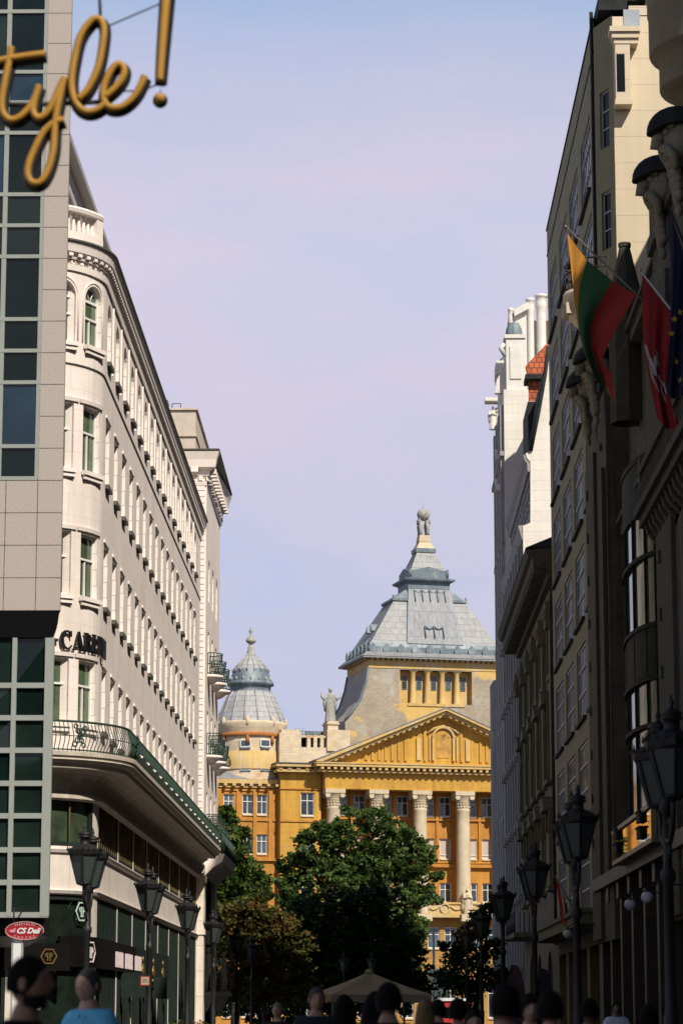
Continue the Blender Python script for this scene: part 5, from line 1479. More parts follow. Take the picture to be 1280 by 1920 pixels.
def white_tower():
    r = root('white_ornate_building', 'tall bright white building with crowning columns and a small grey dome', 'building', (12, 186, 0))
    Y0, Y1 = 172.1, 185.0
    X = atY(946, 900, Y0).x; zt = zY(730, Y0, 960)
    b = MB(); b.box(X, 13.5, Y0, Y1, 0, zt, 0)
    build('wall', b, m_wht, r)
    b = MB()
    for i in range(4): b.box(X - .25, X, Y0 + .3 + i * 3.2, Y0 + 1.2 + i * 3.2, 0, zt - 1.0)
    for z in (8, 14, 20, 26, 32): b.box(X - .2, X, Y0 + .1, Y1, z, z + .4)
    b.box(X - .3, X, Y0 + .05, Y1, zt - 4.5, zt - 4.2)
    b.lathe([(.5, 0), (.5, zY(1275, Y1 - 1, 925) - .4), (.25, zY(1275, Y1 - 1, 925))], (X - .1, Y1 - .6, 0), 16)
    build('facade_pilasters', b, m_shade, r)
    # stage above the wall: pier with scroll and dome
    a = lambda px, py, Y=Y0 + 1: atY(px, py, Y)
    b = MB()
    x0, x1 = a(948, 700).x, a(983, 700).x; za, zb = zt, a(965, 632).z
    b.box(x0, x1, Y0 + .3, Y0 + 3.5, za, zb); b.box(x0 - .12, x1 + .05, Y0 + .2, Y0 + 3.6, zb - .25, zb); b.box(x0 + .25, x1 - .25, Y0 + .22, Y0 + .3, za + .8, zb - .8)
    sp = [(x0 - .05 - (.12 + .52 * i / 18) * (1 - cos(.35 * i)) * .62, za + .25 + 1.9 * i / 18 * .5 + .45 * sin(.35 * i)) for i in range(19)]
    b.tube([(x, Y0 + 1.2, z) for x, z in sp], .16, 7); b.ext([(x0, za), (x0 - .75, za), (x0 - .62, za + .9), (x0 - .3, za + 1.5), (x0, za + 2.3)], lambda x, z, d: (x, Y0 + 1.0 + d, z), .5)
    b.tube([(x0 - .1, Y0 + .5, zb - .6), (x0 - .35, Y0 + .5, zb - .9), (x0 - .05, Y0 + .5, zb - 1.4)], .18, 6)
    # outer bracket with crouching figures
    x2, x3 = a(928, 700, Y0 + 6).x, a(947, 700, Y0 + 6).x
    b.box(x2 + .2, x3 + .4, Y0 + 4.5, Y0 + 7, zt - 2, a(940, 690, Y0 + 6).z); b.box(x2, x3 + .2, Y0 + 4.4, Y0 + 7.1, a(940, 700, Y0 + 6).z - .4, a(940, 686, Y0 + 6).z)
    b.tube([(x2 + .3, Y0 + 5, a(930, 705, Y0 + 5).z), (x2 + .15, Y0 + 5, a(930, 720, Y0 + 5).z), (x2 + .45, Y0 + 5, a(930, 735, Y0 + 5).z)], .25, 6)
    for px, py in ((924, 806), (935, 800)):
        p = a(px, py, Y0 + 10); draped(b, p.x, p.y, p.z, 1.7, 'folded')
    p = a(918, 752, Y0 + 10); b.box(p.x - .35, p.x + 1, p.y - .6, p.y + .6, p.z - .1, p.z + .15)
    build('carved_stage', b, m_wht2, r)
    b = MB()
    c = ((x0 + x1) / 2, Y0 + 1.9); rr = (x1 - x0) / 2 * .88
    n = 32
    zz = zb
    prof = [(rr, 0), (rr * 1.02, .1), (rr * 1.0, .5), (rr * .9, .85), (rr * .6, 1.2), (.02, 1.32)]
    rows = [[(c[0] + q * (1 + .04 * cos(8 * t)) * cos(t), c[1] + q * (1 + .04 * cos(8 * t)) * sin(t), zz + h) for t in [2 * pi * i / n for i in range(n)]] for q, h in prof]
    b.grid(rows, True); build('copper_dome', b, m_copper, r); b = MB()
    p = a(943, 686, Y0 + 6); b.lathe([(.42, 0), (.45, .25), (.38, .5), (.2, .66), (.02, .72)], (p.x + .15, Y0 + 5.8, p.z - .05), 16)
    build('copper_dome', b, m_copper, r)
    # attic with engaged columns behind
    b = MB()
    YA = 181.0
    zA = zY(720, YA)
    for px0, px1, py in ((952, 962, 578), (986, 1001, 560), (1003, 1024, 553), (1026, 1046, 553), (1048, 1066, 553)):
        p, q = atY(px0, py, YA), atY(px1, py, YA); rr = (q.x - p.x) / 2
        b.lathe([(rr * .86, zA - 3), (rr * .86, p.z - 1.5), (rr * .9, p.z - 1.0), (rr * 1.1, p.z - .8), (rr * .95, p.z - .55), (rr * .95, p.z - .2), (rr * 1.15, p.z - .15), (rr * 1.15, p.z), (.01, p.z)], ((p.x + q.x) / 2, YA, 0), 16)
    for j in range(3):
        b.box(atY(955, 600, YA).x, atY(990, 600, YA).x, YA + .2 - j * .0, YA + 3, zA - 3, zY(588 - 0 * j, YA) - .1 * j)
    p0, p1 = atY(963, 582, YA), atY(990, 568, YA)
    b.ext([(p0.x, p0.z), (p1.x, p1.z), (p1.x, p1.z - .5), (p0.x, p0.z - .5)], lambda x, z, d: (x, YA - .4 + d, z), 2)
    b.ext([(p0.x, p0.z - .5), (p1.x, p1.z - .5), (p1.x, zA - 3), (p0.x, zA - 3)], lambda x, z, d: (x, YA + d, z), 2)
    b.box(atY(990, 600, YA).x, 24, YA + .3, YA + 4, zA - 3, zY(600, YA))
    build('attic_columns', b, m_wht2, r)
    # red tiled roof in front
    YR = 164.0
    b = MB()
    e = [atY(985, 684, YR), atY(1029, 632, YR), atY(1080, 600, YR), atY(1080, 702, YR), atY(988, 702, YR)]
    n2 = len(e)
    pts = [(v.x, v.z) for v in e]
    P_ = [(x, YR + (z - pts[-1][1]) * .55, z) for x, z in pts]
    b.idx([b.p(v) for v in P_], [(x, z) for x, z in pts], 0)
    b.idx([b.p((x, y + .25, z)) for x, y, z in P_][::-1], None, 0)
    f = [atY(991, 711, YR), atY(1080, 711, YR), atY(1080, 752, YR), atY(991, 750, YR)]
    b.idx([b.p((v.x, YR + .3 + (v.z - f[3].z) * .2, v.z)) for v in f], [(v.x, v.z) for v in f], 0)
    o = build('red_roof', b, m_red, r)
    b = MB(); v0, v1 = atY(986, 702, YR), atY(1080, 710, YR); b.box(v0.x - .05, v1.x, YR - .1, YR + 2, v1.z, v0.z + .02); b.box(f[3].x - .05, 14, YR + .31, YR + 6, f[3].z - 8, f[3].z - .02)
    build('eaves', b, m_dmetal, o)
    b = MB()
    for px, py in ((919, 938), (934, 1063), (928, 1187)):
        v = atX(px + 3, py - 20, X - .5)
    for y in (856, 912):
        b = MB(); v = atX(934, y, X - .3); b.box(X - .5, X, v.y - .3, v.y + .3, v.z - .25, v.z + .1); b.tube([(X - .45, v.y, v.z + .1), (X - .45, v.y, v.z + .5)], .12, 6); build('facade_lamp', b, m_wht2, r)
white_tower()
# ------------------------------------------------------------------ hanging script sign
m_amber = M('amber sign letters', (.36, .185, .022), .6, var=.12, ns=6)
m_signback = M('dark sign channel', (.015, .012, .014), .6)
def smooth(pts, k=6):
    r = []; n = len(pts)
    for i in range(n - 1):
        p0, p1, p2, p3 = (Vector(pts[max(0, min(n - 1, i + j))]) for j in (-1, 0, 1, 2))
        for s in range(k):
            t = s / k
            r.append(.5 * ((2 * p1) + (p2 - p0) * t + (2 * p0 - 5 * p1 + 4 * p2 - p3) * t * t + (3 * p1 - p0 - 3 * p2 + p3) * t ** 3))
    r.append(Vector(pts[-1])); return r
def style_sign():
    Y = 18.0
    q = lambda x, y, dy=0: atY(x / 2.667, y / 2.667, Y) + Vector((0, dy, 0))
    strokes = {
     't': [[(55, 232), (45, 300), (25, 400), (8, 500), (14, 560), (50, 596), (100, 582), (150, 530), (180, 470), (195, 425)], [(-60, 312), (0, 300), (60, 288), (150, 275), (225, 266)]],
     'y': [[(195, 425), (172, 500), (165, 555), (190, 587), (230, 565), (265, 510), (300, 430), (325, 385)], [(318, 395), (300, 470), (282, 560), (272, 650), (265, 750), (240, 845), (205, 905), (165, 912), (140, 882), (140, 830), (165, 760), (210, 670), (260, 618), (318, 594)]],
     'l': [[(392, 492), (440, 440), (490, 330), (515, 200), (517, 125), (492, 90), (452, 105), (400, 180), (372, 290), (357, 400), (366, 480), (397, 535), (440, 556), (490, 543), (535, 505)]],
     'e': [[(525, 480), (572, 440), (610, 390), (620, 342), (595, 317), (560, 342), (525, 410), (514, 470), (530, 520), (570, 538), (620, 525), (670, 480), (705, 420), (722, 376)]],
     '!': [[(838, -120), (820, 100), (806, 280), (798, 402)]],
    }
    p0 = q(400, 400)
    r = root('script_sign', 'golden script lettering reading tyle and an exclamation mark, hung across the street on thin rods', 'sign', p0)
    for ch, ss in strokes.items():
        b = MB(); k = MB()
        for s in ss:
            pts = smooth([(x, y, 0) for x, y in s])
            rr = .0255
            rad = [rr if ch != '!' else .036 - .010 * i / (len(pts) - 1) for i in range(len(pts))]
            b.tube([q(v.x, v.y) for v in pts], rad, 10)
            k.tube([q(v.x + 3, v.y + 5, .06) for v in pts], [z * 1.7 for z in rad], 8)  # back channel widened and shifted down right to paint dark shading
        if ch == '!':
            b.ell(q(798, 490), (.042, .042, .042), 14, 10); k.ell(q(798, 490, .05), (.055, .05, .055), 14, 10)
        o = build('script_letter', b, m_amber, r); build('letter_channel', k, m_signback, o)
    for pts, rr in (([q(492, -80, .06), q(498, 85, .06)], .013), ([q(530, 116, .06), q(830, -14, .06)], .006), ([q(600, 440, .06), q(700, 438, .06), q(790, 405, .06)], .006),
                    ([q(500, 330, .06), q(530, 362, .06)], .009), ([q(798, 430, .06), q(800, 470, .06)], .005), ([q(-60, 505, .07), q(160, 505, .07), q(540, 490, .07)], .018)):
        b = MB(); b.tube(pts, rr, 6); build('support_rod', b, m_signback, r)
style_sign()

# ------------------------------------------------------------------ flags
def cloth(lines, Y, sub=6, amp=.10, ph=0, seed=1):
    """lines: pole-to-fly pixel polylines; returns P(s,t)"""
    def P(s, t, off=0):
        n = len(lines); a = min(int(s * (n - 1)), n - 2); f = s * (n - 1) - a
        def L(l):
            m = len(l); b_ = min(int(t * (m - 1)), m - 2); g = t * (m - 1) - b_
            return l[b_][0] + (l[b_ + 1][0] - l[b_][0]) * g, l[b_][1] + (l[b_ + 1][1] - l[b_][1]) * g
        x0, y0 = L(lines[a]); x1, y1 = L(lines[a + 1])
        w = amp * t ** .6 * (sin(s * 9 + ph + t * 2.2) + .5 * sin(s * 17 + t * 5 + ph))
        return atY(x0 + (x1 - x0) * f, y0 + (y1 - y0) * f, Y + w + off)
    return P
def flag_mesh(P, s0, s1, ns=10, ntt=24, th=.012):
    b = MB()
    for o, fl in ((0, 0), (th, 1)):
        rows = [[P(s0 + (s1 - s0) * i / ns, j / ntt, o) for i in range(ns + 1)] for j in range(ntt + 1)]
        b.grid(rows[::-1] if fl else rows, False)
    return b
m_fy = M('yellow cloth', (.42, .18, .02), .8, var=.1); m_fg = M('green cloth', (.03, .10, .035), .8, var=.1); m_fr = M('red cloth', (.32, .024, .016), .8, var=.1)
m_fr2 = M('deep red cloth', (.24, .010, .012), .8, var=.15); m_fw = M('white emblem', (.40, .36, .34), .8, var=.1); m_fb = M('navy blue cloth', (.011, .013, .045), .8, var=.1); m_fst = M('gold star cloth', (.40, .26, .03), .8)
m_pole = M('flag pole', (.16, .14, .12), .4, metal=.3)
def flags():
    Y = 64.0
    r = root('tricolour_flag', 'hanging yellow, green and red striped flag on a slanting pole', 'flag', atY(1287, 640, Y), 0, 'flags on the right facade')
    lines = [[(1063, 437), (1070, 500), (1076, 560), (1081, 600), (1090, 645), (1106, 692)], [(1100, 487), (1087, 530), (1083, 575), (1085, 620), (1095, 662), (1113, 705)], [(1148, 527), (1119, 575), (1107, 615), (1110, 655), (1122, 695), (1144, 742)], [(1192, 552), (1165, 600), (1142, 640), (1128, 675), (1147, 703), (1152, 752)]]
    P = cloth(lines, Y, amp=.17)
    for s0, s1, m in ((0, 1 / 3, m_fy), (1 / 3, 2 / 3, m_fg), (2 / 3, 1, m_fr)): build('flag_stripe', flag_mesh(P, s0, s1), m, r)
    b = MB(); b.tube([atY(1060, 425, Y), atY(1287, 640, Y)], .028, 8); b.ell(atY(1060, 425, Y), (.05, .05, .05), 8, 6); b.tube([atY(1203, 575, Y), atY(1140, 712, Y)], .008, 4); build('flag_pole', b, m_pole, r)
    Y = 60.0
    r = root('red_flag', 'deep red flag with a white horse rider emblem and blue shield', 'flag', atY(1330, 672, Y), 0, 'flags on the right facade')
    lines = [[(1203, 513), (1204, 600), (1208, 660), (1218, 720), (1232, 785)], [(1222, 540), (1222, 620), (1226, 690), (1236, 745), (1248, 802)], [(1240, 563), (1238, 640), (1238, 700), (1246, 752), (1258, 806)], [(1258, 588), (1254, 650), (1250, 705), (1258, 755), (1270, 800)]]
    P = cloth(lines, Y, amp=.10, ph=1)
    build('flag_cloth', flag_mesh(P, 0, 1, 16), m_fr2, r)
    E = [[(.33, .44), (.40, .40), (.52, .39), (.62, .43), (.60, .47), (.48, .46), (.42, .5), (.34, .5)],                       # rider
         [(.45, .36), (.55, .35), (.58, .39), (.47, .40)],
         [(.05, .48), (.25, .46), (.45, .50), (.62, .52), (.72, .60), (.66, .62), (.55, .57), (.30, .58), (.15, .55)],           # horse body
         [(.10, .56), (.20, .57), (.22, .64), (.42, .68), (.38, .71), (.12, .66)], [(.52, .58), (.62, .60), (.60, .68), (.74, .74), (.68, .76), (.52, .70)],
         [(.02, .43), (.10, .42), (.2, .46), (.10, .50)], [(.68, .56), (.80, .58), (.84, .68), (.78, .68)]]
    b = MB()
    for pl in E:
        c = (sum(x for x, y in pl) / len(pl), sum(y for x, y in pl) / len(pl))
        for i in range(len(pl)):
            j = (i + 1) % len(pl); b.face([P(*pl[i], -.03), P(*pl[j], -.03), P(*c, -.03)])
    build('rider_emblem', b, m_fw, r)
    b = MB(); pl = [(.45, .50), (.62, .52), (.62, .60), (.52, .63), (.45, .59)]; b.face([P(x, y, -.04) for x, y in pl]); build('shield', b, M('dull blue', (.05, .08, .18), .8), r)
    b = MB(); b.tube([atY(1199, 506, Y), atY(1330, 672, Y)], .026, 8); b.ell(atY(1199, 506, Y), (.045, .045, .045), 8, 6); build('flag_pole', b, M('pale flag pole', (.45, .44, .44), .4), r)
    Y = 56.0
    r = root('blue_flag', 'navy blue flag with gold stars, cut by the right edge', 'flag', atY(1340, 600, Y), 0, 'flags on the right facade')
    lines = [[(1256, 396), (1257, 500), (1256, 600), (1253, 680), (1249, 738)], [(1270, 440), (1268, 540), (1266, 620), (1262, 700), (1262, 748)], [(1284, 480), (1283, 580), (1280, 650), (1278, 710), (1276, 742)], [(1300, 520), (1300, 600), (1298, 660), (1296, 700), (1292, 735)]]
    P = cloth(lines, Y, amp=.12, ph=2)
    build('flag_cloth', flag_mesh(P, 0, 1, 16), m_fb, r)
    b = MB()
    for s, t in ((.10, .56), (.40, .67), (.48, .34), (.62, .78), (.25, .45), (.80, .5)):
        c = P(s, t, -.03); pl = []
        for i in range(10):
            q = .085 if i % 2 == 0 else .035; a = pi / 2 + i * pi / 5; pl.append(c + Vector((q * cos(a), 0, q * sin(a))))
        for i in range(10): b.face([pl[i], pl[(i + 1) % 10], c])
    build('stars', b, m_fst, r)
    b = MB(); b.tube([atY(1253, 385, Y), atY(1340, 600, Y)], .026, 8); build('flag_pole', b, m_dmetal, r)
    Y = 100.0
    r = root('small_flag', 'small red, white and green flag low on the tan facade', 'flag', atY(1075, 1740, Y))
    P = cloth([[(1041, 1646), (1047, 1690), (1052, 1730)], [(1049, 1662), (1055, 1700), (1060, 1738)], [(1056, 1680), (1062, 1712), (1066, 1745)], [(1063, 1700), (1068, 1720), (1070, 1748)]], Y, amp=.1)
    for s0, s1, m in ((0, 1 / 3, m_fr), (1 / 3, 2 / 3, m_fw), (2 / 3, 1, m_fg)): build('flag_stripe', flag_mesh(P, s0, s1, 6, 10), m, r)
    b = MB(); b.tube([atY(1040, 1642, Y), atY(1098, 1745, Y)], .03, 6); build('flag_pole', b, m_pole, r)
flags()

# ------------------------------------------------------------------ street lamps
m_lglass = M('frosted lantern glass', (.045, .056, .054), .35, var=.1, spec=.5)
def make_lamp(name, loc):
    r = root(name, 'lamp', 'street lamp', loc)
    b = MB(); x, y = loc[0], loc[1]
    b.lathe([(.26, 0), (.26, .15), (.20, .2), (.19, .7), (.23, .75), (.12, .9), (.085, 1.0), (.10, 1.5), (.075, 1.6), (.065, 3.2), (.10, 3.25), (.10, 3.35), (.06, 3.4), (.055, 4.1), (.11, 4.15), (.05, 4.3), (.07, 4.5), (.01, 4.75)], (x, y, 0), 14)
    for s in (-1, 1):
        b.tube([(x, y, 3.75), (x, y + s * .35, 3.72), (x, y + s * .66, 3.86), (x, y + s * .80, 4.08), (x, y + s * .80, 4.22)], .035, 7)
        b.tube([(x, y + s * .1, 3.95), (x, y + s * .32, 4.02), (x, y + s * .42, 3.88), (x, y + s * .3, 3.78)], .022, 6)
        b.tube([(x, y + s * .05, 3.5), (x, y + s * .25, 3.55), (x, y + s * .3, 3.68)], .022, 6)
    build('post', b, m_iron, r)
    for s in (-1, 1):
        cy = y + s * .80; n = 6
        g = MB(); f = MB(); a0 = pi / 6
        c6 = lambda R_, z, k: (x + R_ * cos(a0 + 2 * pi * k / n), cy + R_ * sin(a0 + 2 * pi * k / n), z)
        for k in range(n):
            g.face([c6(.15, 4.27, k), c6(.15, 4.27, k + 1), c6(.325, 4.86, k + 1), c6(.325, 4.86, k)])
            f.tube([c6(.155, 4.25, k), c6(.335, 4.88, k)], .022, 5, sm=False)
            f.tube([c6(.155, 4.26, k), c6(.155, 4.26, k + 1)], .022, 5); f.tube([c6(.335, 4.87, k), c6(.335, 4.87, k + 1)], .03, 5)
            f.face([c6(.38, 4.88, k), c6(.38, 4.88, k + 1), c6(.40, 4.96, k + 1), c6(.40, 4.96, k)]); f.face([c6(.16, 4.87, k), c6(.38, 4.88, k), c6(.38, 4.88, k + 1), c6(.16, 4.87, k + 1)])
            f.face([c6(.40, 4.96, k), c6(.40, 4.96, k + 1), c6(.22, 5.06, k + 1), c6(.22, 5.06, k)]); f.face([c6(.22, 5.06, k), c6(.22, 5.06, k + 1), c6(.12, 5.10, k + 1), c6(.12, 5.10, k)])
            for j in range(3):
                p0, p1 = Vector(c6(.40, 4.95, k)), Vector(c6(.40, 4.95, k + 1))
                p = p0.lerp(p1, (j + .02) / 3); hh = .10 if j == 0 else .055
                f.tube([p, p + Vector((0, 0, hh))], [.025, .004], 4)
        f.lathe([(.05, 4.2), (.16, 4.24), (.16, 4.26)], (x, cy, 0), 8)
        f.lathe([(.12, 5.08), (.10, 5.12), (.10, 5.22), (.145, 5.23), (.145, 5.26), (.09, 5.27), (.14, 5.29), (.13, 5.33), (.06, 5.36), (.025, 5.40), (.045, 5.44), (.03, 5.48), (.008, 5.55)], (x, cy, 0), 10)
        o = build('lantern', f, m_iron, r); build('lantern_glass', g, m_lglass, o)
    return r
def copy_tree(o, parent=None, world=None):
    c = o.copy(); S.collection.objects.link(c)
    c.parent = parent
    if parent is not None: c.matrix_basis = o.matrix_basis.copy()
    for ch in [q for q in S.objects if q.parent == o]: copy_tree(ch, c)
    return c
lamps = [(160, 57.5), (278, 73.3), (350, 88.7), (399, 107), (443, 125), (472, 142), (499, 160)]
rl = [(1257, 34.3), (1083, 47.8), (1003, 64), (944, 80), (903, 100), (876, 119)]
txt_l = ['nearest black twin lantern lamp on the left, in front of the shop corner', 'black twin lantern lamp before the second shop bay, second from the left edge', 'black twin lantern lamp third along the left row, right of the shop lettering', 'black twin lantern lamp in front of the pale corner statue, fourth along the left row', 'black twin lantern lamp against the reddish tree, just right of the statues', 'black twin lantern lamp amid the reddish tree, sixth along the left row', 'farthest black twin lantern lamp of the left row, against dark foliage']
txt_r = ['huge near black twin lantern lamp cut by the right edge', 'black twin lantern lamp before the tan facade, second from the right edge', 'black twin lantern lamp in front of the olive corniced building, third from the right edge', 'black twin lantern lamp before the white stone facade base, fourth from the right edge', 'black twin lantern lamp in the dark right tree, fifth from the right edge', 'farthest lamp of the right row, half lost in the dark right tree']
lamp0 = None
for lst, tx in ((lamps, txt_l), (rl, txt_r)):
    for (px, Y), t in zip(lst, tx):
        X = (px - VPX) * Y / 5038
        if lamp0 is None: lamp0 = make_lamp('street_lamp', (X, Y, 0)); o = lamp0
        else: o = copy_tree(lamp0); o.location = (X, Y, 0)
        o['label'] = t; o['group'] = 'twin lantern street lamps'
for px, t in ((645, 'small distant lamp above the canopy, left one of the pair'), (697, 'small distant lamp directly above the canopy peak, right one of the pair')):
    Y = 172.0; o = copy_tree(lamp0); o.location = ((px - VPX) * Y / 5038, Y, -.2); o['label'] = t; o['group'] = 'twin lantern street lamps'

# ------------------------------------------------------------------ trees
m_bark = M('bark', (.05, .04, .03), .95, var=.3, bump=.4, bs=20)
lf_green = leafm('green leaves', (.040, .068, .017), (.070, .118, .028), (.125, .175, .04))
lf_dark = leafm('dark leaves', (.012, .026, .010), (.020, .045, .014), (.034, .066, .02))
lf_red = leafm('turning leaves', (.035, .068, .016), (.085, .085, .02), (.22, .075, .022))
lf_yel = leafm('yellow green leaves', (.045, .08, .018), (.085, .14, .03), (.20, .21, .04))
def crown(b, blobs, Y, size, per, cl, seed, deep=1.0):
    rnd = random.Random(seed)
    for (px, py, rp, dy) in blobs:
        c = atY(px, py, Y + dy); R_ = rp * (Y + dy) / 5038
        for _ in range(int(cl * (R_ / 2) ** 1.6) + 6):
            d = Vector((rnd.gauss(0, 1), rnd.gauss(0, 1), rnd.gauss(0, 1))).normalized()
            q = c + Vector((d.x, d.y * deep, d.z * .9)) * R_ * rnd.uniform(.45, 1.08)
            cr_ = rnd.uniform(.25, .55) * min(1, R_ * .5 + .3)
            tilt = Vector((rnd.gauss(0, .5), rnd.gauss(0, .5), 1)).normalized()
            for _ in range(per):
                v = Vector((rnd.gauss(0, .5), rnd.gauss(0, .5), rnd.gauss(0, .32))) * cr_
                p = q + v
                n = (tilt + Vector((rnd.gauss(0, .55), rnd.gauss(0, .55), rnd.gauss(0, .4)))).normalized()
                a = n.orthogonal().normalized(); a.rotate(Matrix.Rotation(rnd.uniform(0, 6.28), 3, n)); e = n.cross(a)
                s = size * rnd.uniform(.6, 1.25)
                m_ = a * s * .5; w = e * s * .30
                b.face([p - m_, p + w - n * s * .06, p + m_, p - w - n * s * .06], [(0, 0), (1, 0), (1, 1), (0, 1)])
def tree(name, label, cat, base, blobs, Y, size, per, cl, mat, seed, rad=.28, lean=(0, 0)):
    r = root(name, label, cat, base, 0, None)
    b = MB(); crown(b, blobs, Y, size, per, cl, seed); 
    t = MB(); rnd = random.Random(seed)
    top = max((atY(px, py, Y + dy) for px, py, rp, dy in blobs), key=lambda v: v.z)
    fork = Vector((base[0] + lean[0], base[1] + lean[1], max(1.8, top.z * .28)))
    t.tube([base, Vector(base).lerp(fork, .5) + Vector((.05, 0, 0)), fork, fork.lerp(top, .5), top - Vector((0, 0, .3))], [rad * 1.25, rad, rad * .85, rad * .5, .04], 9)
    for px, py, rp, dy in blobs:
        c = atY(px, py, Y + dy); f = fork.lerp(top, rnd.uniform(0, .5))
        m_ = f.lerp(c, .55) + Vector((rnd.uniform(-.3, .3), rnd.uniform(-.3, .3), rnd.uniform(.0, .5)))
        t.tube([f, m_, c], [rad * .42, rad * .25, .03], 6)
        for k in range(4):
            d = Vector((rnd.gauss(0, 1), rnd.gauss(0, 1), rnd.gauss(.3, 1))).normalized() * rp * Y / 5038 * .8
            t.tube([m_.lerp(c, .6), c + d * .5, c + d], [rad * .16, rad * .1, .015], 4)
    build('trunk', t, m_bark, r); build('crown', b, mat, r)
bx = lambda px, Y: ((px - VPX) * Y / 5038, Y, 0)
tree('street_tree', 'large green broadleaf tree in the middle, standing before the yellow palace columns', 'tree', bx(690, 222),
     [(598, 1592, 48, 0), (556, 1640, 36, 1), (640, 1566, 36, -1), (700, 1542, 34, 0), (745, 1580, 40, 1), (775, 1625, 36, 0), (800, 1600, 16, 0), (690, 1620, 60, 1), (620, 1660, 62, -1), (560, 1690, 36, 0), (740, 1680, 60, 0), (690, 1720, 75, 1), (600, 1740, 66, 0), (760, 1750, 46, -1), (790, 1680, 26, 0), (720, 1800, 66, 0), (640, 1810, 66, 1), (560, 1770, 46, 0), (770, 1820, 30, 0), (655, 1520, 14, 0), (600, 1550, 14, 0), (632, 1545, 10, 0), (735, 1545, 10, 0), (768, 1560, 10, 0), (820, 1640, 12, 0), (528, 1620, 10, 0), (575, 1565, 10, 0), (815, 1690, 12, 0), (527, 1690, 12, 0), (720, 1620, 50, 0), (660, 1640, 50, 0), (560, 1610, 22, 0), (785, 1585, 20, 0), (540, 1660, 22, 0)], 222, .46, 24, 66, lf_green, 3, .34)
tree('dark_tree', 'dense dark green tree low in the middle, behind the beige canopy', 'tree', bx(690, 176),
     [(620, 1780, 70, 0), (690, 1770, 75, 0), (750, 1790, 60, 0), (560, 1790, 60, 0), (640, 1850, 70, 0), (730, 1850, 60, 0), (560, 1850, 60, 0), (690, 1710, 60, 0), (600, 1720, 60, 0), (770, 1850, 36, 0)], 176, .42, 26, 75, lf_dark, 4, .3)
tree('background_tree', 'dark green tree filling the gap behind the reddish tree on the left', 'tree', bx(500, 204),
     [(440, 1740, 50, 0), (500, 1760, 60, 0), (560, 1770, 56, 0), (450, 1820, 60, 0), (520, 1830, 64, 0), (590, 1840, 56, 0), (430, 1870, 50, 0), (500, 1880, 56, 0), (570, 1885, 50, 0), (640, 1880, 44, 0)], 204, .46, 24, 60, lf_dark, 9, .3)
tree('tall_tree', 'tall narrow green tree beside the hotel end block', 'tree', bx(440, 162),
     [(427, 1528, 20, 0), (432, 1570, 28, 0), (445, 1610, 34, 0), (425, 1630, 30, 0), (462, 1650, 36, 0), (478, 1690, 34, 0), (440, 1690, 42, 0), (420, 1740, 40, 0), (470, 1740, 44, 0), (500, 1680, 10, 0), (405, 1680, 36, 0), (455, 1560, 14, 0), (490, 1650, 16, 0)], 162, .38, 28, 90, lf_yel, 5, .25)
tree('turning_tree', 'low bushy tree with reddish and yellow turning leaves on the left', 'tree', bx(495, 150),
     [(480, 1715, 40, 0), (430, 1725, 36, 0), (520, 1740, 38, 0), (550, 1775, 36, 0), (565, 1815, 28, 0), (500, 1785, 56, 0), (440, 1780, 46, 0), (470, 1840, 54, 0), (535, 1845, 44, 0), (420, 1850, 36, 0)], 150, .31, 28, 85, lf_red, 6, .18)
tree('small_dark_tree', 'small dark leafy tree low on the right, below the palace balcony', 'tree', bx(892, 128),
     [(903, 1722, 22, 0), (880, 1760, 34, 0), (912, 1770, 34, 0), (850, 1790, 24, 0), (838, 1830, 30, 0), (890, 1820, 48, 0), (925, 1840, 40, 0), (870, 1870, 44, 0), (830, 1775, 9, 0), (920, 1700, 10, 0)], 128, .27, 24, 62, lf_dark, 7, .16)

# ------------------------------------------------------------------ beige canopy tent
m_canvas = M('beige canvas', (.36, .31, .215), .9, var=.08, ns=2, bump=.05, bs=50)
def tent():
    Y = 82.0; c = bx(692, Y); zt, ze = 2.78, 2.06; h = 1.55
    r = root('canopy_tent', 'beige pyramid canopy tent above the crowd', 'tent', c, radians(14))
    b = MB()
    n = 12
    for k in range(4):
        rows = []
        for i in range(n + 1):
            t = i / n; row = []
            for j in range(n + 1):
                s = j / n * 2 - 1
                x, y = s * h * t, -h * t
                z = zt - (zt - ze) * (t ** .85) - .10 * sin(pi * t) * (1 - abs(s)) - .05 * (1 - s * s) * t * 0
                for _ in range(k): x, y = -y, x
                row.append((x, y, z))
            rows.append(row)
        b.grid(rows, False)
        e = rows[-1]; b.grid([e, [(x * 1.005, y * 1.005, z - .22 - .03 * sin(j * 2.1)) for j, (x, y, z) in enumerate(e)]], False)
    b.lathe([(.14, zt - .06), (.12, zt + .03), (.02, zt + .06)], (0, 0, 0), 10)
    build('canvas', b, m_canvas, r, local=True)
    for sx in (-1, 1):
        for sy in (-1, 1):
            p = MB(); p.box(sx * (h - .06) - .025, sx * (h - .06) + .025, sy * (h - .06) - .025, sy * (h - .06) + .025, 0, ze - .03); build('leg', p, m_alu, r, local=True)
tent()

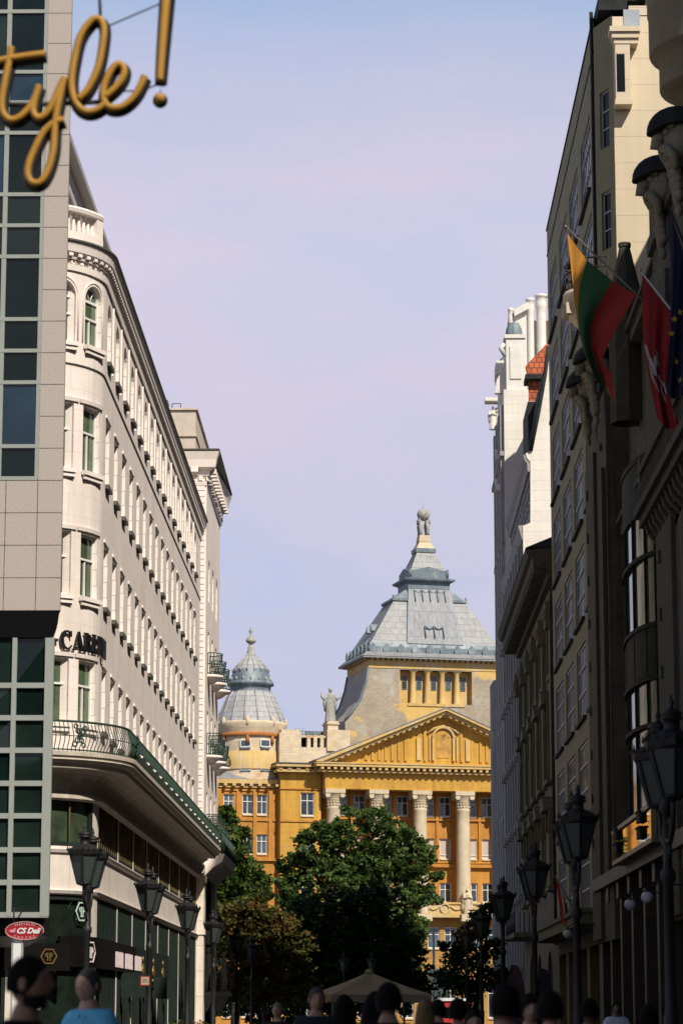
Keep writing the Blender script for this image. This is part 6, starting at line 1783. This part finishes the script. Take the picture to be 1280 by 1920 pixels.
# ------------------------------------------------------------------ metro sign, market stall
m_wsign = M('white sign', (.62, .62, .62), .5, var=.03)
def metro():
    Y = 196.0; p = atY(817, 1850, Y)
    r = root('metro_sign', 'round black and white M sign on a grey post before the palace', 'sign', (p.x - .15, Y, 0))
    b = MB(); b.tube([(p.x - .15, Y, 0), (p.x - .15, Y, 7.6)], .09, 8); build('post', b, m_alu, r)
    b = MB(); b.tube([(p.x, Y - .16, p.z), (p.x, Y - .10, p.z)], .40, 28, sm=False)
    o = build('sign_disc', b, m_wsign, r)
    b = MB(); b.tube([(p.x, Y - .175, p.z), (p.x, Y - .161, p.z)], .32, 28, sm=False); build('black_disc', b, m_black, o)
    b = MB()
    z, x = p.z, p.x
    b.ext([(-.20, -.17), (-.20, .17), (-.12, .17), (0, .0), (.12, .17), (.20, .17), (.20, -.17), (.13, -.17), (.13, .06), (0, -.11), (-.13, .06), (-.13, -.17)], lambda a, c, d: (x + a, Y - .19 + d, z + c), .014); build('letter', b, m_wsign, o)
    q = root('green_kiosk', 'dull green glazed kiosk behind the round M sign', 'kiosk', bx(822, 205))
    b = MB(); x0, x1 = atY(803, 1850, 205).x, atY(842, 1850, 205).x
    z0, z1 = 2.9, zY(1825, 205)
    b.box(x0, x1, 205, 207, 0, z1); b.box(x0 - .15, x1 + .15, 204.8, 207.2, z1, z1 + .3); build('cabin', b, M('kiosk green', (.04, .075, .065), .5), q)
    b = MB(); 
    for xx in (x0, x1, (x0 + x1) / 2): b.box(xx - .07, xx + .07, 204.9, 205, 0, z1)
    build('frame', b, M('kiosk brown frame', (.10, .06, .04), .6), q)
metro()
def stall():
    Y = 201.0; x0, x1 = bx(798, Y)[0], bx(886, Y)[0]
    r = root('market_stall', 'red and white market stall at street level under the round M sign', 'stall', ((x0 + x1) / 2, Y, 0))
    b = MB(); b.box(x0, x1, Y, Y + 2, 0, 1.0); b.box(x0, x1, Y - .06, Y, 1.82, 2.28); build('red_board', b, M('red board', (.38, .03, .03), .5, var=.1), r)
    b = MB(); b.box(x0 - .1, x1 + .1, Y - .2, Y + 2.2, 2.28, 2.5); build('white_roof', b, m_wsign, r)
    b = MB()
    for x in (x0 + .05, (x0 + x1) / 2, x1 - .05): b.box(x - .05, x + .05, Y - .03, Y + .05, 1.0, 2.28)
    b.box(x0, x1, Y + 1.8, Y + 2, 1, 2.28); build('posts', b, m_dmetal, r)
stall()

# ------------------------------------------------------------------ signs on the left
m_dred = M('red enamel', (.30, .012, .018), .4, var=.08)
def deli():
    Y = 58.6; p = atY(46, 1746, Y); k = Y / 5038
    r = root('coffee_sign', 'red oval hanging sign with white lettering SPECIALTY CS Deli COFFEE', 'sign', p)
    R1, R2 = 36 * k, 16.5 * k
    b = MB(); b.ext([(p.x + R1 * cos(t), p.z + R2 * sin(t)) for t in [2 * pi * i / 40 for i in range(40)]], lambda x, z, d: (x, Y + d, z), .08)
    build('oval_board', b, m_dred, r)
    b = MB(); b.tube([(p.x + R1 * cos(t), Y - .005, p.z + R2 * sin(t)) for t in [2 * pi * i / 40 for i in range(41)]], .012, 5); build('rim', b, M('pale red rim', (.5, .25, .24), .5), r)
    put_text('lettering', 'CS Deli', .165, .003, m_wsign, r, facing((p.x + .075, Y - .012, p.z - .005)), .35, .006)
    for word, a0, a1, rr, sgn in (('SPECIALTY', 125, 55, .80, 1), ('COFFEE', 235, 305, .82, -1)):
        for i, ch in enumerate(word):
            a = radians(a0 + (a1 - a0) * i / (len(word) - 1))
            x, z = p.x + R1 * .86 * cos(a), p.z + R2 * rr * sin(a) - (.01 if sgn > 0 else -.005)
            wm = Matrix.Translation((x, Y - .012, z)) @ Matrix.Rotation(pi / 2, 4, 'X') @ Matrix.Rotation(-cos(a) * .5 * sgn, 4, 'Z')
            put_text('lettering', ch, .062, .003, m_wsign, r, wm, .1)
    b = MB(); b.ell((p.x - .27, Y - .01, p.z - .015), (.075, .012, .04), 10, 6); b.ell((p.x - .22, Y - .01, p.z + .025), (.03, .012, .03), 8, 6); build('cup_mark', b, M('pink mark', (.5, .2, .25), .6), r)
    b = MB(); b.tube([(p.x - .25, Y + .05, p.z + R2 - .06), (p.x - .25, Y + .05, zY(1716, 60) + .1), (p.x - .25, Y + 1.8, zY(1716, 60) + .1)], .02, 6); build('bracket', b, m_iron, r)
    q = root('pillar_banner', 'narrow white upright banner under the red oval sign', 'banner', (atY(32, 1780, 60).x, 60.5, 0))
    b = MB(); x0, x1 = atY(25, 1780, 60.5).x, atY(40, 1780, 60.5).x; b.box(x0, x1, 60.5, 60.58, 0.0, zY(1758, 60.5)); build('board', b, m_wsign, q)
    b = MB(); b.box(x0 - .04, x0, 60.49, 60.6, 0, zY(1758, 60.5)); b.box(x1, x1 + .04, 60.49, 60.6, 0, zY(1758, 60.5)); build('frame', b, m_alu, q)
deli()
def hexlogo(parent, P, m, R_=.25):
    """hexagon outline with a mirrored and a plain P; P(x, y, depth) maps to space"""
    b = MB()
    hx = [(R_ * cos(pi / 3 * k), R_ * sin(pi / 3 * k)) for k in range(7)]
    for k in range(6):
        (xa, ya), (xb, yb) = hx[k], hx[k + 1]
        b.ext([(xa, ya), (xb, yb), (xb * .86, yb * .86), (xa * .86, ya * .86)], P, .02)
    def bar(pl): b.ext([(x * R_, y * R_) for x, y in pl], P, .02)
    for s in (1, -1):
        x = lambda v: s * v
        bar([(x(.08), -.5), (x(.18), -.5), (x(.18), .42), (x(.08), .42)] if s > 0 else [(x(.08), -.5), (x(.08), .42), (x(.18), .42), (x(.18), -.5)])
        arc = [(.18 + .27 * cos(t), .16 + .25 * sin(t)) for t in [pi / 2 - pi * i / 8 for i in range(9)]]
        inn = [(.18 + .16 * cos(t), .16 + .17 * sin(t)) for t in [pi / 2 - pi * i / 8 for i in range(9)]]
        for i in range(8):
            q = [arc[i], arc[i + 1], inn[i + 1], inn[i]]; bar([(x(a), c) for a, c in (q if s > 0 else q[::-1])])
        bar([(x(.02), -.5), (x(.26), -.5), (x(.26), -.44), (x(.02), -.44)])
    return build('hexagon_logo', b, m, parent)
m_goldm = M('gold logo', (.40, .25, .09), .35, metal=.6, var=.1); m_mint = M('pale mint logo', (.45, .60, .52), .5); m_pwh = M('pale pink lettering', (.72, .60, .62), .5)
def shop_signs():
    Yf = YC - RC - .12
    x0, x1 = atY(50, 1790, Yf).x, atY(131, 1790, Yf).x; z0, z1 = zY(1821, Yf, 90), zY(1770, Yf, 90)
    r = root('shop_board', 'black shop board with a gold hexagon and double P logo', 'sign', (x0, Yf, z0), 0, 'boards with the hexagon logo')
    b = MB(); b.box(x0 - 2, x1, Yf - .02, Yf + .10, z0, z1); build('board', b, m_black, r)
    p = atY(92, 1794, Yf); hexlogo(r, lambda x, y, d: (p.x + x, Yf - .045 + d, p.z + y), m_goldm, 16.0 * Yf / 5038)
    r = root('window_logo', 'pale mint hexagon and double P logo on the dark lower shop window', 'logo', atY(67, 1880, Yf), 0, 'boards with the hexagon logo')
    p2 = atY(67, 1881, Yf); hexlogo(r, lambda x, y, d: (p2.x + x, Yf + .10 + d, p2.z + y), m_mint, 15.0 * Yf / 5038)
    # curved board round the corner and along the street
    ua, ub = U1 + radians(52) * RC, U2 + 12.2
    zc0, zc1 = 2.78, 3.62
    r = root('corner_board', 'black fascia board round the shop corner with a white hexagon logo and pale lettering', 'sign', HP.pt(ua, 0, 3), 0, 'boards with the hexagon logo')
    b = MB(); sweep(b, HP, ua - .5, ub, [(-.02, zc0), (.10, zc0), (.10, zc1), (-.02, zc1)]); build('board', b, m_black, r)
    ul = U1 + radians(70) * RC
    hexlogo(r, lambda x, y, d: HP.pt(ul + x, .135 - d, 3.2 + y), m_pwh, .33)
    for (ya, yb) in ((80.6, 83.0), (83.7, 86.2), (87.1, 89.4)):
        b = MB(); n = 14; z = zc0 + .10
        for i in range(n):
            u = uY(ya) + (yb - ya) * i / n
            w = (yb - ya) / n
            b.ext([(u, z), (u + w * .42, z), (u + w * .42, z + .46), (u, z + .46)], lambda x, zz, d: HP.pt(x, .128 - d, zz), .025)
            zz = z + random.choice((.0, .2, .40)); b.ext([(u + w * .42, zz), (u + w * .85, zz), (u + w * .85, zz + .07), (u + w * .42, zz + .07)], lambda x, q, d: HP.pt(x, .126 - d, q), .02)
        build('lettering', b, m_pwh, r)
    r = root('glass_logo', 'mint hexagon double P logo high on the dark glass of the shop corner', 'logo', HP.pt(ul - .5, 0, 4.4), 0, 'boards with the hexagon logo')
    pu = U1 + radians(62) * RC; hexlogo(r, lambda x, y, d: HP.pt(pu + x, .02 - d, zY(1717, 77.5, 165) + y), m_mint, .30)
    r = root('gilded_board', 'dark green shop fascia with three gilded emblems further along the hotel', 'sign', HP.pt(U2 + 13, 0, 3))
    b = MB(); sweep(b, HP, U2 + 12.4, U2 + 26, [(-.02, zc0 - .4), (.09, zc0 - .4), (.09, zc1), (-.02, zc1)]); build('board', b, m_bronze, r)
    for i in range(3):
        u = U2 + 14.5 + 4.2 * i; b = MB(); P0 = HP.pt(u, .11, zc0 + .15)
        b.ell(P0, (.04, .40, .22), 10, 6); b.ell(P0 + Vector((0, 0, .35)), (.03, .14, .12), 8, 6); b.ell(P0 - Vector((0, .1, .32)), (.03, .3, .08), 8, 6); build('emblem', b, m_goldm, r)
    for i, yy in enumerate((83.3, 86.5, 95.0, 100.0)):
        o = MB(); o.box(XR + .02, XR + .5, yy - .02, yy + .02, 2.0, 2.75); o.box(XR + .5, XR + .54, yy - .03, yy + .03, 2.0, 2.8)
        t = build('bracket_blade', o, m_bronze, None, loc=(XR, yy, 2)); tag(t, ['slim green bracket blade under the first lettering group', 'slim green bracket blade under the second lettering group', 'slim green bracket blade left of the gilded emblems', 'slim green bracket blade among the gilded emblems'][i], 'bracket', 'bracket blades on the shop front')
    p = atX(272, 1840, -6.1); r = root('notice_sign', 'small white notice with a red border on the lamp post', 'sign', (p.x, 73.3 - .16, p.z))
    Y = 73.12; p = atY(272, 1840, Y); b = MB(); b.box(p.x - .13, p.x + .13, Y - .03, Y, p.z - .13, p.z + .13); build('red_border', b, m_dred, r)
    b = MB(); b.box(p.x - .105, p.x + .105, Y - .036, Y - .03, p.z - .105, p.z + .105); o = build('white_face', b, m_canvas, r)
    b = MB(); b.box(p.x - .06, p.x + .06, Y - .04, Y - .036, p.z + .02, p.z + .035); b.box(p.x - .08, p.x + .08, Y - .04, Y - .036, p.z - .035, p.z - .02); build('text_lines', b, m_black, o)
shop_signs()

# globe lamps, small fittings on the right
m_globe = M('opal globe glass', (.40, .44, .46), .2, var=.05)
for (px, py, Y, rp), t in zip(((1181, 1697, 66, 11), (1213, 1683, 62, 11.5), (1064, 1752, 90, 9)), ('opal globe lamp on the dark shopfront, the lower left one of a close pair', 'opal globe lamp on the dark shopfront, upper right one of a close pair', 'lone opal globe lamp under the tan building canopy')):
    p = atY(px, py, Y); R_ = rp * Y / 5038
    r = root('globe_lamp', t, 'lamp', p, 0, 'opal globe lamps')
    b = MB(); b.ell(p, (R_, R_, R_), 20, 14); build('globe', b, m_globe, r)
    b = MB(); b.lathe([(R_ * .55, R_ * .82), (R_ * .6, R_ * 1.0), (.03, R_ * 1.15), (.02, R_ * 1.5)], p, 12); b.tube([p + Vector((0, 0, R_ * 1.4)), p + Vector((.2, 0, R_ * 2.2)), p + Vector((max(.5, 8.0 - p.x), 0, R_ * 1.8))], .02, 6); build('arm', b, m_iron, r)
def banner(px, Y, mat, t):
    r = root('feather_banner', t, 'banner', bx(px, Y), 0, 'feather banners')
    x, y, _ = bx(px, Y); b = MB(); n = 14
    pole = [(x + .10 * max(0, i / n - .5) ** 2 * 8, y, .3 + 2.4 * i / n) for i in range(n + 1)]
    for o in (0, .01):
        b.grid([[q, (q[0] + .55 * sin(pi * min(1, (i + 1.2) / (n + 1.5))) ** .5, y + .06 * sin(i * .8) + o, q[2] - .02)] for i, q in enumerate(pole)], False)
    build('cloth', b, mat, r); b = MB(); b.tube([(x, y, 0)] + pole, .02, 6); b.box(x - .25, x + .25, y - .25, y + .25, 0, .06); build('pole', b, m_iron, r)
banner(945, 66, M('pink printed cloth', (.05, .022, .03), .8, var=.6, ns=2.5), 'dark pink printed feather banner behind the crowd on the right')
banner(1001, 72, M('violet printed cloth', (.022, .016, .03), .8, var=.6, ns=2.5), 'dark violet feather banner beside the third right lamp')
def planter(px, Y, t):
    r = root('flower_planter', t, 'planter', bx(px, Y), 0, 'flower planters'); x, y, _ = bx(px, Y)
    b = MB(); b.lathe([(.35, 0), (.5, .1), (.6, .75), (.66, .8), (.6, .82), (.5, .8)], (x, y, 0), 16); build('bowl', b, M('planter stone', (.2, .19, .17), .9), r)
    rnd = random.Random(px); b = MB(); f = MB()
    for i in range(700):
        a = rnd.uniform(0, 6.28); q = .65 * sqrt(rnd.random()); p = Vector((x + q * cos(a), y + q * sin(a), .85 + rnd.random() * .45 * (1.1 - q)))
        n = Vector((rnd.gauss(0, 1), rnd.gauss(0, 1), 1.2)).normalized(); e = n.orthogonal().normalized(); g = n.cross(e); s = .05
        (f if i % 5 == 0 else b).face([p - e * s, p + g * s * .7, p + e * s, p - g * s * .7])
    build('foliage', b, lf_green, r); build('blossoms', f, M('red blossom', (.35, .03, .015), .8), r)
planter(330, 80, 'round flower planter by the second left lamp'); planter(372, 84, 'round flower planter near the pale pilaster')
# ------------------------------------------------------------------ people
def skin_mesh(joints, edges, sub=2, rootj=0):
    me = bpy.data.meshes.new('k'); me.from_pydata([j[:3] for j in joints], edges, [])
    o = bpy.data.objects.new('k', me); S.collection.objects.link(o)
    sk = o.modifiers.new('s', 'SKIN'); sk.use_smooth_shade = True
    if not me.skin_vertices: me.attributes  # created by the modifier
    for i, j in enumerate(joints):
        v = me.skin_vertices[0].data[i]; v.radius = (j[3], j[4] if len(j) > 4 else j[3]); v.use_root = (i == rootj)
    sb = o.modifiers.new('u', 'SUBSURF'); sb.levels = sub; sb.render_levels = sub
    dg = bpy.context.evaluated_depsgraph_get(); r = bpy.data.meshes.new_from_object(o.evaluated_get(dg))
    bpy.data.objects.remove(o); return r
def append(b, me, mi=0):
    base = len(b.v)
    for v in me.vertices: b.p(v.co)
    for p in me.polygons: b.idx([base + i for i in p.vertices], None, mi, True)
def head_mesh(b, z0=1.645, y0=-.015, female=False, mi=(0, 1)):
    nu, nv = 32, 24; rows = []
    G = lambda x, s: math.exp(-(x / s) ** 2)
    for i in range(nv + 1):
        t = pi * i / nv; row = []
        for k in range(nu):
            a = 2 * pi * k / nu
            x, y, z = sin(t) * cos(a), sin(t) * sin(a), -cos(t)
            X, Y_, Z = .079 * x, .094 * y, .118 * z
            if z < 0: X *= 1 - .26 * (-z) ** 1.6; Y_ *= 1 - .10 * (-z) ** 2 if y < 0 else 1 - .30 * (-z) ** 1.3
            if y < 0:
                f = -y
                Y_ -= f * .027 * G(x, .16) * (G(z + .12, .13)) + f * .016 * G(x, .12) * G(z - .08, .16)
                Y_ += f * .010 * (G(x - .38, .2) + G(x + .38, .2)) * G(z - .10, .12)
                Y_ -= f * .005 * G(z - .28, .1) * G(x, .6) + f * .006 * G(x, .28) * G(z + .42, .09) + f * .012 * G(x, .3) * G(z + .82, .22)
            row.append((X, y0 + Y_, z0 + Z))
        rows.append(row)
    b.grid(rows, True, mi[0])
    for s in (-1, 1):
        b.ell((s * .076, y0 + .012, z0 - .005), (.011, .020, .032), 8, 6, mi[0])
        b.ell((s * .029, y0 - .078, z0 + .012), (.011, .007, .006), 8, 6, mi[1])
def hair_mesh(kind):
    b = MB(); z0, y0 = 1.645, -.015
    nu, nv = 44, 20; rows = []; rnd = random.Random(5)
    for i in range(nv + 1):
        row = []
        for k in range(nu):
            a = 2 * pi * k / nu
            fr = max(0, -sin(a))
            lim = {'short': .62, 'crop': .60, 'full': .66, 'long': .72}[kind] * pi - fr * (.30 * pi) + (.04 * pi if abs(cos(a)) > .8 and kind != 'long' else 0)
            t = lim * i / nv
            g = {'short': 1.10, 'crop': 1.04, 'full': 1.27, 'long': 1.18}[kind] + (.03 * sin(k * 1.9 + i * .4) * sin(i * .9 + k * .3) + .022 * rnd.uniform(-1, 1)) * (1 if kind != 'crop' else .25)
            x, y, z = sin(t) * cos(a), sin(t) * sin(a), cos(t)
            row.append((.078 * g * x, y0 + .006 + .098 * g * y, z0 +   .119 * ((g - 1) * .6 + 1.0 if kind != 'crop' else 1.03) * z))
        rows.append(row)
    b.grid(rows, True)
    if kind == 'long':
        n = 18; rr = []
        for i in range(9):
            t = i / 8
            rr.append([( (.094 + .025 * sin(pi * t)) * cos(a) * (1 + .04 * sin(a * 9)), y0 + .03 + (.09 - .03 * t) * sin(a) * (1 + .04 * sin(a * 11)), z0 + .02 - .42 * t) for a in [-.15 + (pi + .3) * k / n for k in range(n + 1)]])
        b.grid(rr, False); b.grid([[(x * .8, y * .8, z) for x, y, z in r] for r in rr][::-1], False)
    return mesh('hair', b, [])
def skeleton(stride=.16, arm='down', sc=1.0):
    s = stride
    J = [(0, 0, .97, .115, .10), (0, -.01, 1.14, .105, .085), (0, 0, 1.31, .13, .095), (0, .01, 1.43, .085, .07), (0, .004, 1.495, .064), (0, -.010, 1.58, .056),
         (.09, 0, .90, .085), (.10, -s * .55, .50, .056), (.10, -s * .6 + .02, .10, .036), (.105, -s * .6 - .13, .035, .028),
         (-.09, 0, .90, .085), (-.10, s * .25, .50, .056), (-.10, s * .95, .14, .036), (-.105, s * .95 - .10, .035, .028),
         (.165, .012, 1.425, .058), (.235, .03, 1.14, .042), (.25, -.04, .90, .030), (.252, -.06, .84, .034, .018),
         (-.165, .012, 1.425, .058), (-.235, .03, 1.14, .042), (-.25, -.04, .90, .030), (-.252, -.06, .84, .034, .018)]
    if arm == 'hold':
        J[15] = (.225, .02, 1.15, .042); J[16] = (.17, -.20, 1.20, .030); J[17] = (.12, -.25, 1.25, .03, .018)
    E = [(0, 1), (1, 2), (2, 3), (3, 4), (4, 5), (0, 6), (6, 7), (7, 8), (8, 9), (0, 10), (10, 11), (11, 12), (12, 13), (3, 14), (14, 15), (15, 16), (16, 17), (3, 18), (18, 19), (19, 20), (20, 21)]
    return J, E
def fingers(b, J, mi=0):
    for wi, pi_, sx in ((16, 17, 1), (20, 21, -1)):
        w, p = Vector(J[wi][:3]), Vector(J[pi_][:3]); d = (p - w).normalized(); side = Vector((0, 1, 0)) - d * d.y; side.normalize(); inn = Vector((-sx, 0, 0))
        for k, L in enumerate((.075, .085, .08, .065)):
            o = p + d * .02 + side * (.024 - .016 * k)
            b.tube([o, o + d * L * .5 + inn * .006, o + d * L * .85 + inn * .022, o + d * L + inn * .034], [.0095, .009, .008, .006], 6, mi)
        o = p - d * .02 - side * .028
        b.tube([o, o - side * .022 + d * .02 + inn * .008, o - side * .026 + d * .05 + inn * .016], [.011, .010, .007], 6, mi)
J0, E0 = skeleton()
def sub(J, E, keep, grow, over={}):
    m = {k: i for i, k in enumerate(keep)}
    j = [tuple(list(J[k][:3]) + [r + grow for r in (over.get(k) or J[k][3:])]) for k in keep]
    return j, [(m[a], m[b_]) for a, b_ in E if a in m and b_ in m]
BODY = MB(); append(BODY, skin_mesh(J0, E0)); head_mesh(BODY); fingers(BODY, J0)
m_eye = M('dark eye', (.02, .015, .012), .3)
_sk = {}
def skinmat(c):
    if c not in _sk: _sk[c] = M('skin', c, .55, var=.06, ns=12)
    return _sk[c]
_cl = {}
def clothmat(c):
    if c not in _cl: _cl[c] = M('cloth', c, .9, var=.15, ns=8, bump=.2, bs=60, spec=.12)
    return _cl[c]
def body_data(m): return mesh('person', BODY_COPY(), [m, m_eye])
def BODY_COPY():
    b = MB(); b.v = list(BODY.v); b.f = list(BODY.f); b.uv = list(BODY.uv); b.m = list(BODY.m); b.s = list(BODY.s); return b
JS = list(J0); JS[4] = (0, .006, 1.485, .050); JS[14] = (.178, .012, 1.42, .062); JS[18] = (-.178, .012, 1.42, .062)
js, es = sub(JS, E0, [0, 1, 2, 3, 4, 14, 15, 18, 19], .024, {15: (.048,), 19: (.048,), 3: (.095, .08)})
js = [list(j) for j in js]
SHIRT = skin_mesh([tuple(j) for j in js], es)
jt, et = sub(J0, E0, [0, 6, 7, 8, 10, 11, 12], .018, {8: (.055,), 12: (.055,)})
TROUS = skin_mesh(jt, et)
COL = MB()
COL.grid([[((.062 + .012 * t) * cos(a), .002 + (.060 + .012 * t) * sin(a) - .01 * t, 1.50 - .035 * t + .02 * sin(a) + .0 * t) for a in [-pi / 2 + .25 + (2 * pi - .5) * k / 24 for k in range(25)]] for t in (0, .5, 1, 1.8)], False)
_hair = {}
def person(px, ytop, Y, face, skin, shirt, trousers, hair, hc, label, h=None, collar=False, beard=None):
    p = atY(px, ytop, Y); z = p.z
    sc = z / 1.772
    me = body_data(skinmat(skin))
    wm = Matrix.Translation((p.x, Y, 0)) @ Matrix.Rotation(radians(face), 4, 'Z') @ Matrix.Scale(sc, 4)
    o = put('person', me, None, wm)
    tag(o, label, 'person', 'people in the street')
    def kid(n, src, m):
        if isinstance(src, MB): d = mesh(n, src, m)
        else: d = src.copy(); d.materials.clear(); d.materials.append(m)
        for q in d.polygons: q.use_smooth = True
        return put(n, d, o, wm)
    kid('shirt', SHIRT, clothmat(shirt)); kid('trousers', TROUS, clothmat(trousers))
    if collar:
        b = MB(); b.v = list(COL.v); b.f = list(COL.f); b.uv = list(COL.uv); b.m = list(COL.m); b.s = list(COL.s); kid('collar', b, clothmat(shirt))
    if hair:
        if hair not in _hair: _hair[hair] = hair_mesh(hair)
        kid('hair', _hair[hair], clothmat(hc))
    if beard:
        b = MB(); rows = []
        for i in range(6):
            t = i / 5; rows.append([(.070 * (1 - .42 * t ** 2) * cos(a), -.013 + .088 * (1 - .1 * t) * sin(a), 1.592 - .062 * t) for a in [-pi - .15 + (pi + .3) * k / 16 for k in range(17)]])
        b.grid(rows, False); kid('beard', b, clothmat(beard))
    return o
SK1, SK2, SK3 = (.42, .24, .16), (.50, .31, .22), (.14, .08, .05)
BLK, NAVY, GREY, WHT = (.012, .012, .013), (.014, .018, .035), (.06, .06, .06), (.45, .50, .56)
DK, BR, GRH, BLD = (.010, .008, .007), (.025, .016, .010), (.085, .08, .075), (.20, .14, .07)
person(50, 1790, 12.4, 84, SK1, BLK, BLK, 'crop', DK, 'blurred bearded man in a black top walking right at the bottom left corner', beard=(.03, .02, .016))
person(168, 1815, 20.5, -38, SK2, (.16, .56, .80), NAVY, 'crop', GRH, 'grey haired man in a bright blue collared shirt at the lower left', collar=True)
person(593, 1851, 28, 12, SK1, (.03, .035, .045), BLK, 'short', GRH, 'grey haired man facing the camera left of the canopy')
person(521, 1880, 40, -20, SK1, (.02, .02, .02), BLK, 'short', (.22, .18, .12), 'short fair haired woman at the bottom, left of the grey haired man')
person(645, 1866, 25, 180, SK1, (.015, .012, .012), BLK, 'long', DK, 'person with long dark hair seen from behind, under the canopy left side')
person(728, 1845, 20, 176, SK1, (.012, .012, .012), BLK, 'full', DK, 'dark haired person seen from behind, the largest head below the canopy middle')
person(703, 1860, 22, 160, SK1, (.02, .018, .018), BLK, 'long', DK, 'dark haired person half hidden beside the largest head below the canopy')
person(680, 1896, 60, 0, SK2, (.45, .50, .03), NAVY, 'short', BR, 'small distant person in a bright yellow shirt under the canopy')
person(796, 1874, 30, 182, SK1, (.05, .04, .04), BLK, 'long', BLD, 'person with long blonde hair seen from behind, right of the canopy')
person(821, 1876, 34, 178, SK1, (.02, .02, .025), BLK, 'full', DK, 'dark haired person next to the long blonde hair')
person(858, 1874, 26, 170, SK1, (.02, .02, .02), BLK, 'full', DK, 'dark haired person seen from behind below the small dark right tree')
person(886, 1894, 22, 10, SK2, (.06, .02, .02), BLK, 'short', BR, 'low head facing the camera between the right tree and the tall dark head')
person(947, 1849, 17, 180, SK1, NAVY, BLK, 'full', DK, 'tall person in navy with dark hair seen from behind, below the fourth right lamp')
person(993, 1865, 22, 8, SK2, (.02, .02, .02), BLK, 'full', DK, 'dark haired man facing the camera, right of the navy figure')
person(1031, 1860, 19, 184, SK2, (.10, .09, .07), BLK, 'full', DK, 'dark haired person in beige seen from behind, right of the man facing the camera')
person(1104, 1872, 24, 150, SK3, (.40, .46, .55), BLK, 'short', DK, 'man in a pale blue collared shirt turned away on the right', collar=True)
person(1155, 1878, 50, 4, SK3, (.50, .54, .60), NAVY, 'short', DK, 'man in a white t shirt with backpack straps facing the camera on the right')
person(1215, 1886, 26, 176, SK1, BLK, BLK, 'full', DK, 'dark head at the bottom near the right edge')

# ------------------------------------------------------------------ pale statues on consoles at the hotel corner
m_pst = M('pale statue stone', (.62, .54, .46), .85, var=.1, ns=4)
def stone_nude(px, ytop, Y, face, label):
    J, E = skeleton(.05, 'hold')
    J = [list(j) for j in J]; J[7][0] = .13; J[7][1] = -.09; J[8][0] = .12; J[1][0] = .02; J[2][0] = -.01; J[0][0] = .03
    b = MB(); append(b, skin_mesh([tuple(j) for j in J], E)); head_mesh(b, mi=(0, 0)); fingers(b, J)
    hm = hair_mesh('full'); append(b, hm)
    b.tube([(.02, -.11, 1.0), (.0, -.13, .9), (-.06, -.10, .7), (-.1, -.06, .35), (-.09, -.02, .05)], [.06, .10, .09, .08, .07], 8)
    p = atY(px, ytop, Y); z0 = zY(1860, Y)
    sc = (p.z - z0) / 1.8
    wm = Matrix.Translation((p.x, Y, z0)) @ Matrix.Rotation(radians(face), 4, 'Z') @ Matrix.Scale(sc, 4)
    r = root('corner_statue', label, 'statue', (p.x, Y, z0 - .9), 0, 'pale statues at the hotel corner')
    put('figure', mesh('figure', b, m_pst), r, wm)
    c = MB(); x = p.x
    c.box(x - .42, x + .34, Y - .40, Y + .40, z0 - .12, z0); c.frus((x - .42, x - .05, Y - .2, Y + .3), (x - .40, x + .30, Y - .36, Y + .38), z0 - .9, z0 - .12); c.box(x - .46, x + .38, Y - .44, Y + .44, z0 - .22, z0 - .13)
    build('console', c, m_pst, r)
stone_nude(391, 1776, 121.2, 20, 'pale stone figure on a console, the left one partly behind the lamp post')
stone_nude(419, 1786, 127.0, 55, 'pale stone figure with bowed head on a console, the right one against the dark tree')
# ------------------------------------------------------------------ unseen rows added beside and behind the viewpoint for shade and reflections
def plain_row(name, label, a, b_, depth, h, mat):
    P = line(a, b_); r = root(name, label, 'building', ((a[0] + b_[0]) / 2, (a[1] + b_[1]) / 2, 0))
    n = int(P.len / 3.4); ops = [(P.len * (i + .5) / n, 1.4, z, z + 2.2) for i in range(n) for z in (5, 9, 13, 17) if z + 3 < h]
    w = MB(); facade(w, P, 0, P.len, 0, h, ops, .3)
    q = [P.pt(0, -depth, 0), P.pt(P.len, -depth, 0)]
    for u0, u1 in ((P.pt(P.len, 0, 0), q[1]), (q[1], q[0]), (q[0], P.pt(0, 0, 0))):
        w.face([u0, u1, u1 + Vector((0, 0, h)), u0 + Vector((0, 0, h))])
    w.face([P.pt(0, 0, h), P.pt(P.len, 0, h), q[1] + Vector((0, 0, h)), q[0] + Vector((0, 0, h))])
    w.face([P.pt(0, -.31, 0), P.pt(P.len, -.31, 0), P.pt(P.len, -.31, h), P.pt(0, -.31, h)], None, 1)
    build('wall', w, [mat, m_dark], r)
    c = MB(); sweep(c, P, 0, P.len, [(0, h - .8), (.3, h - .6), (.5, h), (0, h + .1)]); build('cornice', c, m_brown, r)
plain_row('unseen_shade_row', 'unseen brown row added beside the viewpoint to shade the crowd and near street', (8.3, 1.8), (8.3, -66), 14, 23, m_d4)
plain_row('unseen_reflected_front', 'unseen tall front added behind the viewpoint to darken the tower glass reflections', (60, -72), (-60, -72), 14, 30, m_d4)
